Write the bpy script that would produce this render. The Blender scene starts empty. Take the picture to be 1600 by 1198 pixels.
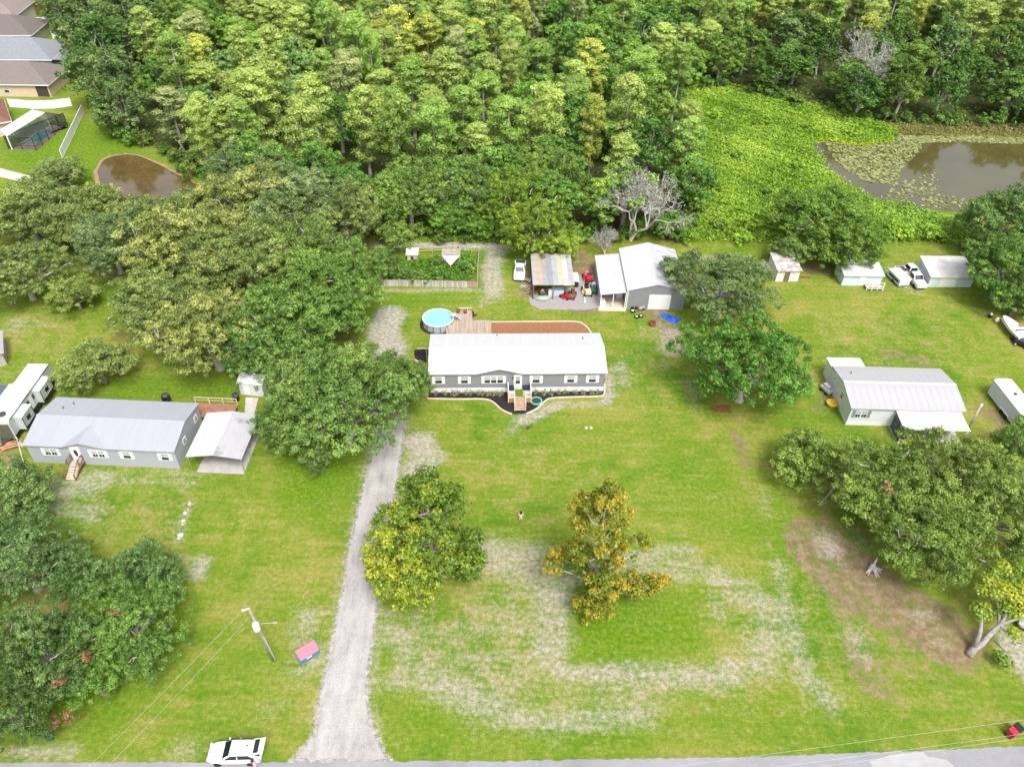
import bpy, math, random
import numpy as np
from mathutils import Vector, Matrix

scene = bpy.context.scene
COL = scene.collection

# ------------------------------------------------------------------ camera
CAM_H = 69.5
F_PX = 1225.0
PITCH = math.radians(41.0)
ROLL = math.radians(-1.5)
_r = np.array([1.0, 0, 0])
_d = np.array([0, -math.sin(PITCH), -math.cos(PITCH)])
_f = np.array([0, math.cos(PITCH), -math.sin(PITCH)])
_U = math.cos(ROLL) * _r + math.sin(ROLL) * _d
_V = -math.sin(ROLL) * _r + math.cos(ROLL) * _d
cam_data = bpy.data.cameras.new("camera")
cam_data.sensor_width = 36.0
cam_data.lens = F_PX / 1600.0 * 36.0
cam_data.clip_start = 0.5
cam_data.clip_end = 5000
cam = bpy.data.objects.new("camera", cam_data)
COL.objects.link(cam)
X, Y, Z = _U, -_V, -_f
cam.matrix_world = Matrix(((X[0], Y[0], Z[0], 0), (X[1], Y[1], Z[1], 0), (X[2], Y[2], Z[2], CAM_H), (0, 0, 0, 1)))
scene.camera = cam

# ------------------------------------------------------------------ sky, sun, exposure
SUN_EL, SUN_AZ = 58.0, 158.0          # azimuth clockwise from +Y: behind the camera, to its right
world = bpy.data.worlds.new("World")
scene.world = world
world.use_nodes = True
wn = world.node_tree
wn.nodes.clear()
sky = wn.nodes.new("ShaderNodeTexSky")
sky.sky_type = 'NISHITA'
sky.sun_disc = False
sky.sun_elevation = math.radians(SUN_EL)
sky.sun_rotation = math.radians(SUN_AZ)
sky.air_density = 1.0
sky.dust_density = 6.0
sky.ozone_density = 1.0
hs = wn.nodes.new("ShaderNodeHueSaturation")      # thin bright cloud: a paler, whiter sky
hs.inputs['Saturation'].default_value = 0.48
bg = wn.nodes.new("ShaderNodeBackground")
bg.inputs['Strength'].default_value = 0.15
wo = wn.nodes.new("ShaderNodeOutputWorld")
wn.links.new(sky.outputs[0], hs.inputs['Color'])
wn.links.new(hs.outputs[0], bg.inputs['Color'])
wn.links.new(bg.outputs[0], wo.inputs['Surface'])
sun_d = bpy.data.lights.new("sun", 'SUN')
sun_d.energy = 1.5
sun_d.angle = math.radians(18)
sun_d.color = (1.0, 0.98, 0.945)
sun = bpy.data.objects.new("sun", sun_d)
COL.objects.link(sun)
_a, _e = math.radians(SUN_AZ), math.radians(SUN_EL)
_sd = Vector((math.sin(_a) * math.cos(_e), math.cos(_a) * math.cos(_e), math.sin(_e)))
sun.rotation_euler = _sd.to_track_quat('Z', 'Y').to_euler()
sun.location = (0, 0, 120)
scene.view_settings.view_transform = 'Standard'
scene.view_settings.look = 'None'
scene.view_settings.exposure = 0.70
scene.view_settings.gamma = 1.0
scene.view_settings.use_curve_mapping = False
scene.render.engine = 'CYCLES'
scene.cycles.use_denoising = True
scene.cycles.max_bounces = 6
scene.cycles.diffuse_bounces = 3
scene.cycles.glossy_bounces = 3
scene.cycles.transmission_bounces = 4
scene.cycles.transparent_max_bounces = 6

# ------------------------------------------------------------------ picture point -> point of the place
def G(px, py, z=0.0):
    q = (px - 800) * _U + (py - 599) * _V + F_PX * _f
    t = (z - CAM_H) / q[2]
    return float(q[0] * t), float(q[1] * t)

def G3(px, py, z=0.0):
    x, y = G(px, py, z)
    return Vector((x, y, z))

def proj(x, y, z):
    v = np.array([x, y, z - CAM_H])
    w = v @ _f
    return 800 + F_PX * (v @ _U) / w, 599 + F_PX * (v @ _V) / w

def mpp(px, py, z=0.0):               # pixels per metre there
    x, y = G(px, py, z)
    return F_PX / float(np.array([x, y, z - CAM_H]) @ _f)

def rect(pts, z):                     # front-left, front-right, back-right, back-left -> centre, length, width, angle
    c = [np.array(G(px, py, z)) for px, py in pts]
    m = sum(c) / 4
    a = (c[1] - c[0]) + (c[2] - c[3])
    b = (c[3] - c[0]) + (c[2] - c[1])
    return (float(m[0]), float(m[1])), float(np.hypot(*a)) / 2, float(np.hypot(*b)) / 2, math.atan2(a[1], a[0])

# ------------------------------------------------------------------ materials
class NT:
    def __init__(self, name):
        self.m = bpy.data.materials.new(name)
        self.m.use_nodes = True
        self.t = self.m.node_tree
        self.t.nodes.clear()
        self.out = self.t.nodes.new("ShaderNodeOutputMaterial")
    def n(self, kind, **kw):
        nd = self.t.nodes.new(kind)
        for k, v in kw.items():
            if k.startswith('_'):
                setattr(nd, k[1:], v)
            else:
                s = nd.inputs[int(k[1:])] if k[0] == 'i' and k[1:].isdigit() else nd.inputs[k.replace('__', ' ')]
                if isinstance(v, bpy.types.NodeSocket):
                    self.t.links.new(v, s)
                else:
                    s.default_value = v
        return nd
    def noise(self, vec, scale, detail=4.0, rough=0.6):
        return self.n("ShaderNodeTexNoise", Vector=vec, Scale=scale, Detail=detail, Roughness=rough).outputs[0]
    def math(self, op, a, b=0.0, c=0.0, clamp=False):
        nd = self.n("ShaderNodeMath", _operation=op, _use_clamp=clamp, i0=a, i1=b)
        if op == 'MULTIPLY_ADD':
            if isinstance(c, bpy.types.NodeSocket): self.t.links.new(c, nd.inputs[2])
            else: nd.inputs[2].default_value = c
        return nd.outputs[0]
    def step(self, v, lo, hi, t0=0.0, t1=1.0):
        nd = self.n("ShaderNodeMapRange", _interpolation_type='SMOOTHSTEP')
        for i, x in enumerate((v, lo, hi, t0, t1)):
            if isinstance(x, bpy.types.NodeSocket): self.t.links.new(x, nd.inputs[i])
            else: nd.inputs[i].default_value = x
        return nd.outputs[0]
    def mix(self, fac, a, b, blend='MIX'):
        nd = self.t.nodes.new("ShaderNodeMix")
        nd.data_type = 'RGBA'
        nd.blend_type = blend
        for s, v in ((nd.inputs[0], fac), (nd.inputs[6], a), (nd.inputs[7], b)):
            if isinstance(v, bpy.types.NodeSocket): self.t.links.new(v, s)
            elif isinstance(v, (int, float)): s.default_value = v
            else: s.default_value = (*v[:3], 1.0)
        return nd.outputs[2]
    def ramp(self, fac, stops):
        nd = self.t.nodes.new("ShaderNodeValToRGB")
        self.t.links.new(fac, nd.inputs[0])
        e = nd.color_ramp.elements
        while len(e) < len(stops): e.new(0.5)
        for el, (p, c) in zip(e, stops):
            el.position = p
            el.color = (*c, 1.0)
        return nd.outputs[0]
    def finish(self, shader):
        self.t.links.new(shader, self.out.inputs['Surface'])
        return self.m

def principled(nt, color, rough, metallic=0.0, normal=None, spec=0.4):
    p = nt.n("ShaderNodeBsdfPrincipled", Roughness=rough, Metallic=metallic)
    p.inputs['Specular IOR Level'].default_value = spec
    s = p.inputs['Base Color']
    if isinstance(color, bpy.types.NodeSocket): nt.t.links.new(color, s)
    else: s.default_value = (*color, 1.0)
    if normal is not None: nt.t.links.new(normal, p.inputs['Normal'])
    return p.outputs[0]

_mats = {}
def M(name, col, rough=0.6, var=0.12, scale=2.0, metallic=0.0, bump=0.0, dirt=None, dirt_amt=0.0, dirt_scale=1.2, spec=0.4, siding=None):
    """plain painted / bare surface with mottling, optional dirt stains, optional fine siding relief"""
    if name in _mats: return _mats[name]
    nt = NT(name)
    tc = nt.n("ShaderNodeTexCoord").outputs['Object']
    n1 = nt.noise(tc, scale, 5, 0.65)
    f = nt.step(n1, 0.25, 0.75)
    c = nt.mix(f, tuple(x * (1 - var) for x in col), tuple(min(1, x * (1 + var)) for x in col))
    if dirt:
        n2 = nt.noise(tc, dirt_scale, 6, 0.7)
        c = nt.mix(nt.step(n2, 0.62 - 0.25 * dirt_amt, 0.72, 0.0, min(1, 0.35 + dirt_amt)), c, dirt)
    nrm = None
    if siding:
        w = nt.n("ShaderNodeTexWave", Vector=tc, Scale=siding, Distortion=0.0, _wave_type='BANDS', _bands_direction='Z', _wave_profile='SAW')
        nrm = nt.n("ShaderNodeBump", Strength=0.5, Distance=0.03, Height=w.outputs['Fac']).outputs[0]
    elif bump:
        nrm = nt.n("ShaderNodeBump", Strength=bump, Distance=0.05, Height=nt.noise(tc, scale * 6, 4)).outputs[0]
    _mats[name] = nt.finish(principled(nt, c, rough, metallic, nrm, spec))
    return _mats[name]

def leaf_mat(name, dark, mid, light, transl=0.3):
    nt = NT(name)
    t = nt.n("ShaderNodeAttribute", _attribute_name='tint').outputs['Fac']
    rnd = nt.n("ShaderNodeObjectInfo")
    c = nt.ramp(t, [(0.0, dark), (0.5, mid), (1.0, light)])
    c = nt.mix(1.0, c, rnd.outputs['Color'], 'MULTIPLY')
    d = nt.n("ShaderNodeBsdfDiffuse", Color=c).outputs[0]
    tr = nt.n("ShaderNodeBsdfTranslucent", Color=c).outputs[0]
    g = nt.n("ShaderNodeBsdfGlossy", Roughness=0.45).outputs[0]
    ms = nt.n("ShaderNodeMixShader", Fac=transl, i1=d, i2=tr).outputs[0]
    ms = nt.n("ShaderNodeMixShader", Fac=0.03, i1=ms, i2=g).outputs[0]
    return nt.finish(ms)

# ------------------------------------------------------------------ mesh builder
class MB:
    def __init__(self):
        self.v, self.f = [], []
    def add(self, vs, fs):
        o = len(self.v)
        self.v += [tuple(map(float, p)) for p in vs]
        self.f += [tuple(i + o for i in q) for q in fs]
        return self
    def box(self, x0, x1, y0, y1, z0, z1):
        return self.add([(x0, y0, z0), (x1, y0, z0), (x1, y1, z0), (x0, y1, z0), (x0, y0, z1), (x1, y0, z1), (x1, y1, z1), (x0, y1, z1)],
                        [(3, 2, 1, 0), (4, 5, 6, 7), (0, 1, 5, 4), (1, 2, 6, 5), (2, 3, 7, 6), (3, 0, 4, 7)])
    def obox(self, c, ax, ay, az):      # centre and three half-axis vectors
        c, ax, ay, az = map(Vector, (c, ax, ay, az))
        s = [(-1, -1, -1), (1, -1, -1), (1, 1, -1), (-1, 1, -1), (-1, -1, 1), (1, -1, 1), (1, 1, 1), (-1, 1, 1)]
        return self.add([c + ax * a + ay * b + az * d for a, b, d in s],
                        [(3, 2, 1, 0), (4, 5, 6, 7), (0, 1, 5, 4), (1, 2, 6, 5), (2, 3, 7, 6), (3, 0, 4, 7)])
    def prism(self, top, bottom):       # two matching loops of points
        n = len(top)
        return self.add(list(top) + list(bottom), [tuple(range(n)), tuple(range(2 * n - 1, n - 1, -1))] +
                        [(i, i + n, (i + 1) % n + n, (i + 1) % n) for i in range(n)])
    def plate(self, pts, z0, z1):
        return self.prism([(x, y, z1) for x, y in pts], [(x, y, z0) for x, y in pts])
    def sheet(self, pts, z):
        return self.add([(x, y, z) for x, y in pts], [tuple(range(len(pts)))])
    def tube(self, pts, rad, n=6, cap=True):
        pts = [Vector(p) for p in pts]
        if not hasattr(rad, '__len__'): rad = [rad] * len(pts)
        vs, fs = [], []
        for i, p in enumerate(pts):
            d = (pts[min(i + 1, len(pts) - 1)] - pts[max(i - 1, 0)])
            if d.length < 1e-6: d = Vector((0, 0, 1))
            d.normalize()
            a = d.cross(Vector((0.12, 0.31, 0.94)))
            if a.length < 1e-3: a = d.cross(Vector((1, 0, 0)))
            a.normalize()
            b = d.cross(a)
            for k in range(n):
                t = 2 * math.pi * k / n
                vs.append(p + (a * math.cos(t) + b * math.sin(t)) * rad[i])
        for i in range(len(pts) - 1):
            for k in range(n):
                fs.append((i * n + k, i * n + (k + 1) % n, (i + 1) * n + (k + 1) % n, (i + 1) * n + k))
        if cap:
            fs += [tuple(range(n - 1, -1, -1)), tuple(range((len(pts) - 1) * n, len(pts) * n))]
        return self.add(vs, fs)
    def lathe(self, prof, n=20, c=(0, 0, 0), axis='Z', closed=False):
        vs, fs = [], []
        for (r, h) in prof:
            for k in range(n):
                t = 2 * math.pi * k / n
                p = (r * math.cos(t), r * math.sin(t), h)
                if axis == 'Y': p = (p[0], p[2], p[1])
                if axis == 'X': p = (p[2], p[0], p[1])
                vs.append((p[0] + c[0], p[1] + c[1], p[2] + c[2]))
        m = len(prof)
        for i in range(m if closed else m - 1):
            j = (i + 1) % m
            for k in range(n):
                fs.append((i * n + k, i * n + (k + 1) % n, j * n + (k + 1) % n, j * n + k))
        if not closed:
            fs += [tuple(range(n - 1, -1, -1)), tuple(range((m - 1) * n, m * n))]
        return self.add(vs, fs)
    def mesh(self, name, mat, smooth=False):
        me = bpy.data.meshes.new(name)
        me.from_pydata(self.v, [], self.f)
        if mat: me.materials.append(mat)
        if smooth: me.polygons.foreach_set('use_smooth', [True] * len(me.polygons))
        me.update()
        return me
    def obj(self, name, mat, parent=None, bevel=0.0, smooth=False, label=None, kind=None, loc=None, rz=None, seg=1):
        return link(name, self.mesh(name, mat, smooth), parent, bevel, label, kind, loc, rz, seg)

def link(name, me, parent=None, bevel=0.0, label=None, kind=None, loc=None, rz=None, seg=1):
    o = bpy.data.objects.new(name, me)
    COL.objects.link(o)
    if parent: o.parent = parent
    if loc: o.location = loc
    if rz is not None: o.rotation_euler = (0, 0, rz)
    if bevel:
        b = o.modifiers.new("bevel", 'BEVEL')
        b.width = bevel
        b.segments = seg
        b.limit_method = 'ANGLE'
    if label: o['label'] = label
    if kind: o['kind'] = kind
    return o

def tag(o, label, cat, group=None):
    o['label'] = label
    o['category'] = cat
    if group: o['group'] = group
    return o

def thing(name, label, cat, loc=(0, 0, 0), rz=0.0, group=None):
    o = bpy.data.objects.new(name, None)
    COL.objects.link(o)
    o.empty_display_size = 0.3
    o.location = (loc[0], loc[1], loc[2] if len(loc) > 2 else 0)
    o.rotation_euler = (0, 0, rz)
    return tag(o, label, cat, group)

def struct(name, mb, mat):
    o = mb.obj(name, mat)
    o['kind'] = 'structure'
    return o

def dup(o, parent=None):
    c = o.copy()
    COL.objects.link(c)
    c.parent = parent
    for ch in list(o.children): dup(ch, c)
    return c

def smooth_line(pts, n=6):              # Catmull-Rom through 2-D points
    p = [np.array(q, float) for q in pts]
    p = [2 * p[0] - p[1]] + p + [2 * p[-1] - p[-2]]
    out = []
    for i in range(1, len(p) - 2):
        for k in range(n):
            t = k / n
            a, b, c, d = p[i - 1], p[i], p[i + 1], p[i + 2]
            out.append(0.5 * ((2 * b) + (c - a) * t + (2 * a - 5 * b + 4 * c - d) * t * t + (3 * b - a - 3 * c + d) * t ** 3))
    out.append(p[-2])
    return [tuple(map(float, q)) for q in out]

def GP(pts, z=0.0): return [G(a, b, z) for a, b in pts]

# shared materials
WHITE = M('white_paint', (0.80, 0.80, 0.79), 0.5, 0.04, 1.5)
TRIM = M('white_vinyl', (0.82, 0.82, 0.82), 0.45, 0.03)
GLASS = M('window_glass', (0.035, 0.045, 0.05), 0.08, 0.3, 1.0, spec=0.6)
BLIND = M('window_blind', (0.36, 0.38, 0.40), 0.5, 0.06, 4)
BLACK = M('black_rubber', (0.02, 0.02, 0.021), 0.8, 0.2)
DARK = M('dark_metal', (0.05, 0.05, 0.055), 0.5, 0.2)
STEEL = M('galvanised_steel', (0.45, 0.47, 0.48), 0.4, 0.1, metallic=0.6)
WOOD = M('deck_wood', (0.50, 0.36, 0.25), 0.75, 0.25, 1.4, bump=0.3)
WOODP = M('pale_wood', (0.62, 0.50, 0.38), 0.75, 0.15, 1.4)
WOODG = M('weathered_wood', (0.42, 0.38, 0.33), 0.85, 0.3, 1.2, bump=0.4)
WOODR = M('orange_stained_wood', (0.48, 0.22, 0.07), 0.6, 0.15, 1.6)
WOODD = M('brown_stained_wood', (0.20, 0.12, 0.08), 0.7, 0.25, 1.6)
CONC = M('concrete', (0.50, 0.47, 0.43), 0.85, 0.14, 0.8, dirt=(0.28, 0.25, 0.22), dirt_amt=0.5)
RUST = M('rust', (0.20, 0.08, 0.045), 0.85, 0.35, 3)
BARK = M('bark', (0.19, 0.165, 0.14), 0.9, 0.35, 2.5, bump=0.6)
BARKP = M('pale_bark', (0.42, 0.39, 0.35), 0.9, 0.25, 2.0, bump=0.4)
# ================================================================== THE SETTING
rng = np.random.default_rng(7)
random.seed(7)

def axis_lines(parts):
    out = []
    for a, b, s in parts: out.append(np.arange(a, b, s))
    return np.unique(np.round(np.concatenate(out), 3))
gx = axis_lines([(-1600, -200, 140), (-200, -62, 4), (-62, 80, 0.6), (80, 200, 4), (200, 1601, 140)])
gy = axis_lines([(-400, 10, 40), (10, 26, 2), (26, 135, 0.6), (135, 300, 4), (300, 2601, 150)])
GX, GY = np.meshgrid(gx, gy)
PX, PY = GX.ravel(), GY.ravel()
_ch = {k: np.zeros(PX.size) for k in ('sand', 'dirt', 'dry', 'lush', 'floor', 'gravel')}

def seg_dist(pts):
    d = np.full(PX.size, 1e9)
    if len(pts) == 1:
        return np.hypot(PX - pts[0][0], PY - pts[0][1])
    for (ax, ay), (bx, by) in zip(pts[:-1], pts[1:]):
        vx, vy = bx - ax, by - ay
        t = np.clip(((PX - ax) * vx + (PY - ay) * vy) / (vx * vx + vy * vy + 1e-9), 0, 1)
        d = np.minimum(d, np.hypot(PX - ax - t * vx, PY - ay - t * vy))
    return d
def inside(pts, x=None, y=None):
    x = PX if x is None else x; y = PY if y is None else y
    r = np.zeros(np.shape(x), bool)
    n = len(pts)
    for i in range(n):
        (x0, y0), (x1, y1) = pts[i], pts[(i + 1) % n]
        c = ((y0 > y) != (y1 > y)) & (x < (x1 - x0) * (y - y0) / (y1 - y0 + 1e-12) + x0)
        r ^= c
    return r
def paint(ch, px, r, s=1.0, soft=0.8):   # a strip or spot of bare soil, dry grass ... along ground points
    d = seg_dist(GP(px))
    _ch[ch] = np.maximum(_ch[ch], s * np.clip((r + soft - d) / (2 * soft), 0, 1))
def paint_area(ch, px, s=1.0, soft=1.5, world=False):
    pts = px if world else GP(px)
    d = seg_dist(list(pts) + [pts[0]])
    d = np.where(inside(pts), d, -d)
    _ch[ch] = np.maximum(_ch[ch], s * np.clip(d / (2 * soft) + 0.5, 0, 1))
def unpaint_area(ch, px, soft=1.0):
    pts = GP(px)
    d = seg_dist(list(pts) + [pts[0]])
    d = np.where(inside(pts), d, -d)
    _ch[ch] *= 1 - np.clip(d / (2 * soft) + 0.5, 0, 1)

FOREST_PX = [(340, 300), (304, 262), (262, 236), (205, 218), (170, 200), (150, 150), (135, 120), (118, 85), (98, 40), (82, 0)]
FOREST = GP(FOREST_PX) + [(-150, 330), (260, 330), (240, 150)] + GP([(1750, 214), (1600, 205), (1500, 200), (1420, 195), (1330, 185), (1260, 160), (1160, 140), (1110, 130), (1090, 125), (1065, 150), (1075, 200), (1085, 250), (1088, 310), (1060, 372), (1040, 368), (960, 372), (900, 368), (740, 366), (560, 370), (420, 330)])
MARSH_PX = [(1068, 150), (1095, 128), (1200, 148), (1330, 182), (1392, 200), (1398, 216), (1340, 224), (1262, 214), (1270, 240), (1300, 280), (1345, 305), (1392, 330), (1450, 350), (1508, 366), (1500, 378), (1064, 374), (1092, 300), (1082, 220)]
POND_PX = [(1256, 224), (1300, 223), (1345, 227), (1384, 222), (1394, 208), (1440, 209), (1520, 214), (1600, 217), (1760, 222), (1760, 345), (1510, 332), (1440, 326), (1385, 318), (1345, 300), (1300, 270), (1275, 245)]
POND2_PX = [(152, 268), (163, 250), (185, 243), (212, 243), (245, 256), (275, 272), (300, 285), (330, 305), (260, 320), (190, 312), (160, 292)]

# bare sand, worn soil, straw-dry and lush grass, where the photograph shows them
for pts, r, s in [
    ([(610, 492), (598, 520), (612, 545), (600, 575)], 2.4, .95), ([(600, 600), (615, 650)], 2.0, .9), ([(655, 690), (665, 715), (650, 740)], 2.0, .85),
    ([(640, 690), (680, 712)], 1.4, .8), ([(40, 775), (110, 762), (150, 752)], 1.8, .62), ([(90, 790), (150, 800)], 1.2, .5), ([(170, 745), (300, 748)], 1.2, .4),
    ([(296, 788), (285, 815), (281, 842)], .45, .7), ([(315, 880), (308, 895)], 1.1, .75), ([(275, 872), (300, 878)], .7, .5),
    ([(770, 868), (835, 880), (872, 925), (880, 985), (866, 1012)], 2.3, .62), ([(880, 1042), (1000, 1046), (1140, 1052)], 1.5, .66),
    ([(660, 1052), (720, 1085), (785, 1108)], 1.5, .62), ([(780, 1112), (870, 1132), (1010, 1112)], 1.0, .64), ([(975, 882), (1090, 890), (1180, 930), (1205, 985), (1190, 1040)], 1.6, .5),
    ([(930, 868), (1070, 862)], .8, .66), ([(596, 970), (640, 1010), (625, 1062)], 1.2, .55), ([(1065, 905), (1105, 930), (1125, 960)], 1.0, .6), ([(700, 1030), (770, 1025)], .9, .5),
    ([(1225, 950), (1262, 1060), (1290, 1092)], 1.1, .56), ([(1215, 880), (1225, 930)], .8, .5), ([(1290, 838), (1300, 862)], 1.2, .62), ([(1340, 842)], 1.2, .5), ([(1336, 995), (1346, 1020)], .8, .55),
    ([(1440, 960)], .9, .6), ([(1465, 1000)], .7, .55), ([(480, 960), (478, 1000), (505, 1030), (470, 1045)], 1.0, .6), ([(440, 1105), (410, 1108)], .5, .45),
    ([(590, 384), (700, 383), (785, 386)], 1.1, .95), ([(775, 392), (768, 420), (772, 455)], 1.7, .85), ([(775, 465), (755, 470)], .9, .6), ([(606, 455), (745, 452)], .5, .7),
    ([(1085, 404), (1120, 404)], .8, .7), ([(1390, 420), (1400, 440), (1430, 452)], 1.0, .6), ([(970, 570), (975, 600)], .9, .6), ([(1040, 572)], .8, .5), ([(1078, 600), (1088, 630)], .8, .5),
    ([(812, 658), (835, 652), (855, 640), (872, 634)], .8, .95), ([(948, 585), (954, 615), (946, 627)], .8, .95), ([(870, 633), (945, 630)], .5, .8), ([(815, 655), (800, 672)], .9, .5),
    ([(1045, 520), (1050, 545)], 1.6, .62), ([(1005, 515)], .8, .4), ([(20, 1178), (110, 1174)], .7, .7), ([(280, 1175), (300, 1172)], .8, .5), ([(1590, 1010), (1630, 1060)], 2.0, .9),
    ([(15, 500), (30, 520)], 1.2, .55), ([(40, 510), (60, 505)], .8, .5), ([(35, 575), (20, 600)], 1.2, .5), ([(1190, 770), (1200, 805)], .5, .5), ([(560, 640), (580, 690)], .9, .4)]:
    paint('sand', pts, r * (1.25 if s < .7 else 1.0), s, 1.2 if s < .7 else .8)
paint_area('sand', [(600, 975), (640, 940), (700, 960), (760, 900), (850, 868), (885, 900), (893, 1034), (1120, 1034), (1150, 960), (1080, 900), (960, 885), (980, 865), (1090, 868), (1190, 905), (1235, 980), (1225, 1060), (1150, 1090), (1010, 1122), (880, 1138), (790, 1118), (660, 1095), (615, 1060)], .36, 2.0)
for pts, r, s in [
    ([(1275, 850), (1330, 905), (1400, 950), (1480, 995)], 3.9, .82), ([(1350, 890), (1390, 930)], 2.5, .95), ([(1300, 930), (1380, 1010), (1460, 1040)], 2.2, .42), ([(1340, 1020), (1370, 1070)], 2.2, .55), ([(1148, 678), (1158, 705), (1166, 722)], .8, .85), ([(1170, 740), (1185, 790), (1200, 850)], .6, .4),
    ([(1022, 488), (1040, 500), (1060, 540)], 1.9, .85), ([(1535, 640), (1560, 655), (1585, 672)], 1.3, .8), ([(1512, 1022), (1500, 1000)], 1.2, .85), ([(900, 400), (915, 415), (912, 480)], 2.3, .9), ([(820, 420), (820, 460)], 1.8, .5),
    ([(1290, 420), (1262, 420)], 1.8, .75), ([(1190, 415), (1180, 430)], 1.8, .7), ([(1340, 458), (1420, 450)], .9, .5), ([(1385, 552), (1440, 562)], 1.4, .6), ([(1275, 640), (1290, 620)], .9, .55),
    ([(660, 500), (668, 520)], .8, .5), ([(985, 500), (1000, 480)], .6, .4), ([(150, 430), (180, 425)], 1.5, .7), ([(0, 610), (60, 640)], 1.5, .5), ([(0, 690), (20, 720)], 1.4, .7), ([(500, 720), (560, 640)], .5, .3), ([(640, 430), (760, 440)], 1.6, .55), ([(700, 410), (760, 415)], 1.0, .6), ([(20, 850), (100, 1000)], 3.0, .5), ([(720, 900), (740, 890)], .9, .6)]:
    paint('dirt', pts, r, s)
for pts, s in [
    ([(600, 960), (780, 850), (1100, 850), (1240, 930), (1290, 1080), (1000, 1130), (700, 1110), (600, 1060)], .55), ([(110, 760), (330, 745), (300, 900), (120, 880)], .55), ([(1240, 480), (1500, 470), (1560, 600), (1420, 590), (1250, 580)], .5),
    ([(960, 500), (1060, 520), (1080, 660), (960, 640)], .5), ([(600, 470), (900, 465), (930, 500), (640, 560)], .42), ([(720, 640), (900, 690), (1000, 760), (860, 850), (740, 800)], .42), ([(1150, 870), (1300, 850), (1560, 1060), (1300, 1120)], .55),
    ([(380, 760), (560, 760), (520, 980), (340, 1000)], .3), ([(1060, 382), (1520, 382), (1520, 402), (1060, 402)], .42), ([(0, 470), (150, 480), (120, 600), (0, 560)], .55), ([(300, 1130), (460, 1090), (440, 1170)], .4), ([(1200, 1060), (1600, 1060), (1600, 1150), (1200, 1160)], .45), ([(1370, 196), (1600, 200), (1600, 214), (1380, 214)], .9)]:
    paint_area('dry', pts, s, 3.0)
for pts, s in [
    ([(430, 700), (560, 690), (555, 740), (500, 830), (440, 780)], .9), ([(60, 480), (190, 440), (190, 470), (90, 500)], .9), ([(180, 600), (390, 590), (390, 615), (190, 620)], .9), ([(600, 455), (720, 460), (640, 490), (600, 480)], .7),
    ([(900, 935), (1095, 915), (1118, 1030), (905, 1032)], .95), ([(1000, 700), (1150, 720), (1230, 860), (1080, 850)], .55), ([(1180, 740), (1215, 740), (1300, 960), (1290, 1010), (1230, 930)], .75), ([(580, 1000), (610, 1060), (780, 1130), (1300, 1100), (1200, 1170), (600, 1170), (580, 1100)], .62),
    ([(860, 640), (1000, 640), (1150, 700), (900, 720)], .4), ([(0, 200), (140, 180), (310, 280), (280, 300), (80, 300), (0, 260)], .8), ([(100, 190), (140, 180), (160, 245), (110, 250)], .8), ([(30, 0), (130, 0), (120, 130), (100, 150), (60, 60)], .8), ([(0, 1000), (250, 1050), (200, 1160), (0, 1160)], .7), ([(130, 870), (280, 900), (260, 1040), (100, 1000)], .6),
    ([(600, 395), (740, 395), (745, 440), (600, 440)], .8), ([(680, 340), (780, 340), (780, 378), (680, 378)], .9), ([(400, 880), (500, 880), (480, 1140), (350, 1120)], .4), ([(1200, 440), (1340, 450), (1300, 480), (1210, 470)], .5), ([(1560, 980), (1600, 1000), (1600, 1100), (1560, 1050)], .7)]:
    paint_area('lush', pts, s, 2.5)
unpaint_area('dry', [(895, 920), (1105, 905), (1122, 1032), (892, 1034)], 1.3)
unpaint_area('sand', [(897, 925), (1100, 908), (1118, 1030), (894, 1032)], 1.0)
DRV_PX = [(440, 1196), (470, 1168), (488, 1145), (497, 1090), (508, 1040), (519, 990), (533, 920), (545, 850), (558, 790), (570, 750), (578, 715), (585, 675), (600, 636), (618, 610), (632, 612), (634, 650), (630, 690), (624, 740), (613, 800), (602, 850), (594, 920), (589, 965), (583, 1010), (576, 1060), (577, 1100), (586, 1140), (602, 1172), (622, 1196)]
paint_area('gravel', DRV_PX, 1.0, .55)
paint('sand', [(488, 1145), (508, 1040), (533, 920), (558, 790), (582, 690)], .5, .6)
paint('sand', [(590, 1150), (577, 1080), (589, 965), (602, 850), (626, 740), (634, 660)], .5, .7)
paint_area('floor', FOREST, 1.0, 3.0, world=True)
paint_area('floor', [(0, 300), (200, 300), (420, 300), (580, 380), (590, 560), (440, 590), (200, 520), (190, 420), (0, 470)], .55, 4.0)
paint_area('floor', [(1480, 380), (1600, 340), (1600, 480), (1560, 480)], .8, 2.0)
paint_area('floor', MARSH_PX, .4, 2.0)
_ch['dirt'] = np.where(_ch['floor'] > .9, 0, _ch['dirt'])

me = bpy.data.meshes.new("ground")
nx, ny = len(gx), len(gy)
me.vertices.add(PX.size)
me.vertices.foreach_set('co', np.stack([PX, PY, np.zeros(PX.size)], 1).ravel())
ii = (np.arange(ny - 1)[:, None] * nx + np.arange(nx - 1)[None, :]).ravel()
quads = np.stack([ii, ii + 1, ii + nx + 1, ii + nx], 1)
me.loops.add(quads.size)
me.loops.foreach_set('vertex_index', quads.ravel())
me.polygons.add(len(quads))
me.polygons.foreach_set('loop_start', np.arange(0, quads.size, 4))
me.polygons.foreach_set('loop_total', np.full(len(quads), 4))
me.update(calc_edges=True)
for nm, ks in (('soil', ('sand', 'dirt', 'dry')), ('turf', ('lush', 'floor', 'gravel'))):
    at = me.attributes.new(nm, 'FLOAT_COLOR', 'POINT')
    at.data.foreach_set('color', np.stack([_ch[k] for k in ks] + [np.ones(PX.size)], 1).ravel())

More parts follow.
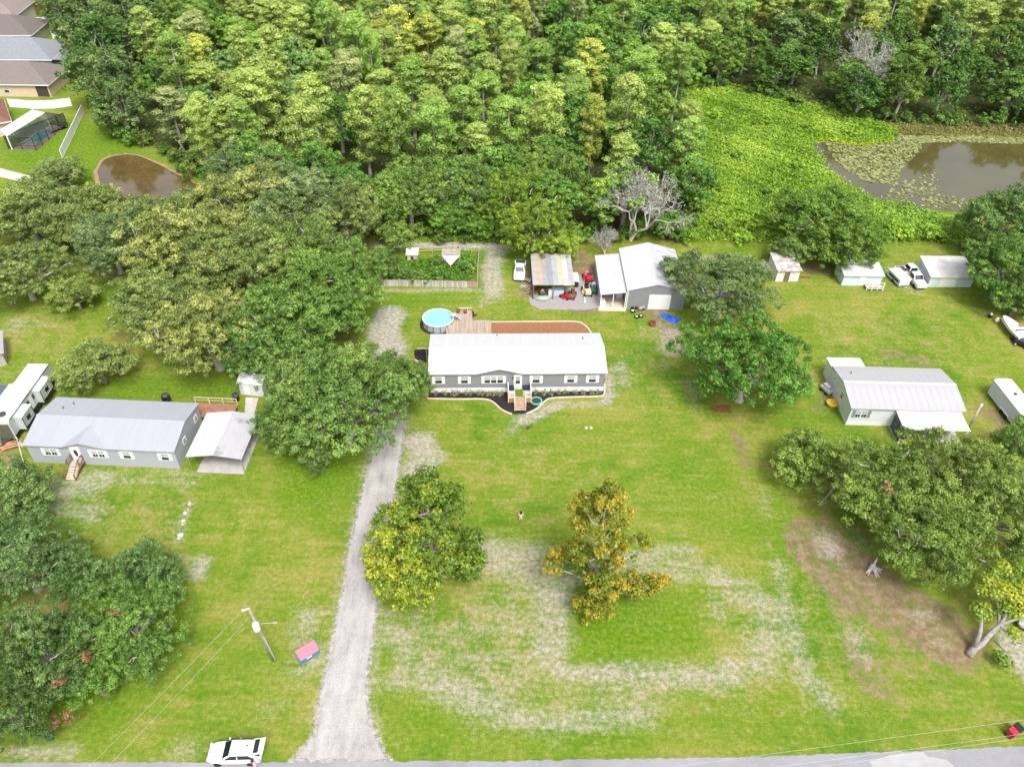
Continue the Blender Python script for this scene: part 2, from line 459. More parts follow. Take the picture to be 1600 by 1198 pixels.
nt = NT('lawn_and_soil')
tc = nt.n("ShaderNodeTexCoord").outputs['Object']
s1 = nt.n("ShaderNodeSeparateColor", Color=nt.n("ShaderNodeAttribute", _attribute_name='soil').outputs['Color'])
s2 = nt.n("ShaderNodeSeparateColor", Color=nt.n("ShaderNodeAttribute", _attribute_name='turf').outputs['Color'])
nb = nt.noise(tc, 0.075, 4, 0.6); nm_ = nt.noise(tc, 0.42, 5, 0.65); nf = nt.noise(tc, 2.1, 6, 0.7); nv = nt.noise(tc, 8.0, 4, 0.75)
strk = nt.noise(nt.n("ShaderNodeMapping", Vector=tc, Scale=(0.16, 1.1, 1), Rotation=(0, 0, 0.2)).outputs[0], 0.9, 4, 0.65)
n3 = nt.noise(tc, 0.95, 5, 0.7)
mixv = nt.math('MULTIPLY_ADD', nb, 0.50, nt.math('MULTIPLY_ADD', nm_, 0.32, nt.math('MULTIPLY_ADD', strk, 0.25, nt.math('MULTIPLY', nf, 0.18))))
base = nt.ramp(mixv, [(0.50, (0.082, 0.175, 0.012)), (0.61, (0.152, 0.218, 0.022)), (0.73, (0.262, 0.252, 0.060))])
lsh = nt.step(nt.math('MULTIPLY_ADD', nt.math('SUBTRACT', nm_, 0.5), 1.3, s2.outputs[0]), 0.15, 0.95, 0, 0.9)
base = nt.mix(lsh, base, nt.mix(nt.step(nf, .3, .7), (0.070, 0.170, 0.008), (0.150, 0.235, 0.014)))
dry = nt.step(nt.math('MULTIPLY_ADD', nt.math('SUBTRACT', nt.math('MULTIPLY_ADD', nf, 0.55, nt.math('MULTIPLY_ADD', nm_, 0.55, nt.math('MULTIPLY', n3, .4))), 0.75), 2.0, s1.outputs[2]), 0.35, 1.15, 0, .8)
base = nt.mix(dry, base, nt.mix(strk, (0.27, 0.225, 0.085), (0.345, 0.285, 0.15)))
thin = nt.step(nt.math('MULTIPLY_ADD', n3, 0.5, nt.math('MULTIPLY_ADD', nf, 0.45, nt.math('MULTIPLY', nv, .4))), 0.70, 0.95, 0, 0.4)      # thin straw specks all over
base = nt.mix(thin, base, (0.31, 0.27, 0.12))
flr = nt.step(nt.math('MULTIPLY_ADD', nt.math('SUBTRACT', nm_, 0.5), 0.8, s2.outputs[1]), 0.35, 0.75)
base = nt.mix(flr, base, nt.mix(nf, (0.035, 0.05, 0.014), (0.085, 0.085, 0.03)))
drt = nt.step(nt.math('MULTIPLY_ADD', nt.math('SUBTRACT', nt.math('MULTIPLY_ADD', nf, 0.6, nt.math('MULTIPLY_ADD', nm_, 0.6, nt.math('MULTIPLY_ADD', n3, .5, nt.math('MULTIPLY', nv, .4)))), 1.05), 2.0, s1.outputs[1]), 0.20, 1.05, 0, .9)
base = nt.mix(drt, base, nt.mix(nt.step(n3, .3, .7), (0.150, 0.098, 0.064), (0.29, 0.205, 0.142)))
sn = nt.math('MULTIPLY_ADD', nv, 0.62, nt.math('MULTIPLY_ADD', nf, 0.55, nt.math('MULTIPLY_ADD', nm_, 0.35, nt.math('MULTIPLY_ADD', n3, .45, nt.math('MULTIPLY', strk, .6)))))
snd = nt.step(nt.math('MULTIPLY_ADD', nt.math('SUBTRACT', sn, 1.285), 1.4, s1.outputs[0]), 0.08, 1.12, 0, .92)
base = nt.mix(snd, base, nt.mix(nt.step(nf, .3, .7), (0.30, 0.268, 0.22), (0.44, 0.405, 0.36)))
gn = nt.math('MULTIPLY_ADD', nv, .6, nt.math('MULTIPLY_ADD', nf, .6, nt.math('MULTIPLY', n3, .5)))
grv = nt.step(nt.math('MULTIPLY_ADD', nt.math('SUBTRACT', gn, .85), 1.3, s2.outputs[2]), .35, .75)
base = nt.mix(grv, base, nt.mix(nt.step(nf, .3, .7), (0.25, 0.232, 0.218), (0.43, 0.405, 0.39)))
base = nt.mix(1.0, base, nt.ramp(nt.math('MULTIPLY_ADD', nv, .55, nt.math('MULTIPLY', nf, .45)), [(0.3, (0.60, 0.62, 0.60)), (0.7, (1.36, 1.34, 1.36))]), 'MULTIPLY')
hgt = nt.math('MULTIPLY_ADD', nv, 1.0, nt.math('MULTIPLY', nf, 0.8))
bmp = nt.n("ShaderNodeBump", Strength=0.55, Distance=0.12, Height=hgt).outputs[0]
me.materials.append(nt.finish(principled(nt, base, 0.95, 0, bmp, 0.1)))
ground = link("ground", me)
ground['kind'] = 'structure'

def wobble(pts, amp, step=0.5, seed=0):   # densify an outline and roughen it
    rr = np.random.default_rng(seed)
    out = []
    n = len(pts)
    for i in range(n):
        a, b = np.array(pts[i]), np.array(pts[(i + 1) % n])
        L = np.hypot(*(b - a)); k = max(1, int(L / step))
        for j in range(k):
            p = a + (b - a) * j / k + (rr.normal(0, amp, 2) if j else 0)
            out.append((float(p[0]), float(p[1])))
    return out

# gravel drive and asphalt road
nt = NT('crushed_gravel')
tc = nt.n("ShaderNodeTexCoord").outputs['Object']
n1, n2, n3 = nt.noise(tc, 0.35, 5, .65), nt.noise(tc, 2.1, 7, .75), nt.noise(tc, 8, 4, .75)
trk = nt.noise(nt.n("ShaderNodeMapping", Vector=tc, Scale=(1.0, 0.14, 1), Rotation=(0, 0, 0.16)).outputs[0], 0.9, 6, .7)
c = nt.ramp(nt.math('MULTIPLY_ADD', n1, .35, nt.math('MULTIPLY_ADD', trk, .45, nt.math('MULTIPLY', n2, .25))), [(0.38, (0.235, 0.222, 0.212)), (0.52, (0.375, 0.356, 0.345)), (0.66, (0.46, 0.44, 0.43))])
c = nt.mix(nt.step(n2, .58, .72, 0, .6), c, (0.21, 0.19, 0.165))
c = nt.mix(nt.step(n3, .60, .70, 0, .5), c, (0.58, 0.56, 0.54))
c = nt.mix(1.0, c, nt.ramp(n3, [(0.3, (.78, .78, .78)), (.7, (1.2, 1.2, 1.2))]), 'MULTIPLY')
GRAVEL = nt.finish(principled(nt, c, .95, 0, nt.n("ShaderNodeBump", Strength=.6, Distance=.06, Height=n3).outputs[0], .1))
drv = [(440, 1196), (470, 1168), (488, 1145), (497, 1090), (508, 1040), (519, 990), (533, 920), (545, 850), (558, 790), (570, 750), (578, 715), (585, 675), (600, 636), (618, 610), (632, 612), (634, 650), (630, 690), (624, 740), (613, 800), (602, 850), (594, 920), (589, 965), (583, 1010), (576, 1060), (577, 1100), (586, 1140), (602, 1172), (622, 1196)]
_dl = smooth_line(GP(drv), 5)
_c = np.array(_dl)
_t = np.roll(_c, -1, 0) - np.roll(_c, 1, 0); _t /= np.hypot(_t[:, 0], _t[:, 1])[:, None] + 1e-9
_in = (_c + np.stack([_t[:, 1], -_t[:, 0]], 1) * .32)[3:-3]
struct('driveway', MB().sheet(wobble([tuple(map(float, q)) for q in _in], .09, .3, 3), .012), GRAVEL)
nt = NT('worn_asphalt')
tc = nt.n("ShaderNodeTexCoord").outputs['Object']
n1, n2, n3 = nt.noise(tc, .25, 5, .6), nt.noise(tc, 2.2, 6, .75), nt.noise(tc, 14, 3, .7)
c = nt.ramp(n1, [(.3, (.225, .225, .245)), (.7, (.315, .315, .33))])
c = nt.mix(nt.step(n2, .58, .7, 0, .5), c, (.42, .41, .40))
c = nt.mix(1.0, c, nt.ramp(n3, [(.25, (.82, .82, .82)), (.75, (1.15, 1.15, 1.15))]), 'MULTIPLY')
ASPH = nt.finish(principled(nt, c, .9, 0, None, .2))
rd_top = [G(-60, 1194), G(0, 1191), G(200, 1190), G(420, 1191), G(640, 1189), G(800, 1188), G(1000, 1185), G(1200, 1181), G(1400, 1174), G(1600, 1165)]
rd = [(-260, rd_top[0][1] - 3)] + rd_top + [(260, rd_top[-1][1] + 9), (260, rd_top[-1][1] + 1.5)] + [(x, y - 7) for x, y in reversed(rd_top)] + [(-260, rd_top[0][1] - 10)]
struct('road', MB().sheet(wobble(rd, .05, .35, 5), .026), ASPH)
ptch = MB().sheet(wobble(GP([(1358, 1188), (1400, 1178), (1442, 1174), (1450, 1182), (1478, 1186), (1498, 1204), (1490, 1230), (1370, 1226)]), .05, .5, 8), .034)
struct('road_patch', ptch, M('pale_concrete_patch', (.36, .36, .365), .9, .08, 1.2))

# ponds
def water(name, px, col, seed):
    nt = NT(name + '_water')
    tc = nt.n("ShaderNodeTexCoord").outputs['Object']
    b = nt.n("ShaderNodeBump", Strength=.12, Distance=.04, Height=nt.noise(tc, 1.3, 4)).outputs[0]
    c = nt.mix(nt.step(nt.noise(tc, .12, 3), .3, .7), tuple(x * .75 for x in col), col)
    p = nt.n("ShaderNodeBsdfPrincipled", Roughness=.06, Normal=b, IOR=2.3)
    nt.t.links.new(c, p.inputs['Base Color'])
    mat = nt.finish(p.outputs[0])
    return struct(name, MB().sheet(wobble(smooth_line(GP(px) + [GP(px)[0]], 4)[:-1], .12, 1.0, seed), .03), mat)
water('pond', POND_PX, (.105, .088, .030), 1)
water('small_pond', POND2_PX, (.13, .085, .03), 2)
bank = MB()
ring = smooth_line(GP(POND2_PX) + [GP(POND2_PX)[0]], 4)
for (a, b), (c2, d2) in zip(ring[:-1], ring[1:]):
    m = np.mean(np.array(ring), 0)
    o1, o2 = [np.array(p) + (np.array(p) - m) / np.hypot(*(np.array(p) - m)) * (.45 + .4 * abs(math.sin(p[0] * 1.7 + p[1]))) for p in ((a, b), (c2, d2))]
    bank.add([(a, b, .05), (c2, d2, .05), (o2[0], o2[1], .012), (o1[0], o1[1], .012)], [(0, 1, 2, 3)])
struct('small_pond_bank', bank, M('muddy_bank', (.30, .22, .13), .95, .3, 1.5))
# ================================================================== BUILDINGS
def gable_roof(parent, L, W, ze, zr, t, mat, notch=None, name='roof', cap_mat=None):
    """two pitched slabs, ridge along x; notch=(x0, xp, x1, rise) opens the front slope for a low cross gable"""
    k = (zr - ze) / (W / 2)
    mb = MB()
    x0, x1 = -L / 2, L / 2
    P = lambda x, y: (x, y, ze + k * (y + W / 2) if y <= 0 else ze + k * (W / 2 - y))
    front = [P(x0, -W / 2)]
    if notch:
        a, p, b, rise = notch
        yb = -W / 2 + rise / k
        front += [P(a, -W / 2), P(p, yb), P(b, -W / 2)]
    front += [P(x1, -W / 2), P(x1, 0), P(x0, 0)]
    mb.prism(front, [(x, y, z - t) for x, y, z in front])
    back = [P(x0, 0), P(x1, 0), P(x1, W / 2), P(x0, W / 2)]
    mb.prism(back, [(x, y, z - t) for x, y, z in back])
    if notch:
        zt = ze + rise
        for (ex, ey, ez) in (P(a, -W / 2), P(b, -W / 2)):
            tri = [(ex, ey - .03, ez + .012), (p, -W / 2 - .03, zt + .012), (p, yb, zt + .012)]
            if ex > p: tri.reverse()
            mb.prism(tri, [(x, y, z - t) for x, y, z in tri])
    r = mb.obj(name, mat, parent)
    cap = MB()
    cap.prism([(x0 - .01, -.22, zr - .22 * k + .03), (x0 - .01, 0, zr + .05), (x0 - .01, .22, zr - .22 * k + .03)][::-1], [(x1 + .01, -.22, zr - .22 * k + .03), (x1 + .01, 0, zr + .05), (x1 + .01, .22, zr - .22 * k + .03)][::-1])
    cap.obj('ridge_cap', cap_mat or mat, r)
    return r

def gable_walls(parent, L, W, z0, ze, zr, mat, name='wall'):
    k = (zr - ze) / (W / 2)
    pr = [(-W / 2, z0), (W / 2, z0), (W / 2, ze), (0, zr), (-W / 2, ze)]
    return MB().prism([(L / 2, y, z) for y, z in pr], [(-L / 2, y, z) for y, z in pr]).obj(name, mat, parent)

def window(parent, o, r, n, w, h, shutters=None, panes=1, muntin=True, sw=.34, blind=True):
    """o: centre on the wall face, r: direction along the wall, n: outward"""
    o, r, n, up = Vector(o), Vector(r).normalized(), Vector(n).normalized(), Vector((0, 0, 1))
    f = MB()
    t = .045
    for s in (-1, 1):
        f.obox(o + r * s * (w / 2 - t / 2) + n * .03, r * t / 2, n * .04, up * h / 2)
        f.obox(o + up * s * (h / 2 - t / 2) + n * .032, r * (w / 2 - t), n * .035, up * t / 2)
    for i in range(1, panes):
        f.obox(o + r * (-w / 2 + w * i / panes) + n * .03, r * .06, n * .038, up * (h / 2 - t))
    win = f.obj('window', TRIM, parent)
    pw = w / panes
    for i in range(panes):
        c = o + r * (-w / 2 + pw * (i + .5))
        MB().obox(c + up * h * .245 + n * .018, r * (pw / 2 - t), n * .012, up * (h * .245 - t)).obj('pane', BLIND if blind else GLASS, win)
        MB().obox(c - up * h * .245 + n * .016, r * (pw / 2 - t), n * .012, up * (h * .245 - t)).obj('pane', GLASS, win)
    if muntin:
        m = MB()
        for i in range(panes):
            c = o + r * (-w / 2 + pw * (i + .5))
            m.obox(c + n * .036, r * (pw / 2 - t), n * .012, up * .03)
            if panes == 2: m.obox(c + n * .034, r * .012, n * .01, up * (h / 2 - t))
            m.obox(c + up * h * .24 + n * .033, r * (pw / 2 - t), n * .008, up * .012)
        m.obj('muntin', TRIM, win)
    if shutters:
        for s in (-1, 1):
            c = o + r * s * (w / 2 + sw / 2 + .02)
            sh = MB()
            for q in (-1, 1):
                sh.obox(c + r * q * (sw / 2 - .03) + n * .03, r * .03, n * .022, up * h / 2)
                sh.obox(c + up * q * (h / 2 - .03) + n * .03, r * (sw / 2 - .06), n * .02, up * .03)
            sh.obox(c + n * .02, r * (sw / 2 - .05), n * .012, up * (h / 2 - .05))
            sh.obj('shutter', shutters, parent)
    return win

def door(parent, o, r, n, w, h, mat, glass=None, oval=False):
    o, r, n, up = Vector(o), Vector(r).normalized(), Vector(n).normalized(), Vector((0, 0, 1))
    f = MB()
    for s in (-1, 1): f.obox(o + r * s * (w / 2 + .05) + n * .03, r * .05, n * .045, up * (h / 2 + .05))
    f.obox(o + up * (h / 2 + .05) + n * .031, r * (w / 2), n * .044, up * .05)
    d = MB().obox(o + n * .02, r * w / 2, n * .025, up * h / 2).obj('door', mat, parent)
    f.obj('door_frame', TRIM, d)
    if glass == 'oval':
        p = [o + r * math.cos(a) * w * .24 + up * (.1 + math.sin(a) * h * .28) + n * .05 for a in np.linspace(0, 2 * math.pi, 16, endpoint=False)]
        MB().prism(p, [q - n * .02 for q in p]).obj('pane', GLASS, d)
    elif glass:
        MB().obox(o + up * h * .25 + n * .042, r * w * .33, n * .01, up * h * .16).obj('pane', BLIND, d)
        MB().obox(o - up * h * .06 + n * .042, r * w * .33, n * .01, up * h * .13).obj('pane', GLASS, d)
    MB().lathe([(.03, 0), (.04, .03), (.02, .07)], 8, o + r * w * .4 + n * .05, 'Y').obj('handle', STEEL, d)
    return d

def vent(parent, x, y, z):
    return MB().lathe([(.06, 0), (.06, .28), (.075, .28), (.075, .33)], 8, (x, y, z)).obj('vent_pipe', DARK, parent)

def metal_roof(name, col, streak=None, amt=.4, rough=.45):
    nt = NT(name)
    tc = nt.n("ShaderNodeTexCoord").outputs['Object']
    w = nt.n("ShaderNodeTexWave", Vector=tc, Scale=1.1, Distortion=0.0, _wave_type='BANDS', _bands_direction='X', _wave_profile='SIN').outputs['Fac']
    st = nt.noise(nt.n("ShaderNodeMapping", Vector=tc, Scale=(3.0, .25, .25)).outputs[0], .8, 5, .65)
    c = nt.mix(nt.step(st, .3, .75), tuple(x * .93 for x in col), col)
    if streak: c = nt.mix(nt.step(nt.noise(tc, .5, 6, .7), .5, .72, 0, amt), c, streak)
    b = nt.n("ShaderNodeBump", Strength=.35, Distance=.03, Height=nt.step(w, .88, .98)).outputs[0]
    return nt.finish(principled(nt, c, rough, .0, b, .4))
ROOF_W = metal_roof('white_metal_roof', (.54, .54, .55), (.47, .47, .475), .5, rough=.5)
ROOF_L = metal_roof('pale_grey_metal_roof', (.355, .375, .41), rough=.5)
ROOF_R = metal_roof('off_white_metal_roof', (.41, .41, .425), (.31, .31, .32), .5)
ROOF_C = metal_roof('stained_metal_roof', (.46, .46, .48), (.20, .20, .225), .85)
ROOF_G = metal_roof('garage_metal_roof', (.47, .47, .485), (.20, .19, .205), .8)
GREY = M('grey_vinyl_siding', (.262, .262, .290), .6, .05, .8, siding=2.2)
LGREY = M('light_grey_siding', (.44, .455, .52), .6, .05, .8, siding=2.2)
WSIDE = M('white_siding', (.76, .78, .82), .6, .05, .8, siding=2.0)
SKIRT = M('white_skirting', (.78, .77, .77), .6, .04, 1.0)
BLUEW = M('pale_blue_white_metal', (.58, .64, .70), .5, .06, .8, dirt=(.42, .42, .40), dirt_amt=.3)
MULCH = M('black_mulch', (.022, .017, .018), .95, .45, 5, bump=.8)
REDMULCH = M('red_mulch', (.27, .125, .06), .95, .35, 4, bump=.8)
KERB = M('blush_kerb', (.62, .47, .40), .85, .12, 2)

# ---------------------------------------------------------------- main house
(cx, cy), L, W, a = rect([(668.5, 585), (949, 583), (937.5, 520), (673.2, 521.8)], 3.4)
L, W = 23.5, 8.65
ZE, ZR = 3.4, 4.45
mh = thing('mobile_home', 'long grey manufactured home with bright white metal roof in the middle of the lot', 'house', (cx, cy), a)
WL, WW = L - .5, W - .6
gable_walls(mh, WL, WW, .78, ZE - .03, ZR - .17, GREY)
MB().box(-WL / 2 - .02, WL / 2 + .02, -WW / 2 - .02, WW / 2 + .02, 0, .78).obj('skirting', SKIRT, mh)
sc = L / 280.0
wx = lambda px: (px - 808.5) * sc * 1.01
gab = (wx(744), wx(780), wx(816), .80)
rf = gable_roof(mh, L, W, ZE, ZR, .10, ROOF_W, gab)
yf = -WW / 2
MB().prism([(gab[0] + .1, yf - .012, ZE - .12), (gab[2] - .1, yf - .012, ZE - .12), (gab[2] - .5, yf - .012, ZE - .02), (gab[1], yf - .012, ZE + gab[3] - .14), (gab[0] + .5, yf - .012, ZE - .02)][::-1],
           [(gab[0] + .1, yf + .5, ZE - .12), (gab[2] - .1, yf + .5, ZE - .12), (gab[2] - .5, yf + .5, ZE - .02), (gab[1], yf + .5, ZE + gab[3] - .14), (gab[0] + .5, yf + .5, ZE - .02)][::-1]).obj('gable', GREY, mh)
ZW = 2.18
for px, w, pn in ((685.5, .95, 1), (725.5, .95, 1), (771, 2.5, 3), (837, 1.0, 1), (891, 1.0, 1), (925, 1.0, 1)):
    window(mh, (wx(px), yf, ZW), (1, 0, 0), (0, -1, 0), w, 1.25, TRIM, pn)
door(mh, (wx(808.5), yf, 1.86), (1, 0, 0), (0, -1, 0), .86, 2.02, WHITE, glass=True)
lamp = MB().box(wx(800) - .07, wx(800) + .07, yf - .14, yf, 2.35, 2.6).obj('porch_lamp', DARK, mh)
for vx, vy in ((wx(778), 3.6), (wx(916), 2.4)):
    vent(mh, vx, vy, ZR - (ZR - ZE) * abs(vy) / (W / 2) - .05)
for x, s in ((-WL / 2, -1), (WL / 2, 1)):
    window(mh, (x, 1.2, ZW), (0, 1, 0), (s, 0, 0), .9, 1.1, None)
MH = mh
def mh_local(px, py, z=0.0):
    x, y = G(px, py, z)
    dx, dy = x - cx0, y - cy0
    return dx * math.cos(a0) + dy * math.sin(a0), -dx * math.sin(a0) + dy * math.cos(a0)
cx0, cy0, a0 = cx, cy, a

# front porch and stairs
po = thing('front_porch', 'small raised wooden porch with white railings and stairs at the grey home', 'porch', (cx, cy), a)
pxa, pxb = wx(792.5), wx(829); pd = 2.15; pz = .82; yp = yf - .03
bd = MB()
nb_ = 14
for i in range(nb_):
    y0 = yp - pd + pd * i / nb_
    bd.box(pxa, pxb, y0 + .008, y0 + pd / nb_ - .008, pz - .04, pz)
bd.obj('deck_boards', WOOD, po, kind='stuff')
MB().box(pxa + .02, pxb - .02, yp - pd + .03, yp - pd + .07, .05, pz - .045).obj('front_skirt', WOODR, po)
for xx in (pxa, pxb - .04): MB().box(xx, xx + .04, yp - pd + .08, yp - .02, .05, pz - .045).obj('side_skirt', WOODR, po)
for xx in (pxa + .06, pxb - .06):
    for yy in (yp - pd + .06, yp - .1): MB().box(xx - .06, xx + .06, yy - .06, yy + .06, 0, pz + 1.05).obj('post', WOODP, po)
sx0, sx1 = wx(803), wx(818.5)
for xx in (sx0 - .06, sx1 + .06): MB().box(xx - .05, xx + .05, yp - pd + .01, yp - pd + .11, 0, pz + 1.05).obj('post', WOODP, po)
def railing(parent, p, q, z0, z1, mat=TRIM, dz0=0.0, gap=.14, rail=.045):
    p, q = Vector((*p, 0)), Vector((*q, 0))
    d = q - p; n = max(2, int(d.length / gap)); u = d.normalized(); s = Vector((-u.y, u.x, 0))
    mb = MB()
    for h in (z1, z0 + .12):
        A, B = p + Vector((0, 0, h)), q + Vector((0, 0, h + dz0))
        mb.obox((A + B) / 2, (B - A) / 2, s * rail, Vector((0, 0, rail)))
    for i in range(1, n):
        c = p + d * (i / n); e = dz0 * i / n
        mb.obox(c + Vector((0, 0, (z0 + .12 + z1) / 2 + e)), u * .02, s * .02, Vector((0, 0, (z1 - z0 - .12) / 2)))
    return mb.obj('railing', mat, parent)
railing(po, (pxa + .06, yp - pd + .06), (sx0 - .06, yp - pd + .06), pz, pz + 1.0)
railing(po, (sx1 + .06, yp - pd + .06), (pxb - .06, yp - pd + .06), pz, pz + 1.0)
railing(po, (pxa + .06, yp - pd + .06), (pxa + .06, yp - .1), pz, pz + 1.0)
railing(po, (pxb - .06, yp - pd + .06), (pxb - .06, yp - .1), pz, pz + 1.0)
ns = 5
for i in range(ns):
    z1 = pz - pz * (i + 1) / (ns + 1)
    y1 = yp - pd - .30 * i
    MB().box(sx0, sx1, y1 - .31, y1 - .01, z1 - .05, z1).obj('step', WOOD, po)
    MB().box(sx0 + .02, sx1 - .02, y1 - .06, y1 - .03, 0.02, z1 - .055).obj('riser', WOODR, po)
for xx in (sx0 - .06, sx1 + .06):
    r_ = MB().obox((xx, yp - pd - .75, pz + .55), (.05, 0, 0), (0, .78, .43), (0, 0, .045)).obj('handrail', WOODP, po)
    MB().box(xx - .05, xx + .05, yp - pd - 1.56, yp - pd - 1.46, 0, 1.02).obj('post', WOODP, po)
tag(MB().box(wx(804), wx(816), yp - pd + .3, yp - .45, pz + .002, pz + .03).obj('turf_mat', M('green_turf_mat', (.075, .17, .02), .95, .2, 6), None, loc=(cx, cy, 0), rz=a), 'bright green turf mat lying on the front porch', 'mat')
for nm, xa, xb in (('left of the white door', 794.5, 802.5), ('right of the white door', 816.5, 827)):
    bx = thing('storage_bench', 'navy blue storage box on the porch, ' + nm, 'storage box', (cx, cy), a)
    MB().box(wx(xa), wx(xb), yp - .62, yp - .12, pz + .002, pz + .44).obj('body', M('navy_plastic', (.012, .02, .045), .5, .2), bx, bevel=.02)
    MB().box(wx(xa) - .02, wx(xb) + .02, yp - .64, yp - .10, pz + .445, pz + .50).obj('lid', M('navy_plastic2', (.018, .028, .06), .45, .2), bx, bevel=.02)

# planting beds with a blush kerb
bed = [(664, 545), (648, 548), (648, 562), (656, 567), (663, 570), (666, 578), (664, 598), (668, 622), (690, 623), (720, 623.5), (756, 623.5), (770, 628), (784, 640), (800, 647), (822, 646.5), (838, 639), (850, 628), (862, 622), (900, 620), (936, 619), (944, 615), (944, 600), (946, 590), (800, 575), (668, 575)]
struct('mulch_bed', MB().sheet(GP(bed), .02), MULCH)
def kerb(name, px, label):
    ln = smooth_line(GP(px), 5)
    mb = MB()
    hw = .10
    V2 = []
    for i, p in enumerate(ln):
        p = np.array(p); t = np.array(ln[min(i + 1, len(ln) - 1)]) - np.array(ln[max(i - 1, 0)])
        t /= np.hypot(*t) + 1e-9
        s = np.array([-t[1], t[0]]) * hw
        V2.append((p - s, p + s))
    for (l0, r0), (l1, r1) in zip(V2[:-1], V2[1:]):
        mb.add([(*l0, 0), (*r0, 0), (*r0, .13), (*l0, .13), (*l1, 0), (*r1, 0), (*r1, .13), (*l1, .13)], [(3, 2, 6, 7), (0, 3, 7, 4), (2, 1, 5, 6)])
    o = mb.obj(name, KERB)
    tag(o, label, 'kerb')
kerb('garden_kerb', [(648, 562), (656, 567), (663, 570.5), (666, 578), (664, 598), (668, 622)], 'blush kerb curving around the bed at the left end of the grey home')
kerb('garden_kerb', [(668, 623), (690, 623.5), (720, 624), (756, 624), (770, 628.5), (784, 640.5), (800, 647.5)], 'blush kerb edging the black mulch left of the front stairs')
kerb('garden_kerb', [(822, 647), (838, 639.5), (850, 628.5), (862, 622.5), (900, 620.5), (936, 619.5), (944, 615.5), (945, 600)], 'blush kerb edging the black mulch right of the front stairs')
struct('red_mulch_bed', MB().sheet(GP([(768, 522), (768, 504), (900, 503.5), (914, 509), (924, 522), (900, 530), (780, 530)]), .02), REDMULCH)
kerb('garden_kerb', [(768, 503.5), (840, 503), (898, 503), (914, 509), (924, 521)], 'pale kerb around the red mulch bed behind the grey home')
# rear deck
dk = thing('rear_deck', 'low wooden deck of weathered boards behind the grey home beside the round pool', 'deck', (cx, cy), a)
def deck_boards(parent, x0, x1, y0, y1, z, w=.145, mat=WOOD, along='y', name='deck_boards'):
    mb = MB(); n = max(1, int(round(((x1 - x0) if along == 'y' else (y1 - y0)) / w)))
    for i in range(n):
        if along == 'y':
            s = (x1 - x0) / n
            mb.box(x0 + s * i + .006, x0 + s * (i + 1) - .006, y0, y1, z - .04, z + random.uniform(-.006, .006))
        else:
            s = (y1 - y0) / n
            mb.box(x0, x1, y0 + s * i + .006, y0 + s * (i + 1) - .006, z - .04, z + random.uniform(-.006, .006))
    return mb.obj(name, mat, parent, kind='stuff')
BOARD = NT('sun_bleached_boards')
_tc = BOARD.n("ShaderNodeTexCoord").outputs['Object']
_w = BOARD.noise(BOARD.n("ShaderNodeMapping", Vector=_tc, Scale=(6.0, .35, 1)).outputs[0], 1.1, 4, .6)
BOARDM = BOARD.finish(principled(BOARD, BOARD.ramp(_w, [(.3, (.25, .185, .14)), (.5, (.39, .31, .245)), (.7, (.49, .42, .35))]), .8, 0, None, .2))
d0 = mh_local(698, 501.5, .75); d1 = mh_local(767.5, 500, .75); d2 = mh_local(738, 489, .75); d3 = mh_local(707, 490, .75)
deck_boards(dk, d0[0], d1[0], WW / 2 + .05, d1[1], .75, mat=BOARDM)
deck_boards(dk, d3[0], d2[0], d1[1] + .01, d2[1] + .2, .75, mat=BOARDM)
MB().box(d0[0], d1[0], d1[1] - .04, d1[1], .05, .70).obj('skirt', WOODG, dk)
MB().box(d3[0], d2[0], d2[1] + .16, d2[1] + .2, .05, .70).obj('skirt', WOODG, dk)
railing(dk, (d2[0] - 2.0, d2[1] + .12), (d2[0] - .06, d2[1] + .12), .75, 1.6, WOODP, gap=.3)
w0 = mh_local(661, 520); w1 = mh_local(660, 546)
wk = thing('side_walkway', 'narrow plank walkway along the left end of the grey home', 'walkway', (cx, cy), a)
deck_boards(wk, w0[0] - .6, -WL / 2 - .05, w1[1], WW / 2 + 1.0, .28, w=.3, mat=M('blush_planks', (.60, .47, .40), .8, .15, 1.5), along='y')
lt = thing('lattice_fence', 'short black lattice fence at the left end of the grey home', 'fence', (cx, cy), a)
q0 = mh_local(648, 556); q1 = mh_local(670, 556)
MB().box(q0[0], -WL / 2 - .04, q0[1] - .03, q0[1] + .03, 1.02, 1.1).obj('top_rail', BLACK, lt)
for i in range(9):
    xx = q0[0] + (-WL / 2 - .1 - q0[0]) * i / 8
    MB().box(xx - .03, xx + .03, q0[1] - .02, q0[1] + .02, 0, 1.02).obj('slat', BLACK, lt)
for h in (.3, .6, .85): MB().box(q0[0] + .03, -WL / 2 - .05, q0[1] + .021, q0[1] + .04, h - .03, h + .03).obj('rail', BLACK, lt)

# ---------------------------------------------------------------- left neighbour's home
(cx, cy), L, W, a = rect([(33.5, 695.5), (272, 706.5), (311, 629.5), (89, 620)], 3.1)
ZE, ZR = 3.1, 4.05
lh = thing('mobile_home', 'pale grey manufactured home with grey roof at the left, next to a carport', 'house', (cx, cy), a)
WL, WW = L - .35, W - .55
gable_walls(lh, WL, WW, .0, ZE - .03, ZR - .15, LGREY)
sc = L / 238.5
wx = lambda px, py=701: (px - 155) * sc
gab = (wx(97), wx(128), wx(164), .72)
gable_roof(lh, L, W, ZE, ZR, .09, ROOF_L, gab)
yf = -WW / 2
MB().prism([(gab[0] + .1, yf - .012, ZE - .12), (gab[2] - .1, yf - .012, ZE - .12), (gab[2] - .6, yf - .012, ZE), (gab[1], yf - .012, ZE + gab[3] - .12), (gab[0] + .6, yf - .012, ZE)][::-1],
           [(gab[0] + .1, yf + .5, ZE - .12), (gab[2] - .1, yf + .5, ZE - .12), (gab[2] - .6, yf + .5, ZE), (gab[1], yf + .5, ZE + gab[3] - .12), (gab[0] + .6, yf + .5, ZE)][::-1]).obj('gable', LGREY, lh)
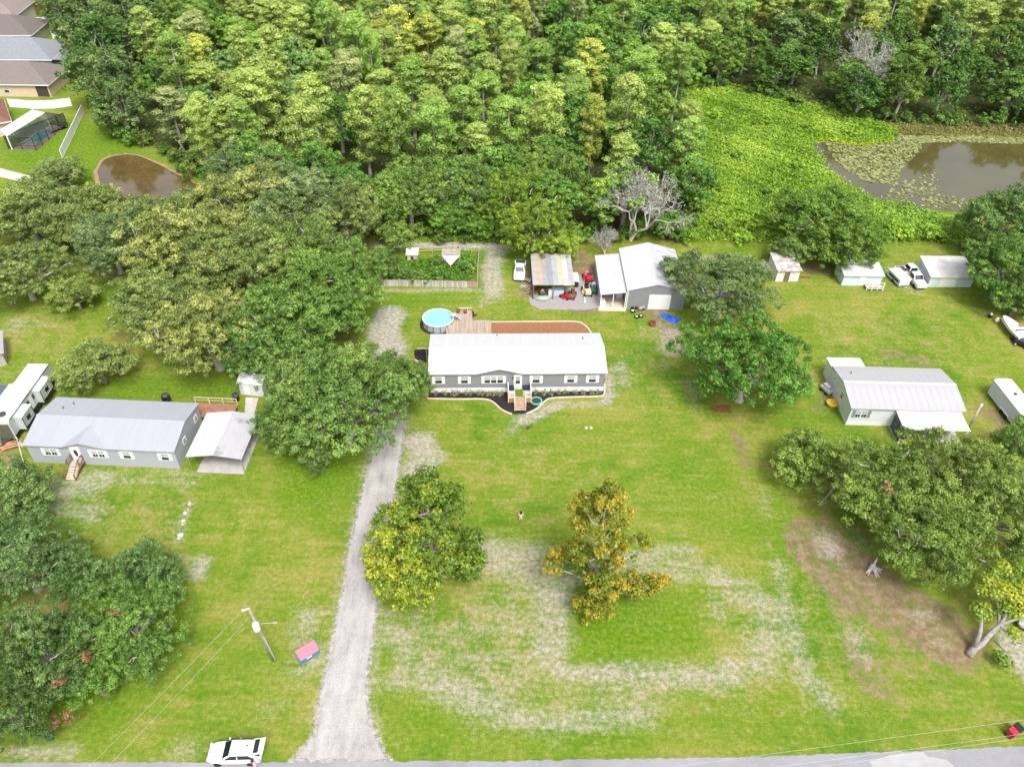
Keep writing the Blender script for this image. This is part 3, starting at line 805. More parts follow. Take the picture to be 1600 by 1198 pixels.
for px, w, pn in ((74, 1.45, 2), (149, 1.5, 2), (194, .95, 1), (254.5, .95, 1)):
    window(lh, (wx(px), yf, 1.95), (1, 0, 0), (0, -1, 0), w, 1.15, TRIM, pn)
door(lh, (wx(114), yf, 1.85), (1, 0, 0), (0, -1, 0), .92, 2.02, WHITE, glass='oval')
window(lh, (WL / 2, 2.6, 2.0), (0, 1, 0), (1, 0, 0), .8, .8, None, blind=False)
window(lh, (WL / 2, -1.2, 2.0), (0, 1, 0), (1, 0, 0), .8, .8, None, blind=False)
for vx, vy in ((-5.9, 2.7), (-6.6, 1.6)): vent(lh, vx, vy, ZR - (ZR - ZE) * abs(vy) / (W / 2) - .05)
MB().box(wx(240), wx(262), WW / 2, WW / 2 + 1.0, 2.2, 2.35).obj('back_door_canopy', ROOF_L, lh)
st = thing('front_steps', 'narrow wooden front steps with railings at the left grey home', 'steps', (cx, cy), a)
xa, xb = wx(103), wx(122)
MB().box(xa, xb, yf - 1.15, yf - .03, .72, .80).obj('landing', WOODG, st)
for xx in (xa + .06, xb - .06):
    for yy in (yf - 1.08, yf - .1): MB().box(xx - .05, xx + .05, yy - .05, yy + .05, 0, 1.75).obj('post', WOODD, st)
    railing(st, (xx, yf - 1.08), (xx, yf - .1), .8, 1.75, WOODD, gap=.2)
for i in range(5):
    z1 = .66 - .13 * i
    MB().box(xa + .12, xb - .12, yf - 1.16 - .28 * (i + 1), yf - 1.16 - .28 * i + .02, z1 - .05, z1).obj('step', WOODP, st)
for xx in (xa + .06, xb - .06):
    MB().obox((xx, yf - 1.85, 1.28), (.05, 0, 0), (0, .74, .40), (0, 0, .05)).obj('handrail', WOODD, st)
    MB().obox((xx, yf - 1.85, .38), (.03, 0, 0), (0, .74, .36), (0, 0, .09)).obj('stringer', WOODD, st)
    MB().box(xx - .05, xx + .05, yf - 2.62, yf - 2.52, 0, .95).obj('post', WOODD, st)
rd_ = thing('rear_deck', 'red-brown deck with pale rails behind the left grey home', 'deck', (cx, cy), a)
deck_boards(rd_, wx(247), wx(322), WW / 2 + .25, WW / 2 + 2.9, .7, mat=M('red_brown_boards', (.30, .155, .10), .8, .25, 1.5), along='x', w=.2)
for i in range(4):
    xx = wx(249) + (wx(321) - wx(249)) * i / 3
    MB().box(xx - .05, xx + .05, WW / 2 + 2.78, WW / 2 + 2.88, 0, 1.65).obj('post', WOODP, rd_)
MB().box(wx(249), wx(321), WW / 2 + 2.79, WW / 2 + 2.87, 1.652, 1.72).obj('top_rail', WOODP, rd_)
MB().box(wx(249), wx(321), WW / 2 + 2.81, WW / 2 + 2.85, 1.2, 1.25).obj('mid_rail', WOODP, rd_)
gr = thing('barbecue_grill', 'covered black barbecue grill at the back corner of the left home', 'grill', (*G(263, 632), .7), a)
MB().box(-.5, .5, -.3, .3, .0, .75).obj('body', BLACK, gr, bevel=.08)
MB().lathe([(.52, .75), (.5, .95), (.35, 1.12), (.05, 1.18)], 12).obj('hood', DARK, gr, smooth=True)
LH = (cx, cy, a)

# carport
(cx, cy), L, W, a = rect([(286.5, 714.5), (383, 720.5), (403, 647), (323, 641.5)], 2.5)
a = LH[2] + .0
cp = thing('carport', 'open metal carport with a dirt-stained gable roof right of the left home', 'carport', (cx, cy), a)
hw, hl = 3.3, 3.75
for s in (-1, 1):
    mb = MB()
    pts = [(0, -hl, 2.95), (s * hw, -hl, 2.45), (s * hw, hl, 2.45), (0, hl, 2.95)]
    if s < 0: pts.reverse()
    mb.prism(pts, [(x, y, z - .05) for x, y, z in pts])
    for i in range(1, 16):
        f = i / 16
        mb.obox((s * hw * f, 0, 2.95 - .5 * f + .02), (.035, 0, 0), (0, hl - .01, 0), (0, 0, .022))
    mb.obj('roof_slope', ROOF_C if s > 0 else M('clean_white_metal', (.50, .50, .515), .45, .05), cp)
for s in (-1, 1):
    for i in range(4):
        yy = -hl + .15 + (2 * hl - .3) * i / 3
        MB().tube([(s * (hw - .15), yy, 0), (s * (hw - .15), yy, 2.42)], .04, 6).obj('post', STEEL, cp)
for i in range(4):
    yy = -hl + .15 + (2 * hl - .3) * i / 3
    MB().tube([(-hw + .15, yy, 2.36), (0, yy, 2.82), (hw - .15, yy, 2.36)], .035, 5).obj('rafter', STEEL, cp)
slab = struct('carport_slab', MB().plate([(cx + x * math.cos(a) - y * math.sin(a), cy + x * math.sin(a) + y * math.cos(a)) for x, y in ((-2.5, -hl - .1), (3.1, -hl - .1), (3.1, hl), (-2.5, hl))], 0, .06), M('pale_slab', (.40, .39, .38), .85, .1, .7, dirt=(.30, .27, .25), dirt_amt=.6))
struct('shed_path', MB().plate(GP([(382, 650), (396, 652), (404, 622), (384, 621)]), 0, .04), CONC)
# white shed behind the carport
wsx, wsy = G(392, 618)
ws = thing('garden_shed', 'white metal shed half hidden under the oaks behind the carport', 'shed', (wsx + .4, wsy + 1.4), -.12)
gable_walls(ws, 3.2, 2.8, 0, 2.1, 2.6, M('white_metal_wall', (.66, .67, .69), .5, .06))
gable_roof(ws, 3.5, 3.1, 2.1, 2.66, .05, M('pale_shed_roof', (.62, .64, .66), .5, .08))
MB().box(-1.1, -.2, -1.44, -1.41, .1, 1.95).obj('door', WHITE, ws)
tb = thing('trash_bin', 'black round bin beside the white shed behind the carport', 'bin', G(370, 625), 0)
MB().lathe([(.36, 0), (.44, .9)], 14).obj('body', BLACK, tb, smooth=True)
MB().lathe([(.47, .9), (.45, .98), (.1, 1.06)], 14).obj('lid', DARK, tb, smooth=True)

# ---------------------------------------------------------------- right neighbour's home
(cx, cy), L, W, a = rect([(1330, 638.5), (1511, 643), (1470, 576), (1300, 571)], 3.1)
ZE, ZR = 3.1, 4.0
rh = thing('mobile_home', 'white manufactured home with off-white panelled roof on the right', 'house', (cx, cy), a)
WL, WW = L - .5, W - .6
gable_walls(rh, WL, WW, 0, ZE - .03, ZR - .15, WSIDE)
k = (ZR - ZE) / (W / 2)
nP = 16
pw = L / nP
base_p = None
under = MB()
for s in (-1, 1):
    pts = [(-L / 2 + .02, 0, ZR - .03), (-L / 2 + .02, s * (W / 2 - .02), ZE - .03), (L / 2 - .02, s * (W / 2 - .02), ZE - .03), (L / 2 - .02, 0, ZR - .03)]
    if s > 0: pts.reverse()
    under.prism(pts[::-1], [(x, y, z - .07) for x, y, z in pts[::-1]])
roofo = under.obj('roof', ROOF_R, rh)
for s in (-1, 1):
    pts = [(-pw / 2 + .004, 0, 0), (-pw / 2 + .004, s * W / 2, -(ZR - ZE)), (pw / 2 - .004, s * W / 2, -(ZR - ZE)), (pw / 2 - .004, 0, 0)]
    mb = MB()
    pts2 = pts if s > 0 else pts[::-1]
    mb.prism(pts2[::-1], [(x, y, z - .03) for x, y, z in pts2[::-1]])
    mb.obox((pw / 2 - .03, s * W / 4, -(ZR - ZE) / 2 + .006), (.022, 0, 0), (0, s * W / 4, -(ZR - ZE) / 2), (0, 0, .008))
    pm = mb.mesh('roof_panel', ROOF_R)
    for i in range(nP):
        link('roof_panel', pm, roofo, loc=(-L / 2 + pw * (i + .5), 0, ZR + random.uniform(0, .008)))
MB().prism([(-L / 2, -.2, ZR), (-L / 2, 0, ZR + .06), (-L / 2, .2, ZR)][::-1], [(L / 2, -.2, ZR), (L / 2, 0, ZR + .06), (L / 2, .2, ZR)][::-1]).obj('ridge_cap', M('ridge_white', (.56, .56, .57), .5, .04), roofo)
sc = L / 181.0
wx = lambda px: (px - 1420.5) * sc
window(rh, (wx(1351), -WW / 2, 1.95), (1, 0, 0), (0, -1, 0), 1.5, 1.2, M('grey_shutter', (.26, .27, .30), .6, .1), 2, sw=.4)
window(rh, (-WL / 2, -.6, 2.05), (0, 1, 0), (-1, 0, 0), .8, .9, None, blind=False)
window(rh, (-WL / 2, 2.7, 2.25), (0, 1, 0), (-1, 0, 0), .7, .5, None, blind=False)
vent(rh, wx(1352), 2.2, ZR - k * 2.2 - .03)
MB().box(-WL / 2 - .02, WL / 2 + .02, -WW / 2 - .02, WW / 2 + .02, 0, .55).obj('skirting', SKIRT, rh)
pr = thing('screened_porch', 'white flat-roofed screened porch in front of the white home on the right', 'porch', (cx, cy), a)
xa, xb = wx(1402), wx(1503)
rp = [(xa, -W / 2 + .1, 2.88), (xb, -W / 2 + .1, 2.88), (xb + .1, -W / 2 - 2.9, 2.55), (xa, -W / 2 - 2.9, 2.55)]
MB().prism(rp[::-1], [(x, y, z - .1) for x, y, z in rp[::-1]]).obj('roof', M('awning_white', (.80, .80, .80), .5, .03), pr)
for i in range(5):
    xx = xa + .1 + (xb - xa - .2) * i / 4
    MB().box(xx - .05, xx + .05, -W / 2 - 2.8, -W / 2 - 2.7, 0, 2.46).obj('post', WHITE, pr)
for i in range(3):
    yy = -W / 2 - 2.7 + (2.6) * i / 2
    MB().box(xa + .02, xa + .10, yy - .04, yy + .04, 0, 2.46 + .1 * i).obj('post', DARK, pr)
for h in (.9, 1.7): MB().box(xa + .03, xa + .09, -W / 2 - 2.66, -W / 2 - .14, h, h + .07).obj('rail', DARK, pr)
MB().box(xa + .055, xa + .065, -W / 2 - 2.66, -W / 2 - .14, 0, 2.4).obj('screen', M('screen_mesh', (.10, .11, .12), .7, .2), pr)
MB().box(xa, xb, -W / 2 - 2.9, -WW / 2 - .04, 0, .12).obj('floor', CONC, pr)
ad = thing('rear_addition', 'low white addition with flat white roof behind the white home on the right', 'addition', (cx, cy), a)
xa, xb = wx(1330), wx(1387)
rp = [(xa, WW / 2 + .1, 2.95), (xb, WW / 2 + .1, 2.95), (xb, WW / 2 + 2.5, 2.75), (xa, WW / 2 + 2.5, 2.75)]
MB().prism(rp, [(x, y, z - .1) for x, y, z in rp]).obj('roof', M('awning_white', (.8, .8, .8)), ad)
MB().box(xa + .2, xb - .2, WW / 2 + .05, WW / 2 + 2.3, 0, 2.63).obj('wall', WSIDE, ad)
RH = (cx, cy, a)
# clutter along its left wall
jx, jy = G(1300, 632)
yb_ = thing('yellow_tub', 'large yellow tub standing at the left wall of the white home', 'tub', G(1299, 634), .2)
MB().lathe([(.55, 0), (.75, .55), (.82, .6), (.74, .6), (.66, .3), (.05, .28)], 8).obj('shell', M('yellow_plastic', (.62, .45, .06), .5, .1), yb_)
mo = thing('garden_cart', 'small grey cart loaded with junk behind the yellow tub', 'cart', G(1292, 612), .4)
MB().box(-.6, .6, -.9, .9, .35, .75).obj('bed', M('cart_grey', (.45, .47, .5), .5, .15), mo, bevel=.03)
MB().box(-.4, .2, -.4, .7, .752, 1.15).obj('box', M('junk_lilac', (.50, .48, .55), .6, .2), mo, bevel=.05)
for s in (-1, 1):
    for yy in (-.5, .5): MB().lathe([(.22, -.06), (.24, 0), (.22, .06)], 12, (s * .66, yy, .24), 'X').obj('wheel', BLACK, mo)

# cargo trailer far right
A, B = np.array(G(1538.5, 613.6)), np.array(G(1583.5, 673))
ang = math.atan2(*(A - B)[::-1])
tl = thing('cargo_trailer', 'long white enclosed cargo trailer at the right edge near the leaning pole', 'trailer', (*(A + B) / 2,), ang)
LT = float(np.hypot(*(A - B))) - .2
body = [(-LT / 2, -2.45), (LT / 2 - .25, -2.45), (LT / 2, -1.9), (LT / 2, -.55), (LT / 2 - .25, 0), (-LT / 2, 0)]
MB().plate(body, .38, 2.55).obj('body', M('trailer_side', (.55, .58, .63), .4, .06, .6), tl, bevel=.03)
MB().plate([(x * 1.002, y) for x, y in body], 2.555, 2.62).obj('roof', M('trailer_roof', (.84, .84, .84), .5, .03), tl)
for xx in (-.45, -1.35):
    for yy in (.03, -2.48): MB().lathe([(.30, -.1), (.36, -.09), (.36, .09), (.30, .1)], 14, (xx, yy, .36), 'Y').obj('wheel', BLACK, tl)
MB().box(-1.9, .1, 0, .12, .72, .78).obj('fender', WHITE, tl)
MB().lathe([(.22, 0), (.22, .15), (.1, .2)], 10, (.4, -1.3, 2.62)).obj('roof_vent', DARK, tl)
MB().prism([(LT / 2, -1.9, .4), (LT / 2 + 1.2, -1.22, .4), (LT / 2, -.55, .4)], [(LT / 2, -1.9, .33), (LT / 2 + 1.2, -1.22, .33), (LT / 2, -.55, .33)]).obj('hitch', DARK, tl)
# beige outbuilding bottom right of it
bx_, by_ = G(1578, 686)
ob = thing('outbuilding', 'beige outbuilding with white metal roof cut by the right edge', 'building', (bx_, by_), math.radians(-52))
MB().box(.1, 6, -.0, 4.0, 0, 2.3).obj('wall', M('beige_wall', (.55, .47, .37), .7, .08), ob)
rp = [(-.2, -.3, 2.35), (6.3, -.3, 2.35), (6.3, 4.3, 2.75), (-.2, 4.3, 2.75)]
MB().prism(rp, [(x, y, z - .08) for x, y, z in rp]).obj('roof', ROOF_R, ob)
door(ob, (2.2, 0, 1.0), (1, 0, 0), (0, -1, 0), .9, 1.95, DARK)

# ---------------------------------------------------------------- workshop with lean-to
zE = 3.4
FLc, BLc = np.array(G(980, 454.5, zE)), np.array(G(967, 388, zE))
pk_f, pk_b = np.array(G(1029, 445, 4.6)), np.array(G(1013, 378, 4.6))
ang = math.atan2(*(BLc - FLc)[::-1]) - math.pi / 2
LG = float(np.hypot(*(BLc - FLc)))
ux, uy = np.array([math.cos(ang), math.sin(ang)]), np.array([-math.sin(ang), math.cos(ang)])
HW = float(np.dot(pk_f - FLc, ux))
ctr = FLc + ux * HW + uy * LG / 2
wsn = thing('workshop', 'large grey metal workshop with stained white gable roof and roll-up door', 'workshop', ctr, ang)
WG = 2 * HW - .3
prf = [(-WG / 2, 0), (WG / 2, 0), (WG / 2, zE - .04), (0, 4.6 - .06), (-WG / 2, zE - .04)]
MB().prism([(x, -LG / 2 + .15, z) for x, z in prf], [(x, LG / 2 - .15, z) for x, z in prf]).obj('wall', GREY, wsn)
for s in (-1, 1):
    pts = [(0, -LG / 2, 4.6), (s * HW, -LG / 2, zE), (s * HW, LG / 2, zE), (0, LG / 2, 4.6)]
    if s < 0: pts.reverse()
    mb = MB().prism(pts, [(x, y, z - .06) for x, y, z in pts])
    n = 14
    for i in range(n):
        yy = -LG / 2 + LG * (i + .5) / n
        mb.obox((s * HW / 2, yy, (4.6 + zE) / 2 + .02), (s * HW / 2, 0, (zE - 4.6) / 2), (0, .03, 0), (0, 0, .02))
    mb.obj('roof_slope', ROOF_G if s > 0 else M('clean_white_metal', (.50, .50, .515)), wsn)
yF = -LG / 2 + .15
rdr = MB()
for i in range(6): rdr.box(-.95, 2.25, yF - .06, yF - .005, .05 + i * .42, .05 + i * .42 + .405)
rdr.obj('roll_up_door', WHITE, wsn)
MB().box(-1.05, -.96, yF - .08, yF - .002, 0, 2.62).obj('door_trim', TRIM, wsn)
MB().box(-.95, 2.25, yF - .08, yF - .002, 2.575, 2.66).obj('door_trim', TRIM, wsn)
MB().box(-WG / 2 - .02, -WG / 2 + .12, yF - .02, yF + .1, 0, zE - .1).obj('corner_trim', TRIM, wsn)
fl = MB().box(HW - .3, HW - .2, yF - .2, yF - .02, zE - 1.0, zE - .2).obj('flood_light', WHITE, wsn)
ln = thing('lean_to', 'white-roofed lean-to with open front on the left side of the workshop', 'lean-to', ctr, ang)
lw = 3.9
l0, l1 = -HW - lw, -WG / 2 - .02
y0, y1 = -LG / 2 + .1, LG / 2 - .9
rp = [(l0, y0, 2.55), (l1, y0, 3.05), (l1, y1, 3.05), (l0, y1, 2.55)]
MB().prism(rp, [(x, y, z - .06) for x, y, z in rp]).obj('roof', M('leanto_white', (.48, .48, .49), .5, .05, 1, dirt=(.3, .22, .18), dirt_amt=.25), ln)
MB().box(l0 + .1, l0 + .16, y0 + 1.2, y1 - .1, 0, 2.48).obj('wall', LGREY, ln)
MB().box(l0 + .1, l1 - .05, y0 + 3.0, y0 + 3.06, 0, 2.5).obj('back_wall', GREY, ln)
for xx in (l0 + .15, (l0 + l1) / 2, l1 - .15): MB().box(xx - .06, xx + .06, y0 + .12, y0 + .24, 0, 2.5 if xx < l1 - 1 else 2.9).obj('post', WHITE, ln)
MB().box(l0 - .1, l1 - .02, y0 - .6, y0 + 2.99, 0, .08).obj('slab', M('tan_slab', (.55, .48, .40), .85, .12, .8), ln)
MB().box(l1 - 1.1, l1 - .25, y0 + 2.9, y0 + 2.98, .1, 2.1).obj('door', M('pale_door', (.66, .74, .80), .5, .05), ln)
for nm, dx, lab in (('washing_machine', .55, 'white washing machine nearest the front corner of the lean-to slab'), ('freezer', 1.5, 'white upright freezer behind the washing machine under the lean-to')):
    ap = thing(nm, lab, 'appliance', (*(ctr + ux * (l0 + .55) + uy * (y0 - .1 + dx * .8)), .08), ang)
    MB().box(-.35, .35, -.33, .33, .02, .95).obj('cabinet', WHITE, ap, bevel=.02)
    MB().box(-.33, .33, -.35, -.335, .15, .85).obj('door', TRIM, ap)
    MB().box(-.3, .3, .2, .32, .955, 1.1).obj('control_panel', STEEL, ap)

# ---------------------------------------------------------------- open pole shed
zE = 2.7
FLs, FRs = np.array(G(832.5, 445, zE)), np.array(G(897.5, 445, zE))
BRs = np.array(G(892, 401, zE))
ang = math.atan2(*(FRs - FLs)[::-1])
Ls = float(np.hypot(*(FRs - FLs))); Ws = float(np.hypot(*(BRs - FRs)))
ps = thing('pole_shed', 'open-fronted pole shed with patchwork rusty metal roof full of yard equipment', 'shed', FLs, ang)
cols = [(.50, .50, .51), (.60, .47, .34), (.42, .43, .45), (.36, .37, .40), (.48, .52, .56), (.62, .58, .42), (.66, .66, .66), (.50, .50, .52)]
npn = 8
for i in range(npn):
    x0_, x1_ = Ls * i / npn + .008, Ls * (i + 1) / npn + .03
    dz = .02 * (i % 2)
    e = random.uniform(-.12, .12)
    pts = [(x0_, -.1 + e * .4, zE + dz), (x1_, -.1 + e * .4, zE + dz), (x1_, Ws + e, zE + .55 + dz), (x0_, Ws + e, zE + .55 + dz)]
    MB().prism(pts, [(x, y, z - .018) for x, y, z in pts]).obj('roof_panel', M('shed_panel_%d' % i, tuple(q * .68 for q in cols[i]), .6, .12, 1.2, dirt=(.34, .22, .13), dirt_amt=.5 if i in (1, 2, 3, 4) else .15, dirt_scale=.7), ps)
for i in range(3):
    xx = .15 + (Ls - .3) * i / 2
    MB().box(xx - .08, xx + .08, .05, .21, 0, zE - .05).obj('post', M('red_brown_post', (.25, .09, .05), .8, .2), ps)
    MB().box(xx - .08, xx + .08, Ws - .4, Ws - .24, 0, zE + .35).obj('post', WOODG, ps)
MB().box(.05, .12, .25, Ws - .45, 0, zE - .2).obj('side_wall', M('red_brown_post', (.25, .09, .05)), ps)
MB().box(.1, Ls - .1, Ws - .22, Ws - .16, 0, zE + .3).obj('back_wall', WOODG, ps)
MB().box(0, Ls, .08, .18, zE - .17, zE - .07).obj('beam', WOODG, ps)
struct('gravel_pad', MB().sheet(wobble(GP([(826, 466), (832, 455), (900, 448), (905, 430), (932, 430), (938, 455), (940, 482), (905, 484), (845, 484), (830, 477)]), .12, .5, 4), .014), M('grey_gravel', (.30, .28, .28), .95, .16, 3.0, bump=.6))
PS = (FLs, ang)

# ---------------------------------------------------------------- storage sheds on the right
def shed(label, front_px, w, d, h0, h1, wall, roof, ang=0.0, slope='back', cat='shed', name='storage_shed'):
    (x0_, y0_), (x1_, y1_) = G(*front_px[0]), G(*front_px[1])
    ang = math.atan2(y1_ - y0_, x1_ - x0_)
    w = math.hypot(x1_ - x0_, y1_ - y0_)
    t = thing(name, label, cat, (x0_, y0_), ang)
    pr_ = [(0, 0), (d, 0), (d, h1), (0, h0)]
    MB().prism([(w, y, z) for y, z in pr_], [(0, y, z) for y, z in pr_]).obj('wall', wall, t)
    k_ = (h1 - h0) / d
    pts = [(-.15, -.3, h0 - .3 * k_ + .07), (w + .2, -.3, h0 - .3 * k_ + .07), (w + .2, d + .2, h1 + .2 * k_ + .07), (-.15, d + .2, h1 + .2 * k_ + .07)]
    MB().prism(pts, [(x, y, z - .06) for x, y, z in pts]).obj('roof', roof, t)
    return t, w
t, w = shed('small white shed with leaf-covered roof among bushes, leftmost of three back sheds', [(1211, 440), (1246, 439.5)], 0, 4.2, 2.1, 2.6, M('white_board', (.68, .67, .66), .7, .1, 1, dirt=(.30, .16, .10), dirt_amt=.4), M('leaf_littered_roof', (.48, .46, .44), .9, .2, 1.5, dirt=(.13, .09, .07), dirt_amt=.9, dirt_scale=1.0))
door(t, (w * .45, 0, .95), (1, 0, 0), (0, -1, 0), .95, 1.8, WOODD)
t, w = shed('pale blue-white shed with small railed porch under the spreading oak', [(1314, 446), (1374, 447)], 0, 3.6, 2.0, 2.5, BLUEW, M('grey_white_roof', (.64, .63, .63), .6, .08, 1))
for i in range(4):
    xx = w * .58 + (w * .42) * i / 3
    MB().box(xx - .05, xx + .05, -1.35, -1.25, 0, 1.35).obj('post', WHITE, t)
MB().box(w * .58, w, -1.4, -.02, .3, .4).obj('porch_floor', WOODG, t)
MB().box(w * .58, w, -1.33, -1.27, 1.36, 1.44).obj('rail', WHITE, t)
MB().box(w * .58, w, -1.33, -1.27, .8, .87).obj('rail', WHITE, t)
door(t, (w * .5, 0, 1.0), (1, 0, 0), (0, -1, 0), .8, 1.8, WHITE)
t, w = shed('long pale blue-white metal shed with low grey roof, rightmost back shed', [(1448, 448.5), (1516, 449)], 0, 4.6, 2.0, 2.75, BLUEW, M('dusty_roof', (.56, .55, .53), .6, .12, .8, dirt=(.38, .36, .36), dirt_amt=.4))
MB().box(w * .25, w * .62, -.03, -.003, .05, 1.85).obj('double_door', WHITE, t)

# beige/grey shed at left edge
sx_, sy_ = G(20, 566)
t = thing('storage_shed', 'grey-roofed shed cut off by the left edge above the camper', 'shed', (sx_ - .4, sy_), math.radians(118))
MB().box(-.5, 4.5, .3, 3.2, 0, 2.1).obj('wall', M('taupe_wall', (.40, .36, .33), .7, .1), t)
rp = [(-.8, 0, 2.15), (4.8, 0, 2.15), (4.8, 3.5, 2.6), (-.8, 3.5, 2.6)]
MB().prism(rp, [(x, y, z - .07) for x, y, z in rp]).obj('roof', M('grey_lilac_roof', (.36, .34, .36), .7, .12), t)

# ---------------------------------------------------------------- suburb at the upper left
SHN = lambda n, c: M(n, tuple(q * .72 for q in c), .9, .14, 2.2, bump=.5, dirt=tuple(x * .7 for x in c), dirt_amt=.3)
STUC = lambda n, c: M(n, c, .85, .05, 1.0)
def hip_house(label, px_right_front, length, depth, ang, eave, rise, roofm, wallm, group=None):
    x, y = G(*px_right_front)
    t = thing('suburban_house', label, 'house', (x, y), ang)
    o = .5
    MB().box(-length, 0, 0, depth, 0, eave).obj('wall', wallm, t)
    x0_, x1_, y0_, y1_ = -length - o, o, -o, depth + o
    h = (depth + 2 * o) / 2
    v = [(x0_, y0_, eave), (x1_, y0_, eave), (x1_, y1_, eave), (x0_, y1_, eave), (x0_ + h, (y0_ + y1_) / 2, eave + rise), (x1_ - h, (y0_ + y1_) / 2, eave + rise)]
    mb = MB().add(v, [(0, 1, 5, 4), (1, 2, 5), (2, 3, 4, 5), (3, 0, 4)])
    mb.add([(a_, b_, c_ - .15) for a_, b_, c_ in v[:4]], [(3, 2, 1, 0)])
    for i in range(4):
        p, q = v[i], v[(i + 1) % 4]
        mb.add([p, q, (q[0], q[1], q[2] - .15), (p[0], p[1], p[2] - .15)], [(3, 2, 1, 0)])
    r = mb.obj('roof', roofm, t)
    fa = MB()
    fa.box(x0_ - .02, x1_ + .02, y0_ - .05, y0_ - .01, eave - .19, eave + .02)
    fa.box(x1_ + .01, x1_ + .05, y0_, y1_, eave - .19, eave + .02)
    fa.obj('fascia', TRIM, r)
    return t
g = 'houses of the suburb at the upper left'
sa = math.radians(-7)
h1_ = hip_house('suburban house with brown-grey hip roof and beige wall above the long white fence', (81, 152), 26, 11.5, math.radians(2), 2.9, 3.0, SHN('taupe_shingle', (.25, .215, .20)), STUC('beige_stucco', (.60, .47, .34)), g)
window(h1_, (-9.5, 0, 1.5), (1, 0, 0), (0, -1, 0), 1.1, 1.3, None)
MB().box(-2.9, -.3, -.04, -.005, .1, 2.5).obj('lanai_screen', M('lanai_dark', (.06, .05, .05), .6, .2), h1_)
h2_ = hip_house('suburban house with speckled blue-grey shingle roof and light blue wall', (85, 112), 26, 12.0, math.radians(3), 2.9, 3.2, SHN('blue_grey_shingle', (.30, .315, .345)), STUC('light_blue_stucco', (.36, .47, .58)), g)
window(h2_, (-1.5, 0, 1.5), (1, 0, 0), (0, -1, 0), .9, 1.4, None)
MB().box(.02, 3.0, .5, 6.5, .1, 2.6).obj('screen_lanai', M('lanai_black', (.03, .033, .045), .5, .2), h2_)
MB().box(.02, 3.3, .2, 6.8, 2.62, 2.75).obj('lanai_roof', SHN('blue_grey_shingle', (.3, .31, .34)), h2_)
h3_ = hip_house('suburban house with streaked dark taupe roof, third from the fence', (54, 73), 26, 12.0, math.radians(5), 2.9, 3.2, SHN('dark_taupe_shingle', (.20, .175, .165)), STUC('tan_stucco', (.55, .50, .44)), g)
h4_ = hip_house('suburban house with pinkish taupe roof and cream gable wall at the left edge', (30, 47), 28, 13.0, math.radians(6), 3.6, 3.4, SHN('pink_taupe_shingle', (.32, .265, .25)), STUC('cream_stucco', (.72, .68, .58)), g)
h5_ = hip_house('suburban house with orange wall and taupe roof in the far corner', (45, 30), 24, 12.0, math.radians(6), 2.9, 3.0, SHN('far_taupe_shingle', (.24, .21, .20)), STUC('orange_stucco', (.66, .38, .20)), g)
h6_ = hip_house('suburban house with reddish-brown roof and white patio cover by the caged pool', (22, 210), 22, 12.5, math.radians(33), 2.9, 2.8, SHN('red_brown_shingle', (.27, .125, .085)), STUC('beige_stucco', (.6, .47, .34)), g)
# pool cage beside the red-roofed house
CAGE_H = 2.7
pcg = [G(14, 233), G(57, 236), G(105, 196), G(99.5, 180, CAGE_H), G(70, 176, CAGE_H), G(8, 213, CAGE_H)]
o0 = pcg[0]
cg = thing('pool_cage', 'dark screened pool enclosure behind the red-roofed suburban house', 'pool enclosure', o0)
loc = [(x - o0[0], y - o0[1]) for x, y in pcg]
FR = M('bronze_frame', (.05, .045, .04), .5, .2)
nt = NT('insect_screen')
SCREEN = nt.finish(nt.n("ShaderNodeMixShader", Fac=.5, i1=nt.n("ShaderNodeBsdfTransparent").outputs[0], i2=principled(nt, (.05, .055, .065), .6)).outputs[0])
n = len(loc)
for i in range(n):
    p, q = np.array(loc[i]), np.array(loc[(i + 1) % n])
    if i in (4,): continue
    L_ = np.hypot(*(q - p)); k = max(1, int(L_ / 2.2))
    for j in range(k):
        c = p + (q - p) * j / k
        MB().box(c[0] - .06, c[0] + .06, c[1] - .06, c[1] + .06, 0, CAGE_H).obj('post', FR, cg)
    MB().tube([(*p, CAGE_H), (*q, CAGE_H)], .07, 4).obj('top_beam', FR, cg)
    MB().tube([(*p, 1.0), (*q, 1.0)], .04, 4).obj('mid_rail', FR, cg)
    MB().add([(*p, .05), (*q, .05), (*q, CAGE_H), (*p, CAGE_H)], [(0, 1, 2, 3)]).obj('screen_panel', SCREEN, cg)
ctr_ = np.mean(np.array(loc), 0)
rs = MB().add([(x, y, CAGE_H + .03) for x, y in loc], [tuple(range(n))])
rs.obj('roof_screen', SCREEN, cg)
for f in (.15, .35, .55, .75, .92):
    p = np.array(loc[5]) * (1 - f) + np.array(loc[4]) * f
    if f < .45:
        g_ = f / .45; q = np.array(loc[0]) * (1 - g_) + np.array(loc[1]) * g_
    else:
        g_ = (f - .45) / .55; q = np.array(loc[1]) * (1 - g_) + np.array(loc[2]) * g_
    m = (p + q) / 2
    MB().tube([(*p, CAGE_H), (*m, CAGE_H + .5), (*q, CAGE_H)], .06, 4).obj('roof_beam', FR, cg)
struct('pool_deck', MB().plate(pcg, 0, .05), M('tan_pavers', (.42, .33, .27), .85, .15, 1.5))
pl = thing('swimming_pool', 'small teal in-ground pool with round spa inside the dark enclosure', 'pool', o0)
def PL(px, py): x, y = G(px, py); return (x - o0[0], y - o0[1])
pts = smooth_line([PL(*p) for p in ((38, 222), (52, 214), (66, 205), (78, 203), (80, 209), (70, 215), (58, 226), (46, 230), (38, 222))], 4)[:-1]
MB().sheet(pts, .06).obj('water', M('teal_pool_water', (.03, .24, .30), .06, .15, .6, spec=.6), pl)
sp = PL(52, 227)
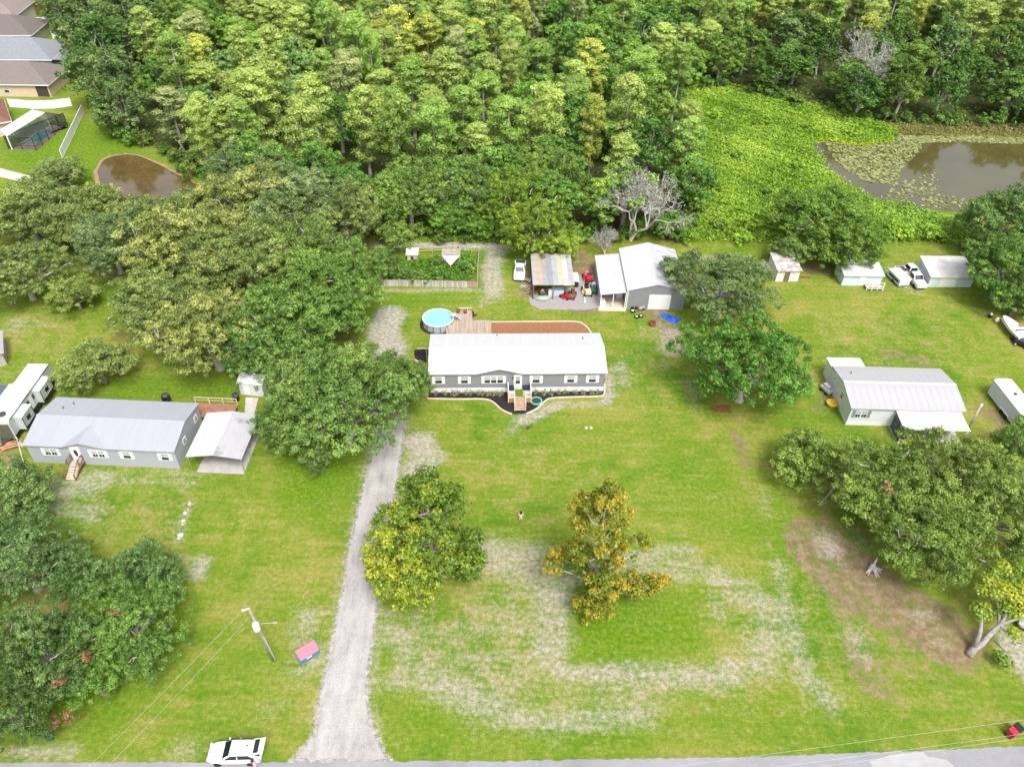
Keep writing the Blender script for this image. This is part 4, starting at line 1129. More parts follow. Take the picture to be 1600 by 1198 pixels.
MB().lathe([(1.3, .05), (1.3, .3), (1.0, .3), (1.0, .12), (.05, .11)], 18, (*sp, 0)).obj('spa', M('spa_stone', (.40, .34, .30), .7, .15), pl)
q_ = [G(0, 204, 2.8), G(10.5, 213, 2.8), G(70, 176.5, 2.8), G(50.5, 172, 2.8)]
pc = thing('patio_cover', 'white flat patio cover between the red roof and the pool enclosure', 'patio cover', q_[1])
MB().plate([(x - q_[1][0], y - q_[1][1]) for x, y in q_], 2.75, 2.85).obj('roof', WHITE, pc)
for x, y in q_[1:3]: MB().box(x - q_[1][0] - .08, x - q_[1][0] + .08, y - q_[1][1] - .08, y - q_[1][1] + .08, 0, 2.74).obj('post', WHITE, pc)

# white vinyl fences
def vinyl_fence(label, px, h=1.85, group=None):
    pts = [np.array(p) for p in GP(px)]
    t = thing('vinyl_fence', label, 'fence', pts[0], 0, group)
    pm = pmn = None
    for a_, b_ in zip(pts[:-1], pts[1:]):
        L_ = float(np.hypot(*(b_ - a_))); k_ = max(1, round(L_ / 2.4)); s = L_ / k_
        ang_ = math.atan2(*(b_ - a_)[::-1])
        mb = MB().box(.07, s - .07, -.025, .025, .08, h - .12)
        mb.box(.06, s - .06, -.045, .045, h - .115, h)
        mb.box(.06, s - .06, -.045, .045, .04, .16)
        for j in range(int(s / .3)): mb.box(.1 + j * .3, .115 + j * .3, -.032, -.026, .17, h - .12)
        pm = mb.mesh('panel', TRIM)
        po_ = MB().box(-.06, .06, -.06, .06, 0, h + .06).mesh('post', TRIM)
        for j in range(k_):
            c = a_ + (b_ - a_) * j / k_ - pts[0]
            link('panel', pm, t, loc=(*c, 0), rz=ang_)
            link('post', po_, t, loc=(*c, 0), rz=ang_)
    c = pts[-1] - pts[0]
    link('post', po_, t, loc=(*c, 0))
    return t
vinyl_fence('long white vinyl fence between the beige house and the pool lawn', [(16, 167.5), (52, 170.5), (84, 170), (113, 166)])
vinyl_fence('white vinyl fence running diagonally beside the small brown pond', [(131, 178), (98, 248)])
vinyl_fence('white vinyl fence at the left edge below the pool enclosure', [(-12, 270), (0, 276), (52, 290), (78, 301)])
vinyl_fence('white vinyl fence piece behind the orange-walled far house', [(41, 17), (62, 16)])
vinyl_fence('white vinyl fence piece between two far suburban lawns', [(45, 40), (76, 37.5)])
vinyl_fence('white vinyl fence piece right of the dark pool cage of the far house', [(83, 61), (99, 58)])
vinyl_fence('white vinyl fence piece right of the light blue house', [(82, 122), (108, 118.5)])

# weathered plank fence of the garden behind the grey home
a_, b_ = np.array(G(578, 447)), np.array(G(746, 450))
pf = thing('plank_fence', 'weathered grey plank fence in front of the overgrown garden', 'fence', a_, math.atan2(*(b_ - a_)[::-1]))
Lf = float(np.hypot(*(b_ - a_)))
npk = 84
pkm = [MB().box(0, Lf / npk - .02, -.012, .012, .03, h_).mesh('plank', M('fence_plank_%d' % i, c_, .85, .22, 1.5)) for i, (h_, c_) in enumerate([(1.25, (.50, .46, .41)), (1.28, (.43, .39, .345)), (1.22, (.56, .52, .47)), (1.26, (.38, .34, .30))])]
pkr = MB().box(0, Lf / npk - .02, -.012, .012, .03, 1.2).mesh('plank', M('fence_plank_red', (.40, .27, .22), .85, .2, 1.5))
for i in range(npk):
    o = link('plank', pkr if i > npk - 9 else random.choice(pkm), pf, loc=(Lf * i / npk, random.uniform(-.012, .012), 0))
    o.rotation_euler = (random.uniform(-.02, .02), random.uniform(-.02, .02), 0)
for h_ in (.35, .95): MB().box(0, Lf, .03, .08, h_, h_ + .08).obj('rail', WOODG, pf)
for i in range(8): MB().box(Lf * i / 7 - .05, Lf * i / 7 + .05, .085, .185, 0, 1.2).obj('post', WOODG, pf)
def post_rail(label, px, h=1.2, n=5, mat=WOODG, mesh_=True):
    pts = [np.array(p) for p in GP(px)]
    t = thing('rail_fence', label, 'fence', pts[0])
    for a1, b1 in zip(pts[:-1], pts[1:]):
        for j in range(n + 1):
            c = a1 + (b1 - a1) * j / n - pts[0]
            MB().box(c[0] - .05, c[0] + .05, c[1] - .05, c[1] + .05, 0, h).obj('post', mat, t)
        u, v_ = a1 - pts[0], b1 - pts[0]
        MB().tube([(*u, h), (*v_, h)], .05, 4).obj('rail', mat, t)
        MB().tube([(*u, h * .5), (*v_, h * .5)], .035, 4).obj('rail', mat, t)
    return t
post_rail('low post and rail fence along the right side of the overgrown garden', [(746, 450), (748, 396)])
post_rail('low pale rail fence along the sandy track behind the garden', [(748, 397), (716, 394), (655, 397)], mat=WOODG, n=3)

# chicken coop and shade shelter in the garden
cpx = G(645, 405)
co = thing('chicken_coop', 'small white-roofed coop at the back of the overgrown garden', 'coop', cpx, .03)
MB().box(-.8, .8, -.7, .7, .25, 1.2).obj('wall', WOODP, co)
rp = [(-1.0, -.9, 1.3), (1.0, -.9, 1.3), (1.0, .9, 1.65), (-1.0, .9, 1.65)]
MB().prism(rp, [(x, y, z - .05) for x, y, z in rp]).obj('roof', M('blush_white_roof', (.70, .63, .58), .7, .1), co)
for xx in (-.7, .7):
    for yy in (-.6, .6): MB().box(xx - .05, xx + .05, yy - .05, yy + .05, 0, .25).obj('leg', WOODG, co)
MB().box(-.25, .25, -.72, -.705, .35, .9).obj('hatch', BLACK, co)
shx = G(705, 414)
sh = thing('shade_shelter', 'small slatted shelter with cream triangular shade sail in the garden', 'shelter', shx, .02)
for xx in (-1.4, 1.4):
    for yy in (0, 1.6): MB().box(xx - .06, xx + .06, yy - .06, yy + .06, 0, 1.9).obj('post', WOODG, sh)
for i in range(9): MB().box(-1.5, 1.5, .1 + i * .19, .22 + i * .19, 1.905, 1.95).obj('slat', WOODG, sh)
MB().box(-1.35, 1.35, 1.5, 1.56, 0, 1.6).obj('back_wall', M('weathered_cream', (.60, .54, .45), .8, .12), sh)
MB().box(-1.3, .6, .5, 1.3, 0, .7).obj('bench_box', M('weathered_cream', (.60, .54, .45), .8, .12), sh)
MB().prism([(-1.45, -.05, 1.86), (0, -1.7, .9), (1.45, -.05, 1.86)], [(-1.45, -.05, 1.84), (0, -1.7, .88), (1.45, -.05, 1.84)]).obj('shade_sail', M('cream_canvas', (.72, .58, .40), .8, .06), sh)
MB().tube([(0, -1.72, 0), (0, -1.72, .95)], .05, 6).obj('sail_post', WOODG, sh)
# ================================================================== VEGETATION
def leaf_mesh(name, cen, nrm, size, tint, mat, aspect=.62, rg=None):
    n = len(cen)
    rg = rg or np.random.default_rng(1)
    nrm = nrm / (np.linalg.norm(nrm, axis=1, keepdims=True) + 1e-9)
    ref = rg.normal(size=(n, 3))
    t = np.cross(nrm, ref); t /= np.linalg.norm(t, axis=1, keepdims=True) + 1e-9
    b = np.cross(nrm, t)
    s = size[:, None]
    bend = nrm * s * .18
    v = np.stack([cen + t * s, cen + b * s * aspect + bend, cen - t * s * .9, cen - b * s * aspect + bend], 1).reshape(-1, 3)
    me = bpy.data.meshes.new(name)
    me.vertices.add(4 * n)
    me.vertices.foreach_set('co', v.astype(np.float32).ravel())
    me.loops.add(4 * n)
    me.loops.foreach_set('vertex_index', np.arange(4 * n))
    me.polygons.add(n)
    me.polygons.foreach_set('loop_start', np.arange(0, 4 * n, 4))
    me.polygons.foreach_set('loop_total', np.full(n, 4))
    me.update(calc_edges=True)
    at = me.attributes.new('tint', 'FLOAT', 'POINT')
    at.data.foreach_set('value', np.repeat(np.clip(tint, 0, 1), 4).astype(np.float32))
    me.materials.append(mat)
    return me

def clump_leaves(rg, cc, rc, n, size, ctint, flat=.7, up=.6, shell=.55):
    """n leaf sprays around each clump centre cc with radius rc"""
    k = len(cc)
    d = rg.normal(size=(k, n, 3))
    d /= np.linalg.norm(d, axis=2, keepdims=True)
    m = rg.random((k, n)) < .6
    d[..., 2] = np.where(m, np.abs(d[..., 2]), d[..., 2])
    r = (shell + (1 - shell) * rg.random((k, n)) ** .6) * (1 + .22 * rg.normal(size=(k, n)))
    p = d * (r * rc[:, None])[..., None]
    p[..., 2] *= flat
    cen = cc[:, None, :] + p
    nr = d * .9 + rg.normal(size=(k, n, 3)) * .45
    nr[..., 2] += up
    sz = size * rg.uniform(.65, 1.35, (k, n))
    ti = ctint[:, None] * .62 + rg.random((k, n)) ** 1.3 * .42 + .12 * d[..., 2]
    return cen.reshape(-1, 3), nr.reshape(-1, 3), sz.ravel(), ti.ravel()

def limbs(mb, rg, base, tips, r0, n_sides=6):
    for tp in tips:
        b0 = np.array(base); tp = np.array(tp)
        m1 = b0 + (tp - b0) * .4 + rg.normal(0, .35, 3) + np.array([0, 0, .5])
        m2 = b0 + (tp - b0) * .75 + rg.normal(0, .4, 3) + np.array([0, 0, .35])
        mb.tube([b0, m1, m2, tp], [r0, r0 * .65, r0 * .4, r0 * .12], n_sides, cap=False)

class Tree:   # a crown mesh and a trunk mesh made for reference radius R and height Hh
    def __init__(s, crown, trunk, R, Hh, zc): s.crown, s.trunk, s.R, s.H, s.zc = crown, trunk, R, Hh, zc

def tufts(rg, lc, lr, per, tr, flat=.8):
    """small leafy tufts over the surface of each lobe of a crown"""
    k = len(lc)
    d = rg.normal(size=(k, per, 3)); d /= np.linalg.norm(d, axis=2, keepdims=True)
    d[..., 2] = np.where(rg.random((k, per)) < .7, np.abs(d[..., 2]), d[..., 2])
    r = lr[:, None] * rg.uniform(.72, 1.12, (k, per)) * np.where(rg.random((k, per)) < .1, 1.25, 1)
    p = d * r[..., None]; p[..., 2] *= flat
    c = lc[:, None, :] + p
    return c.reshape(-1, 3), (tr * rg.uniform(.7, 1.35, (k, per))).ravel(), np.repeat(rg.random(k), per) * .55 + rg.random(k * per) * .45

def dome_tree(name, seed, R, Hh, nlobe, per, nl, lsize, mat, bark, z_low=.2, lrad=(.22, .36), trad=.074, bare=0, up=.28, squash=.8):
    rg = np.random.default_rng(seed)
    zc = Hh * (z_low + (1 - z_low) * .42)
    g = np.arange(nlobe)
    az = g * 2.39996 + rg.normal(0, .35, nlobe)
    cz = -.5 + 1.5 * (g + .5) / nlobe + rg.normal(0, .06, nlobe)
    cz = np.clip(cz, -.6, 1.0)
    rr = rg.uniform(.62, 1.0, nlobe)
    k1, k2, k3 = rg.uniform(0, 6.28, 3)
    lob = 1 + .16 * np.sin(2 * az + k1) + .12 * np.sin(3 * az + k2) + .07 * np.sin(5 * az + k3)
    h = np.sqrt(np.clip(1 - cz ** 2, 0, 1)) ** .8
    lc = np.stack([np.cos(az) * h * rr * R * .80 * lob, np.sin(az) * h * rr * R * .80 * lob,
                   zc + cz * rr * np.where(cz > 0, (Hh - zc) * .86, zc - Hh * z_low) * (1 + .08 * rg.normal(size=nlobe))], 1)
    lr = rg.uniform(*lrad, nlobe) * R
    tc_, tr_, tt = tufts(rg, lc, lr, per, trad * R, squash)
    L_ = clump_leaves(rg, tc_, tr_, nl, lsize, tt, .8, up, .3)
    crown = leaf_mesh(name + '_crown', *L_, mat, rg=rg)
    mb = MB()
    fork = (rg.normal(0, .15), rg.normal(0, .15), Hh * .26)
    tr = R * .055 + .06
    mb.tube([(0, 0, -.1), (0, 0, .25), fork], [tr * 1.7, tr * 1.1, tr * .9], 8)
    limbs(mb, rg, fork, lc[:min(nlobe, 22)] , tr * .55)
    for t_ in tc_[rg.permutation(len(tc_))[:bare]]:
        c0 = lc[np.argmin(np.sum((lc - t_) ** 2, 1))]
        e = c0 + (t_ - c0) * 1.25
        mb.tube([c0, (c0 + e) / 2 + rg.normal(0, .25, 3), e], [.10, .075, .03], 4, cap=False)
    return Tree(crown, mb.mesh(name + '_trunk', bark, True), R, Hh, zc)

def cypress_tree(name, seed, R, Hh, mat, bark):
    rg = np.random.default_rng(seed)
    nc = 78
    f = rg.random(nc) ** .7
    z = Hh * (.17 + .81 * f)
    prof = np.interp(f, [0, .3, .6, .82, .94, 1], [.45, .8, 1.0, .88, .6, .2])
    az = rg.uniform(0, 6.283, nc)
    r = R * prof * rg.uniform(.35, .95, nc)
    cc = np.stack([np.cos(az) * r, np.sin(az) * r, z], 1)
    cc = np.concatenate([cc, [[0, 0, Hh * .96], [.3, -.2, Hh * .92], [-.4, .2, Hh * .88]]])
    rcv = R * rg.uniform(.22, .34, len(cc))
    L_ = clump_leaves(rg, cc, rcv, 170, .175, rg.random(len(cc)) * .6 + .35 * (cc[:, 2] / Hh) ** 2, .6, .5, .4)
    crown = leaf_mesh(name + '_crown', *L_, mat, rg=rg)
    mb = MB()
    mb.tube([(0, 0, -.1), (0, 0, 1.0), (rg.normal(0, .2), rg.normal(0, .2), Hh * .5), (rg.normal(0, .2), rg.normal(0, .2), Hh * .95)], [.55, .34, .22, .05], 7)
    for t_ in cc[rg.permutation(nc)[:16]]:
        b0 = np.array([0, 0, t_[2] - .5])
        mb.tube([b0, (b0 + t_) / 2 + (0, 0, .15), t_], [.09, .06, .02], 4, cap=False)
    return Tree(crown, mb.mesh(name + '_trunk', bark, True), R, Hh, Hh * .65)

def cone_tree(name, seed, R, Hh, mat, bark, extra=(), nlobe=34, per=12, nl=46, lsize=.14, bias=None, prof_=((0, .15, .35, .6, .85, 1), (.7, .95, 1.0, .74, .40, .10)), gap=.0):
    rg = np.random.default_rng(seed)
    g = np.arange(nlobe)
    f = (g + .5) / nlobe
    z = Hh * (.16 + .82 * f)
    az = g * 2.39996 + rg.normal(0, .4, nlobe)
    k1, k2 = rg.uniform(0, 6.28, 2)
    lob = 1 + .20 * np.sin(2 * az + k1 + 3 * f) + .15 * np.sin(3 * az + k2 + 5 * f)
    r = R * np.interp(f, *prof_) * lob * rg.uniform(.45, .95, nlobe) * .85
    lc = np.stack([np.cos(az) * r, np.sin(az) * r, z], 1)
    if len(extra): lc = np.concatenate([lc, np.array(extra, float)])
    lr = rg.uniform(.6, 1.35, len(lc)) * (R / 5.2)
    lr[nlobe - 4:nlobe] *= .62
    tc_, tr_, tt = tufts(rg, lc, lr, per, .48 * R / 5.2, .85)
    if bias is not None: tt = np.clip(tt + bias(tc_), 0, 1)
    L_ = clump_leaves(rg, tc_, tr_, nl, lsize, tt, .8, .45, .3)
    crown = leaf_mesh(name + '_crown', *L_, mat, .7, rg)
    mb = MB()
    mb.tube([(0, 0, -.1), (0, 0, .4), (.1, 0, Hh * .5), (0, .1, Hh * .92)], [.42, .30, .2, .05], 8)
    for t_ in lc:
        b0 = np.array([0, 0, max(1.2, t_[2] - np.hypot(t_[0], t_[1]) * .55)])
        mb.tube([b0, (b0 + t_) / 2 + rg.normal(0, .2, 3), t_], [.13, .08, .03], 5, cap=False)
    for t_ in tc_[rg.permutation(len(tc_))[:26]]:
        c0 = lc[np.argmin(np.sum((lc - t_) ** 2, 1))]
        e = c0 + (t_ - c0) * 1.3
        mb.tube([c0, (c0 + e) / 2, e], [.07, .05, .02], 4, cap=False)
    return Tree(crown, mb.mesh(name + '_trunk', bark, True), R, Hh, Hh * .5)

def bare_tree(name, seed, Hh, spread, bark, depth=5, r0=.28, moss=None):
    rg = np.random.default_rng(seed)
    mb = MB(); tips = []
    def grow(p, d, ln, r, k):
        q = p + d * ln * .5 + rg.normal(0, .08 * ln, 3)
        e = p + d * ln + rg.normal(0, .1 * ln, 3)
        mb.tube([p, q, e], [r, r * .82, r * .62], 5 if k > 2 else 3, cap=False)
        if k == 0:
            tips.append(e); return
        for _ in range(3 if k > 1 else 2):
            nd = d + rg.normal(0, .55, 3) * spread
            nd[2] = max(nd[2], -.05)
            nd /= np.linalg.norm(nd)
            grow(e, nd, ln * rg.uniform(.62, .82), r * .6, k - 1)
    for _ in range(3):
        d = np.array([rg.normal(0, .5 * spread), rg.normal(0, .5 * spread), 1.0]); d /= np.linalg.norm(d)
        grow(np.array([0, 0, 0.0]), d, Hh * .30, r0, depth)
    me_ = mb.mesh(name + '_branches', bark, True)
    crown = None
    if moss is not None:
        tp = np.array(tips)
        L_ = clump_leaves(rg, tp, np.full(len(tp), .42), 10, .15, rg.random(len(tp)), 1.2, -.2, .3)
        crown = leaf_mesh(name + '_moss', *L_, moss, .25, rg)
    return me_, crown

LEAF_OAK = leaf_mat('live_oak_leaf', (0.050, 0.085, 0.022), (0.195, 0.267, 0.078), (0.495, 0.555, 0.210))
LEAF_BROAD = leaf_mat('broadleaf', (0.027, 0.073, 0.010), (0.116, 0.244, 0.035), (0.304, 0.493, 0.090))
LEAF_CYP = leaf_mat('cypress_leaf', (.120, .175, .042), (.365, .455, .092), (.68, .72, .22))
LEAF_SYC = leaf_mat('sycamore_leaf', (.055, .118, .012), (.175, .285, .028), (.52, .54, .05))
LEAF_ORA = leaf_mat('turning_leaf', (.062, .150, .012), (.255, .300, .028), (.70, .45, .045))
LEAF_MARSH = leaf_mat('marsh_leaf', (0.067, 0.165, 0.010), (0.238, 0.414, 0.034), (0.528, 0.672, 0.099))
LEAF_MOSS = leaf_mat('grey_moss', (.22, .21, .185), (.36, .345, .31), (.54, .52, .48), .2)

OAKS = [dome_tree('live_oak_%d' % i, 20 + i, 8.0, 11.0, 30, 21, 90, .122, LEAF_OAK, BARKP, .14, bare=26) for i in range(4)]
OAKG = [dome_tree('green_oak_%d' % i, 30 + i, 8.0, 11.5, 30, 21, 86, .13, LEAF_BROAD, BARKP, .12, bare=12) for i in range(3)]
SMALL = [dome_tree('small_oak_%d' % i, 40 + i, 4.2, 6.5, 14, 16, 85, .105, LEAF_OAK, BARK, .10, (.26, .42), .12, bare=5) for i in range(3)]
FORB = [dome_tree('forest_broadleaf_%d' % i, 50 + i, 5.4, 12.5, 22, 13, 62, .175, LEAF_BROAD, BARKP, .10, (.24, .40), .11, bare=4) for i in range(5)]
CYP = [cypress_tree('cypress_%d' % i, 60 + i, 3.3, 17.0, LEAF_CYP, BARKP) for i in range(4)] + [cypress_tree('cypress_%d' % i, 60 + i, 4.2, 15.0, LEAF_CYP, BARKP) for i in (4, 5, 6)]

_vr = random.Random(11)
def put_tree(t, x, y, R, h, color, name, label, group=None, rz=None):
    e = thing(name, label, 'tree', (x, y, 0), _vr.uniform(0, 6.28) if rz is None else rz, group)
    s = (R / t.R, R / t.R, h / t.H)
    c = link('crown', t.crown, e); c.scale = s; c.color = (*color, 1)
    k = link('trunk', t.trunk, e); k.scale = s
    return e

def tree_at(px, py, wpx, h, pool, color, label, name='oak_tree', group=None, i=None, rz=None):
    t = pool[_vr.randrange(len(pool)) if i is None else i]
    zc = h * t.zc / t.H
    x, y = G(px, py, zc)
    R = wpx / 2 / mpp(px, py, zc)
    return put_tree(t, x, y, R, h, color, name, label, group, rz)

olive, tan, grn, gry, drk, yel = (1.02, 1.06, .85), (1.20, 1.12, .88), (.98, 1.12, .72), (.88, .98, 1.05), (.75, .88, .8), (1.35, 1.25, .7)
NEAR = {}
for row in [
    # big live oaks left of the drive
    (300, 395, 225, 12.0, OAKS, tan, 'wide tan-green live oak, largest crown left of the plank fence'),
    (395, 330, 190, 12.0, OAKS, tan, 'tan-green live oak behind the largest oak, near the brown pond'),
    (390, 280, 150, 11.0, OAKS, gry, 'silvery grey-green live oak just below the small brown pond'),
    (470, 335, 180, 12.0, OAKS, gry, 'grey-green mossy live oak at the middle of the left oak stand'),
    (545, 345, 130, 11.0, OAKS, olive, 'olive live oak at the forest edge left of the sandy track'),
    (400, 420, 180, 12.0, OAKS, olive, 'olive live oak in the heart of the left oak stand'),
    (250, 480, 170, 10.0, OAKS, olive, 'olive live oak at the left front of the oak stand'),
    (330, 525, 195, 11.0, OAKS, tan, 'tan-green live oak overhanging the lawn behind the left home'),
    (480, 420, 170, 12.0, OAKS, grn, 'green live oak left of the plank fence end'),
    (525, 460, 165, 12.0, OAKG, (1.25, 1.15, 1.2), 'fresh green oak beside the left end of the plank fence'),
    (455, 510, 195, 12.0, OAKG, (1.35, 1.2, 1.4), 'bright green oak left of the sandy parking patch'),
    (400, 540, 130, 9.5, OAKG, (1.1, 1.05, 1.3), 'deep green oak shading the white shed behind the carport'),
    # oak over the driveway
    (478, 612, 150, 10.0, OAKG, (1.35, 1.14, 1.5), 'oak right of the carport, crown touching its roof'),
    (540, 640, 215, 11.5, OAKG, (1.32, 1.14, 1.5), 'broad oak overhanging the top of the gravel drive'),
    (610, 600, 120, 9.0, OAKG, (1.3, 1.12, 1.4), 'oak reaching to the left end of the grey home'),
    (455, 668, 108, 7.5, OAKG, (1.25, 1.1, 1.4), 'low oak crown at the right front corner of the carport'),
    # left middle grove
    (45, 340, 170, 10.0, OAKS, olive, 'olive oak at the left edge below the white fence'),
    (130, 338, 155, 9.5, OAKS, olive, 'olive oak left of the small brown pond'),
    (205, 355, 125, 8.5, OAKS, olive, 'olive oak in front of the small brown pond'),
    (175, 385, 130, 9.5, OAKS, gry, 'silvery oak above the bright grass gap'),
    (35, 430, 140, 8.5, OAKS, olive, 'olive oak at the left edge above the rough lawn'),
    (290, 338, 105, 8.5, OAKS, gry, 'silvery oak at the right shore of the small brown pond'),
    # oak pair right of the grey home
    (1128, 452, 175, 9.0, OAKS, (.80, .92, .88), 'dusty grey-green oak covering the right side of the workshop'),
    (1168, 574, 198, 11.5, OAKG, (.92, 1.05, .9), 'dense dark green oak right of the grey home'),
    # oaks by the sheds
    (1284, 350, 175, 10.0, OAKG, (1.25, 1.12, .95), 'green oak left over the railed blue-white shed'),
    (1328, 388, 110, 8.0, OAKG, (1.3, 1.12, .9), 'smaller oak hanging over the railed shed roof'),
    (1565, 350, 140, 11.0, OAKG, (1.15, 1.05, 1.5), 'tall oak at the right edge beside the pond'),
    (1572, 425, 140, 10.0, OAKG, (1.1, 1.05, 1.1), 'oak at the right edge behind the long back shed'),
    # grove at the right front
    (1392, 772, 225, 8.5, OAKS, (.92, 1.05, .54), 'broad yellow-green oak in front of the white home'),
    (1500, 745, 185, 8.2, OAKS, (.92, 1.02, .56), 'yellow-green oak in front of the screened porch'),
    (1445, 835, 210, 8.5, OAKS, (.86, 1.02, .52), 'yellow-green oak at the front of the right grove'),
    (1550, 800, 170, 9.0, OAKS, (.88, 1.0, .56), 'oak at the right edge of the right grove'),
    # grove at the left front
    (35, 880, 190, 8.5, OAKS, (.60, .80, .68), 'large grey-green oak at the left edge of the front lawn'),
    (205, 985, 185, 7.5, OAKS, (.64, .92, .50), 'green oak nearest the utility pole in the left front grove'),
    (70, 1020, 170, 8.5, OAKS, (.58, .79, .62), 'grey-green oak in the left front grove beside the road'),
    (20, 1110, 140, 8.0, OAKS, (.60, .82, .60), 'oak at the bottom left corner'),
    # row behind the garden
    (640, 310, 120, 11.5, OAKS, (.95, 1.18, .70), 'oak with pale trunk behind the white-roofed coop'),
    (730, 305, 120, 11.0, OAKG, (1.3, 1.08, 1.6), 'grey-green oak behind the shade shelter'),
    (805, 320, 130, 11.0, OAKG, (1.5, 1.22, .9), 'bright green oak behind the parked white pickup'),
    (862, 285, 120, 12.0, OAKG, (1.3, 1.12, 1.2), 'oak left of the bare grey tree'),
    (840, 365, 115, 9.5, OAKG, (1.45, 1.15, .7), 'yellow-green oak hanging over the patchwork shed roof'),
]:
    _t = tree_at(*row)
    NEAR[row[6]] = _t
for row in [
    (118, 462, 85, 5.0, SMALL, (1.0, 1.05, .7), 'small round oak at the edge of the rough lawn, upper left'),
    (155, 575, 110, 5.5, SMALL, (.95, 1.0, .75), 'airy small tree behind the left home'),
    (95, 275, 85, 6.0, SMALL, (.92, 1.0, .85), 'small tree in front of the left-edge white fence'),
    (495, 715, 60, 4.0, SMALL, (.75, .95, .7), 'small dark tree left of the drive below the broad oak'),
    (228, 890, 105, 5.5, SMALL, (.55, .80, .62), 'small dark tree at the top of the left front grove'),
    (128, 905, 100, 5.5, SMALL, (.60, .85, .66), 'small dark tree beside the left front grove'),
    (150, 1065, 95, 5.0, SMALL, (.72, 1.05, .5), 'low bushy tree near the road in the left front grove'),
    (25, 780, 140, 6.5, SMALL, (.80, 1.0, .8), 'bushy grey-green tree left of the pale lawn patch'),
    (1260, 715, 112, 5.5, SMALL, (.86, 1.02, .52), 'smaller tree at the left tip of the right grove'),
    (1585, 700, 90, 6.5, SMALL, (.85, 1.1, .62), 'tree beside the beige outbuilding'),
    (1590, 470, 90, 6.0, SMALL, (.62, .95, .5), 'low dark tree behind the parked boat'),
    (1230, 395, 60, 5.0, SMALL, (.72, .92, .6), 'low tree right behind the leaf-covered shed'),
    (870, 388, 70, 6.5, SMALL, (1.25, 1.4, .45), 'small yellow-green tree at the back of the pole shed'),
    (700, 345, 70, 6.0, SMALL, (.85, 1.25, .5), 'small tree above the sandy track'),
    (618, 372, 62, 5.0, SMALL, (.9, 1.1, .6), 'small olive tree overhanging the back left corner of the garden'),
    (592, 418, 70, 5.5, SMALL, (.75, 1.0, .6), 'small tree overhanging the left end of the plank fence'),
    (752, 352, 60, 5.0, SMALL, (.8, 1.15, .5), 'small green tree above the bend of the sandy track'),
    (1050, 355, 60, 5.0, SMALL, (.7, 1.05, .5), 'low tree behind the workshop beside the marsh'),
]:
    tree_at(*row, name='small_tree')

# dead rusty sprays in the left front grove belong to its oaks
LEAF_DEAD = leaf_mat('dead_spray', (.12, .06, .025), (.28, .14, .06), (.42, .26, .13))
for key, px, py, z, r in [('green oak nearest the utility pole in the left front grove', 181, 958, 6.6, .55), ('green oak nearest the utility pole in the left front grove', 134, 1022, 5.6, .6), ('grey-green oak in the left front grove beside the road', 94, 1064, 6.6, .5), ('grey-green oak in the left front grove beside the road', 112, 1118, 2.6, .9), ('grey-green oak in the left front grove beside the road', 88, 1128, 2.4, .7), ('yellow-green oak at the front of the right grove', 1385, 762, 8.6, .7), ('green oak left over the railed blue-white shed', 1262, 312, 9.0, .8)]:
    par = NEAR[key]
    rg = np.random.default_rng(int(px))
    c_ = np.array([[*G(px, py, z), z]]) + rg.normal(0, r * .45, (6, 3))
    L_ = clump_leaves(rg, c_, np.full(6, r * .55), 24, .13, rg.random(6), .7, .4, .2)
    o = link('dead_spray', leaf_mesh('dead_spray', *L_, LEAF_DEAD, .5, rg), par)
    o['kind'] = 'stuff'
    o.matrix_parent_inverse = (Matrix.Translation(par.location) @ Matrix.Rotation(par.rotation_euler.z, 4, 'Z')).inverted()

# the two turning trees on the front lawn
sy = cone_tree('yellow_tree', 71, 6.2, 13.5, LEAF_SYC, BARKP, [(-5.4, -2.5, 3.0), (-4.4, -4.2, 3.2), (-5.8, -1.2, 4.4), (-3.0, -5.0, 2.8), (4.4, -1.4, 2.4), (4.8, -.4, 3.2), (-4.6, -3.4, 4.6), (-2.0, -4.4, 4.0), (-5.2, .6, 5.0), (-1.0, -4.6, 2.6), (-.5, -3.2, 5.2), (-1.6, -2.6, 6.4), (.8, -3.0, 4.2), (-2.2, -3.0, 5.6), (.2, -2.2, 7.4), (-1.2, -2.0, 8.4)], 38, 13, 58, bias=lambda c: np.clip((-c[:, 0] - c[:, 1]) * .06 - .20, -.32, .22))
bx, by = G(676, 900)
put_tree(sy, bx, by, 6.0, 15.2, (1, 1, 1), 'sycamore_tree', 'yellow-green tree on the front lawn right beside the drive', rz=0.0)
orr = cone_tree('orange_tree', 72, 5.4, 15.0, LEAF_ORA, BARKP, [(3.6, -.6, 2.4), (4.8, -.8, 2.5), (5.9, -.7, 2.8), (7.0, -.5, 3.1), (-1.6, -2.2, 2.0), (-.6, -3.0, 1.9), (.8, -2.4, 2.2), (4.2, -.2, 3.0), (-4.4, 1.0, 5.4), (-4.6, .2, 4.6), (4.6, 1.2, 6.4), (-.4, -1.6, 3.6), (.3, -2.0, 4.8)], 30, 12, 56, bias=lambda c: np.clip(np.hypot(c[:, 0], c[:, 1]) * .07 + c[:, 2] * .028 - .54, -.5, .2), prof_=((0, .2, .4, .6, .85, 1), (.35, .62, 1.0, .8, .42, .10)))
bx, by = G(924, 938)
put_tree(orr, bx, by, 4.9, 17.2, (1, 1, 1), 'turning_tree', 'orange-brown turning tree standing alone on the front lawn', rz=0.0)
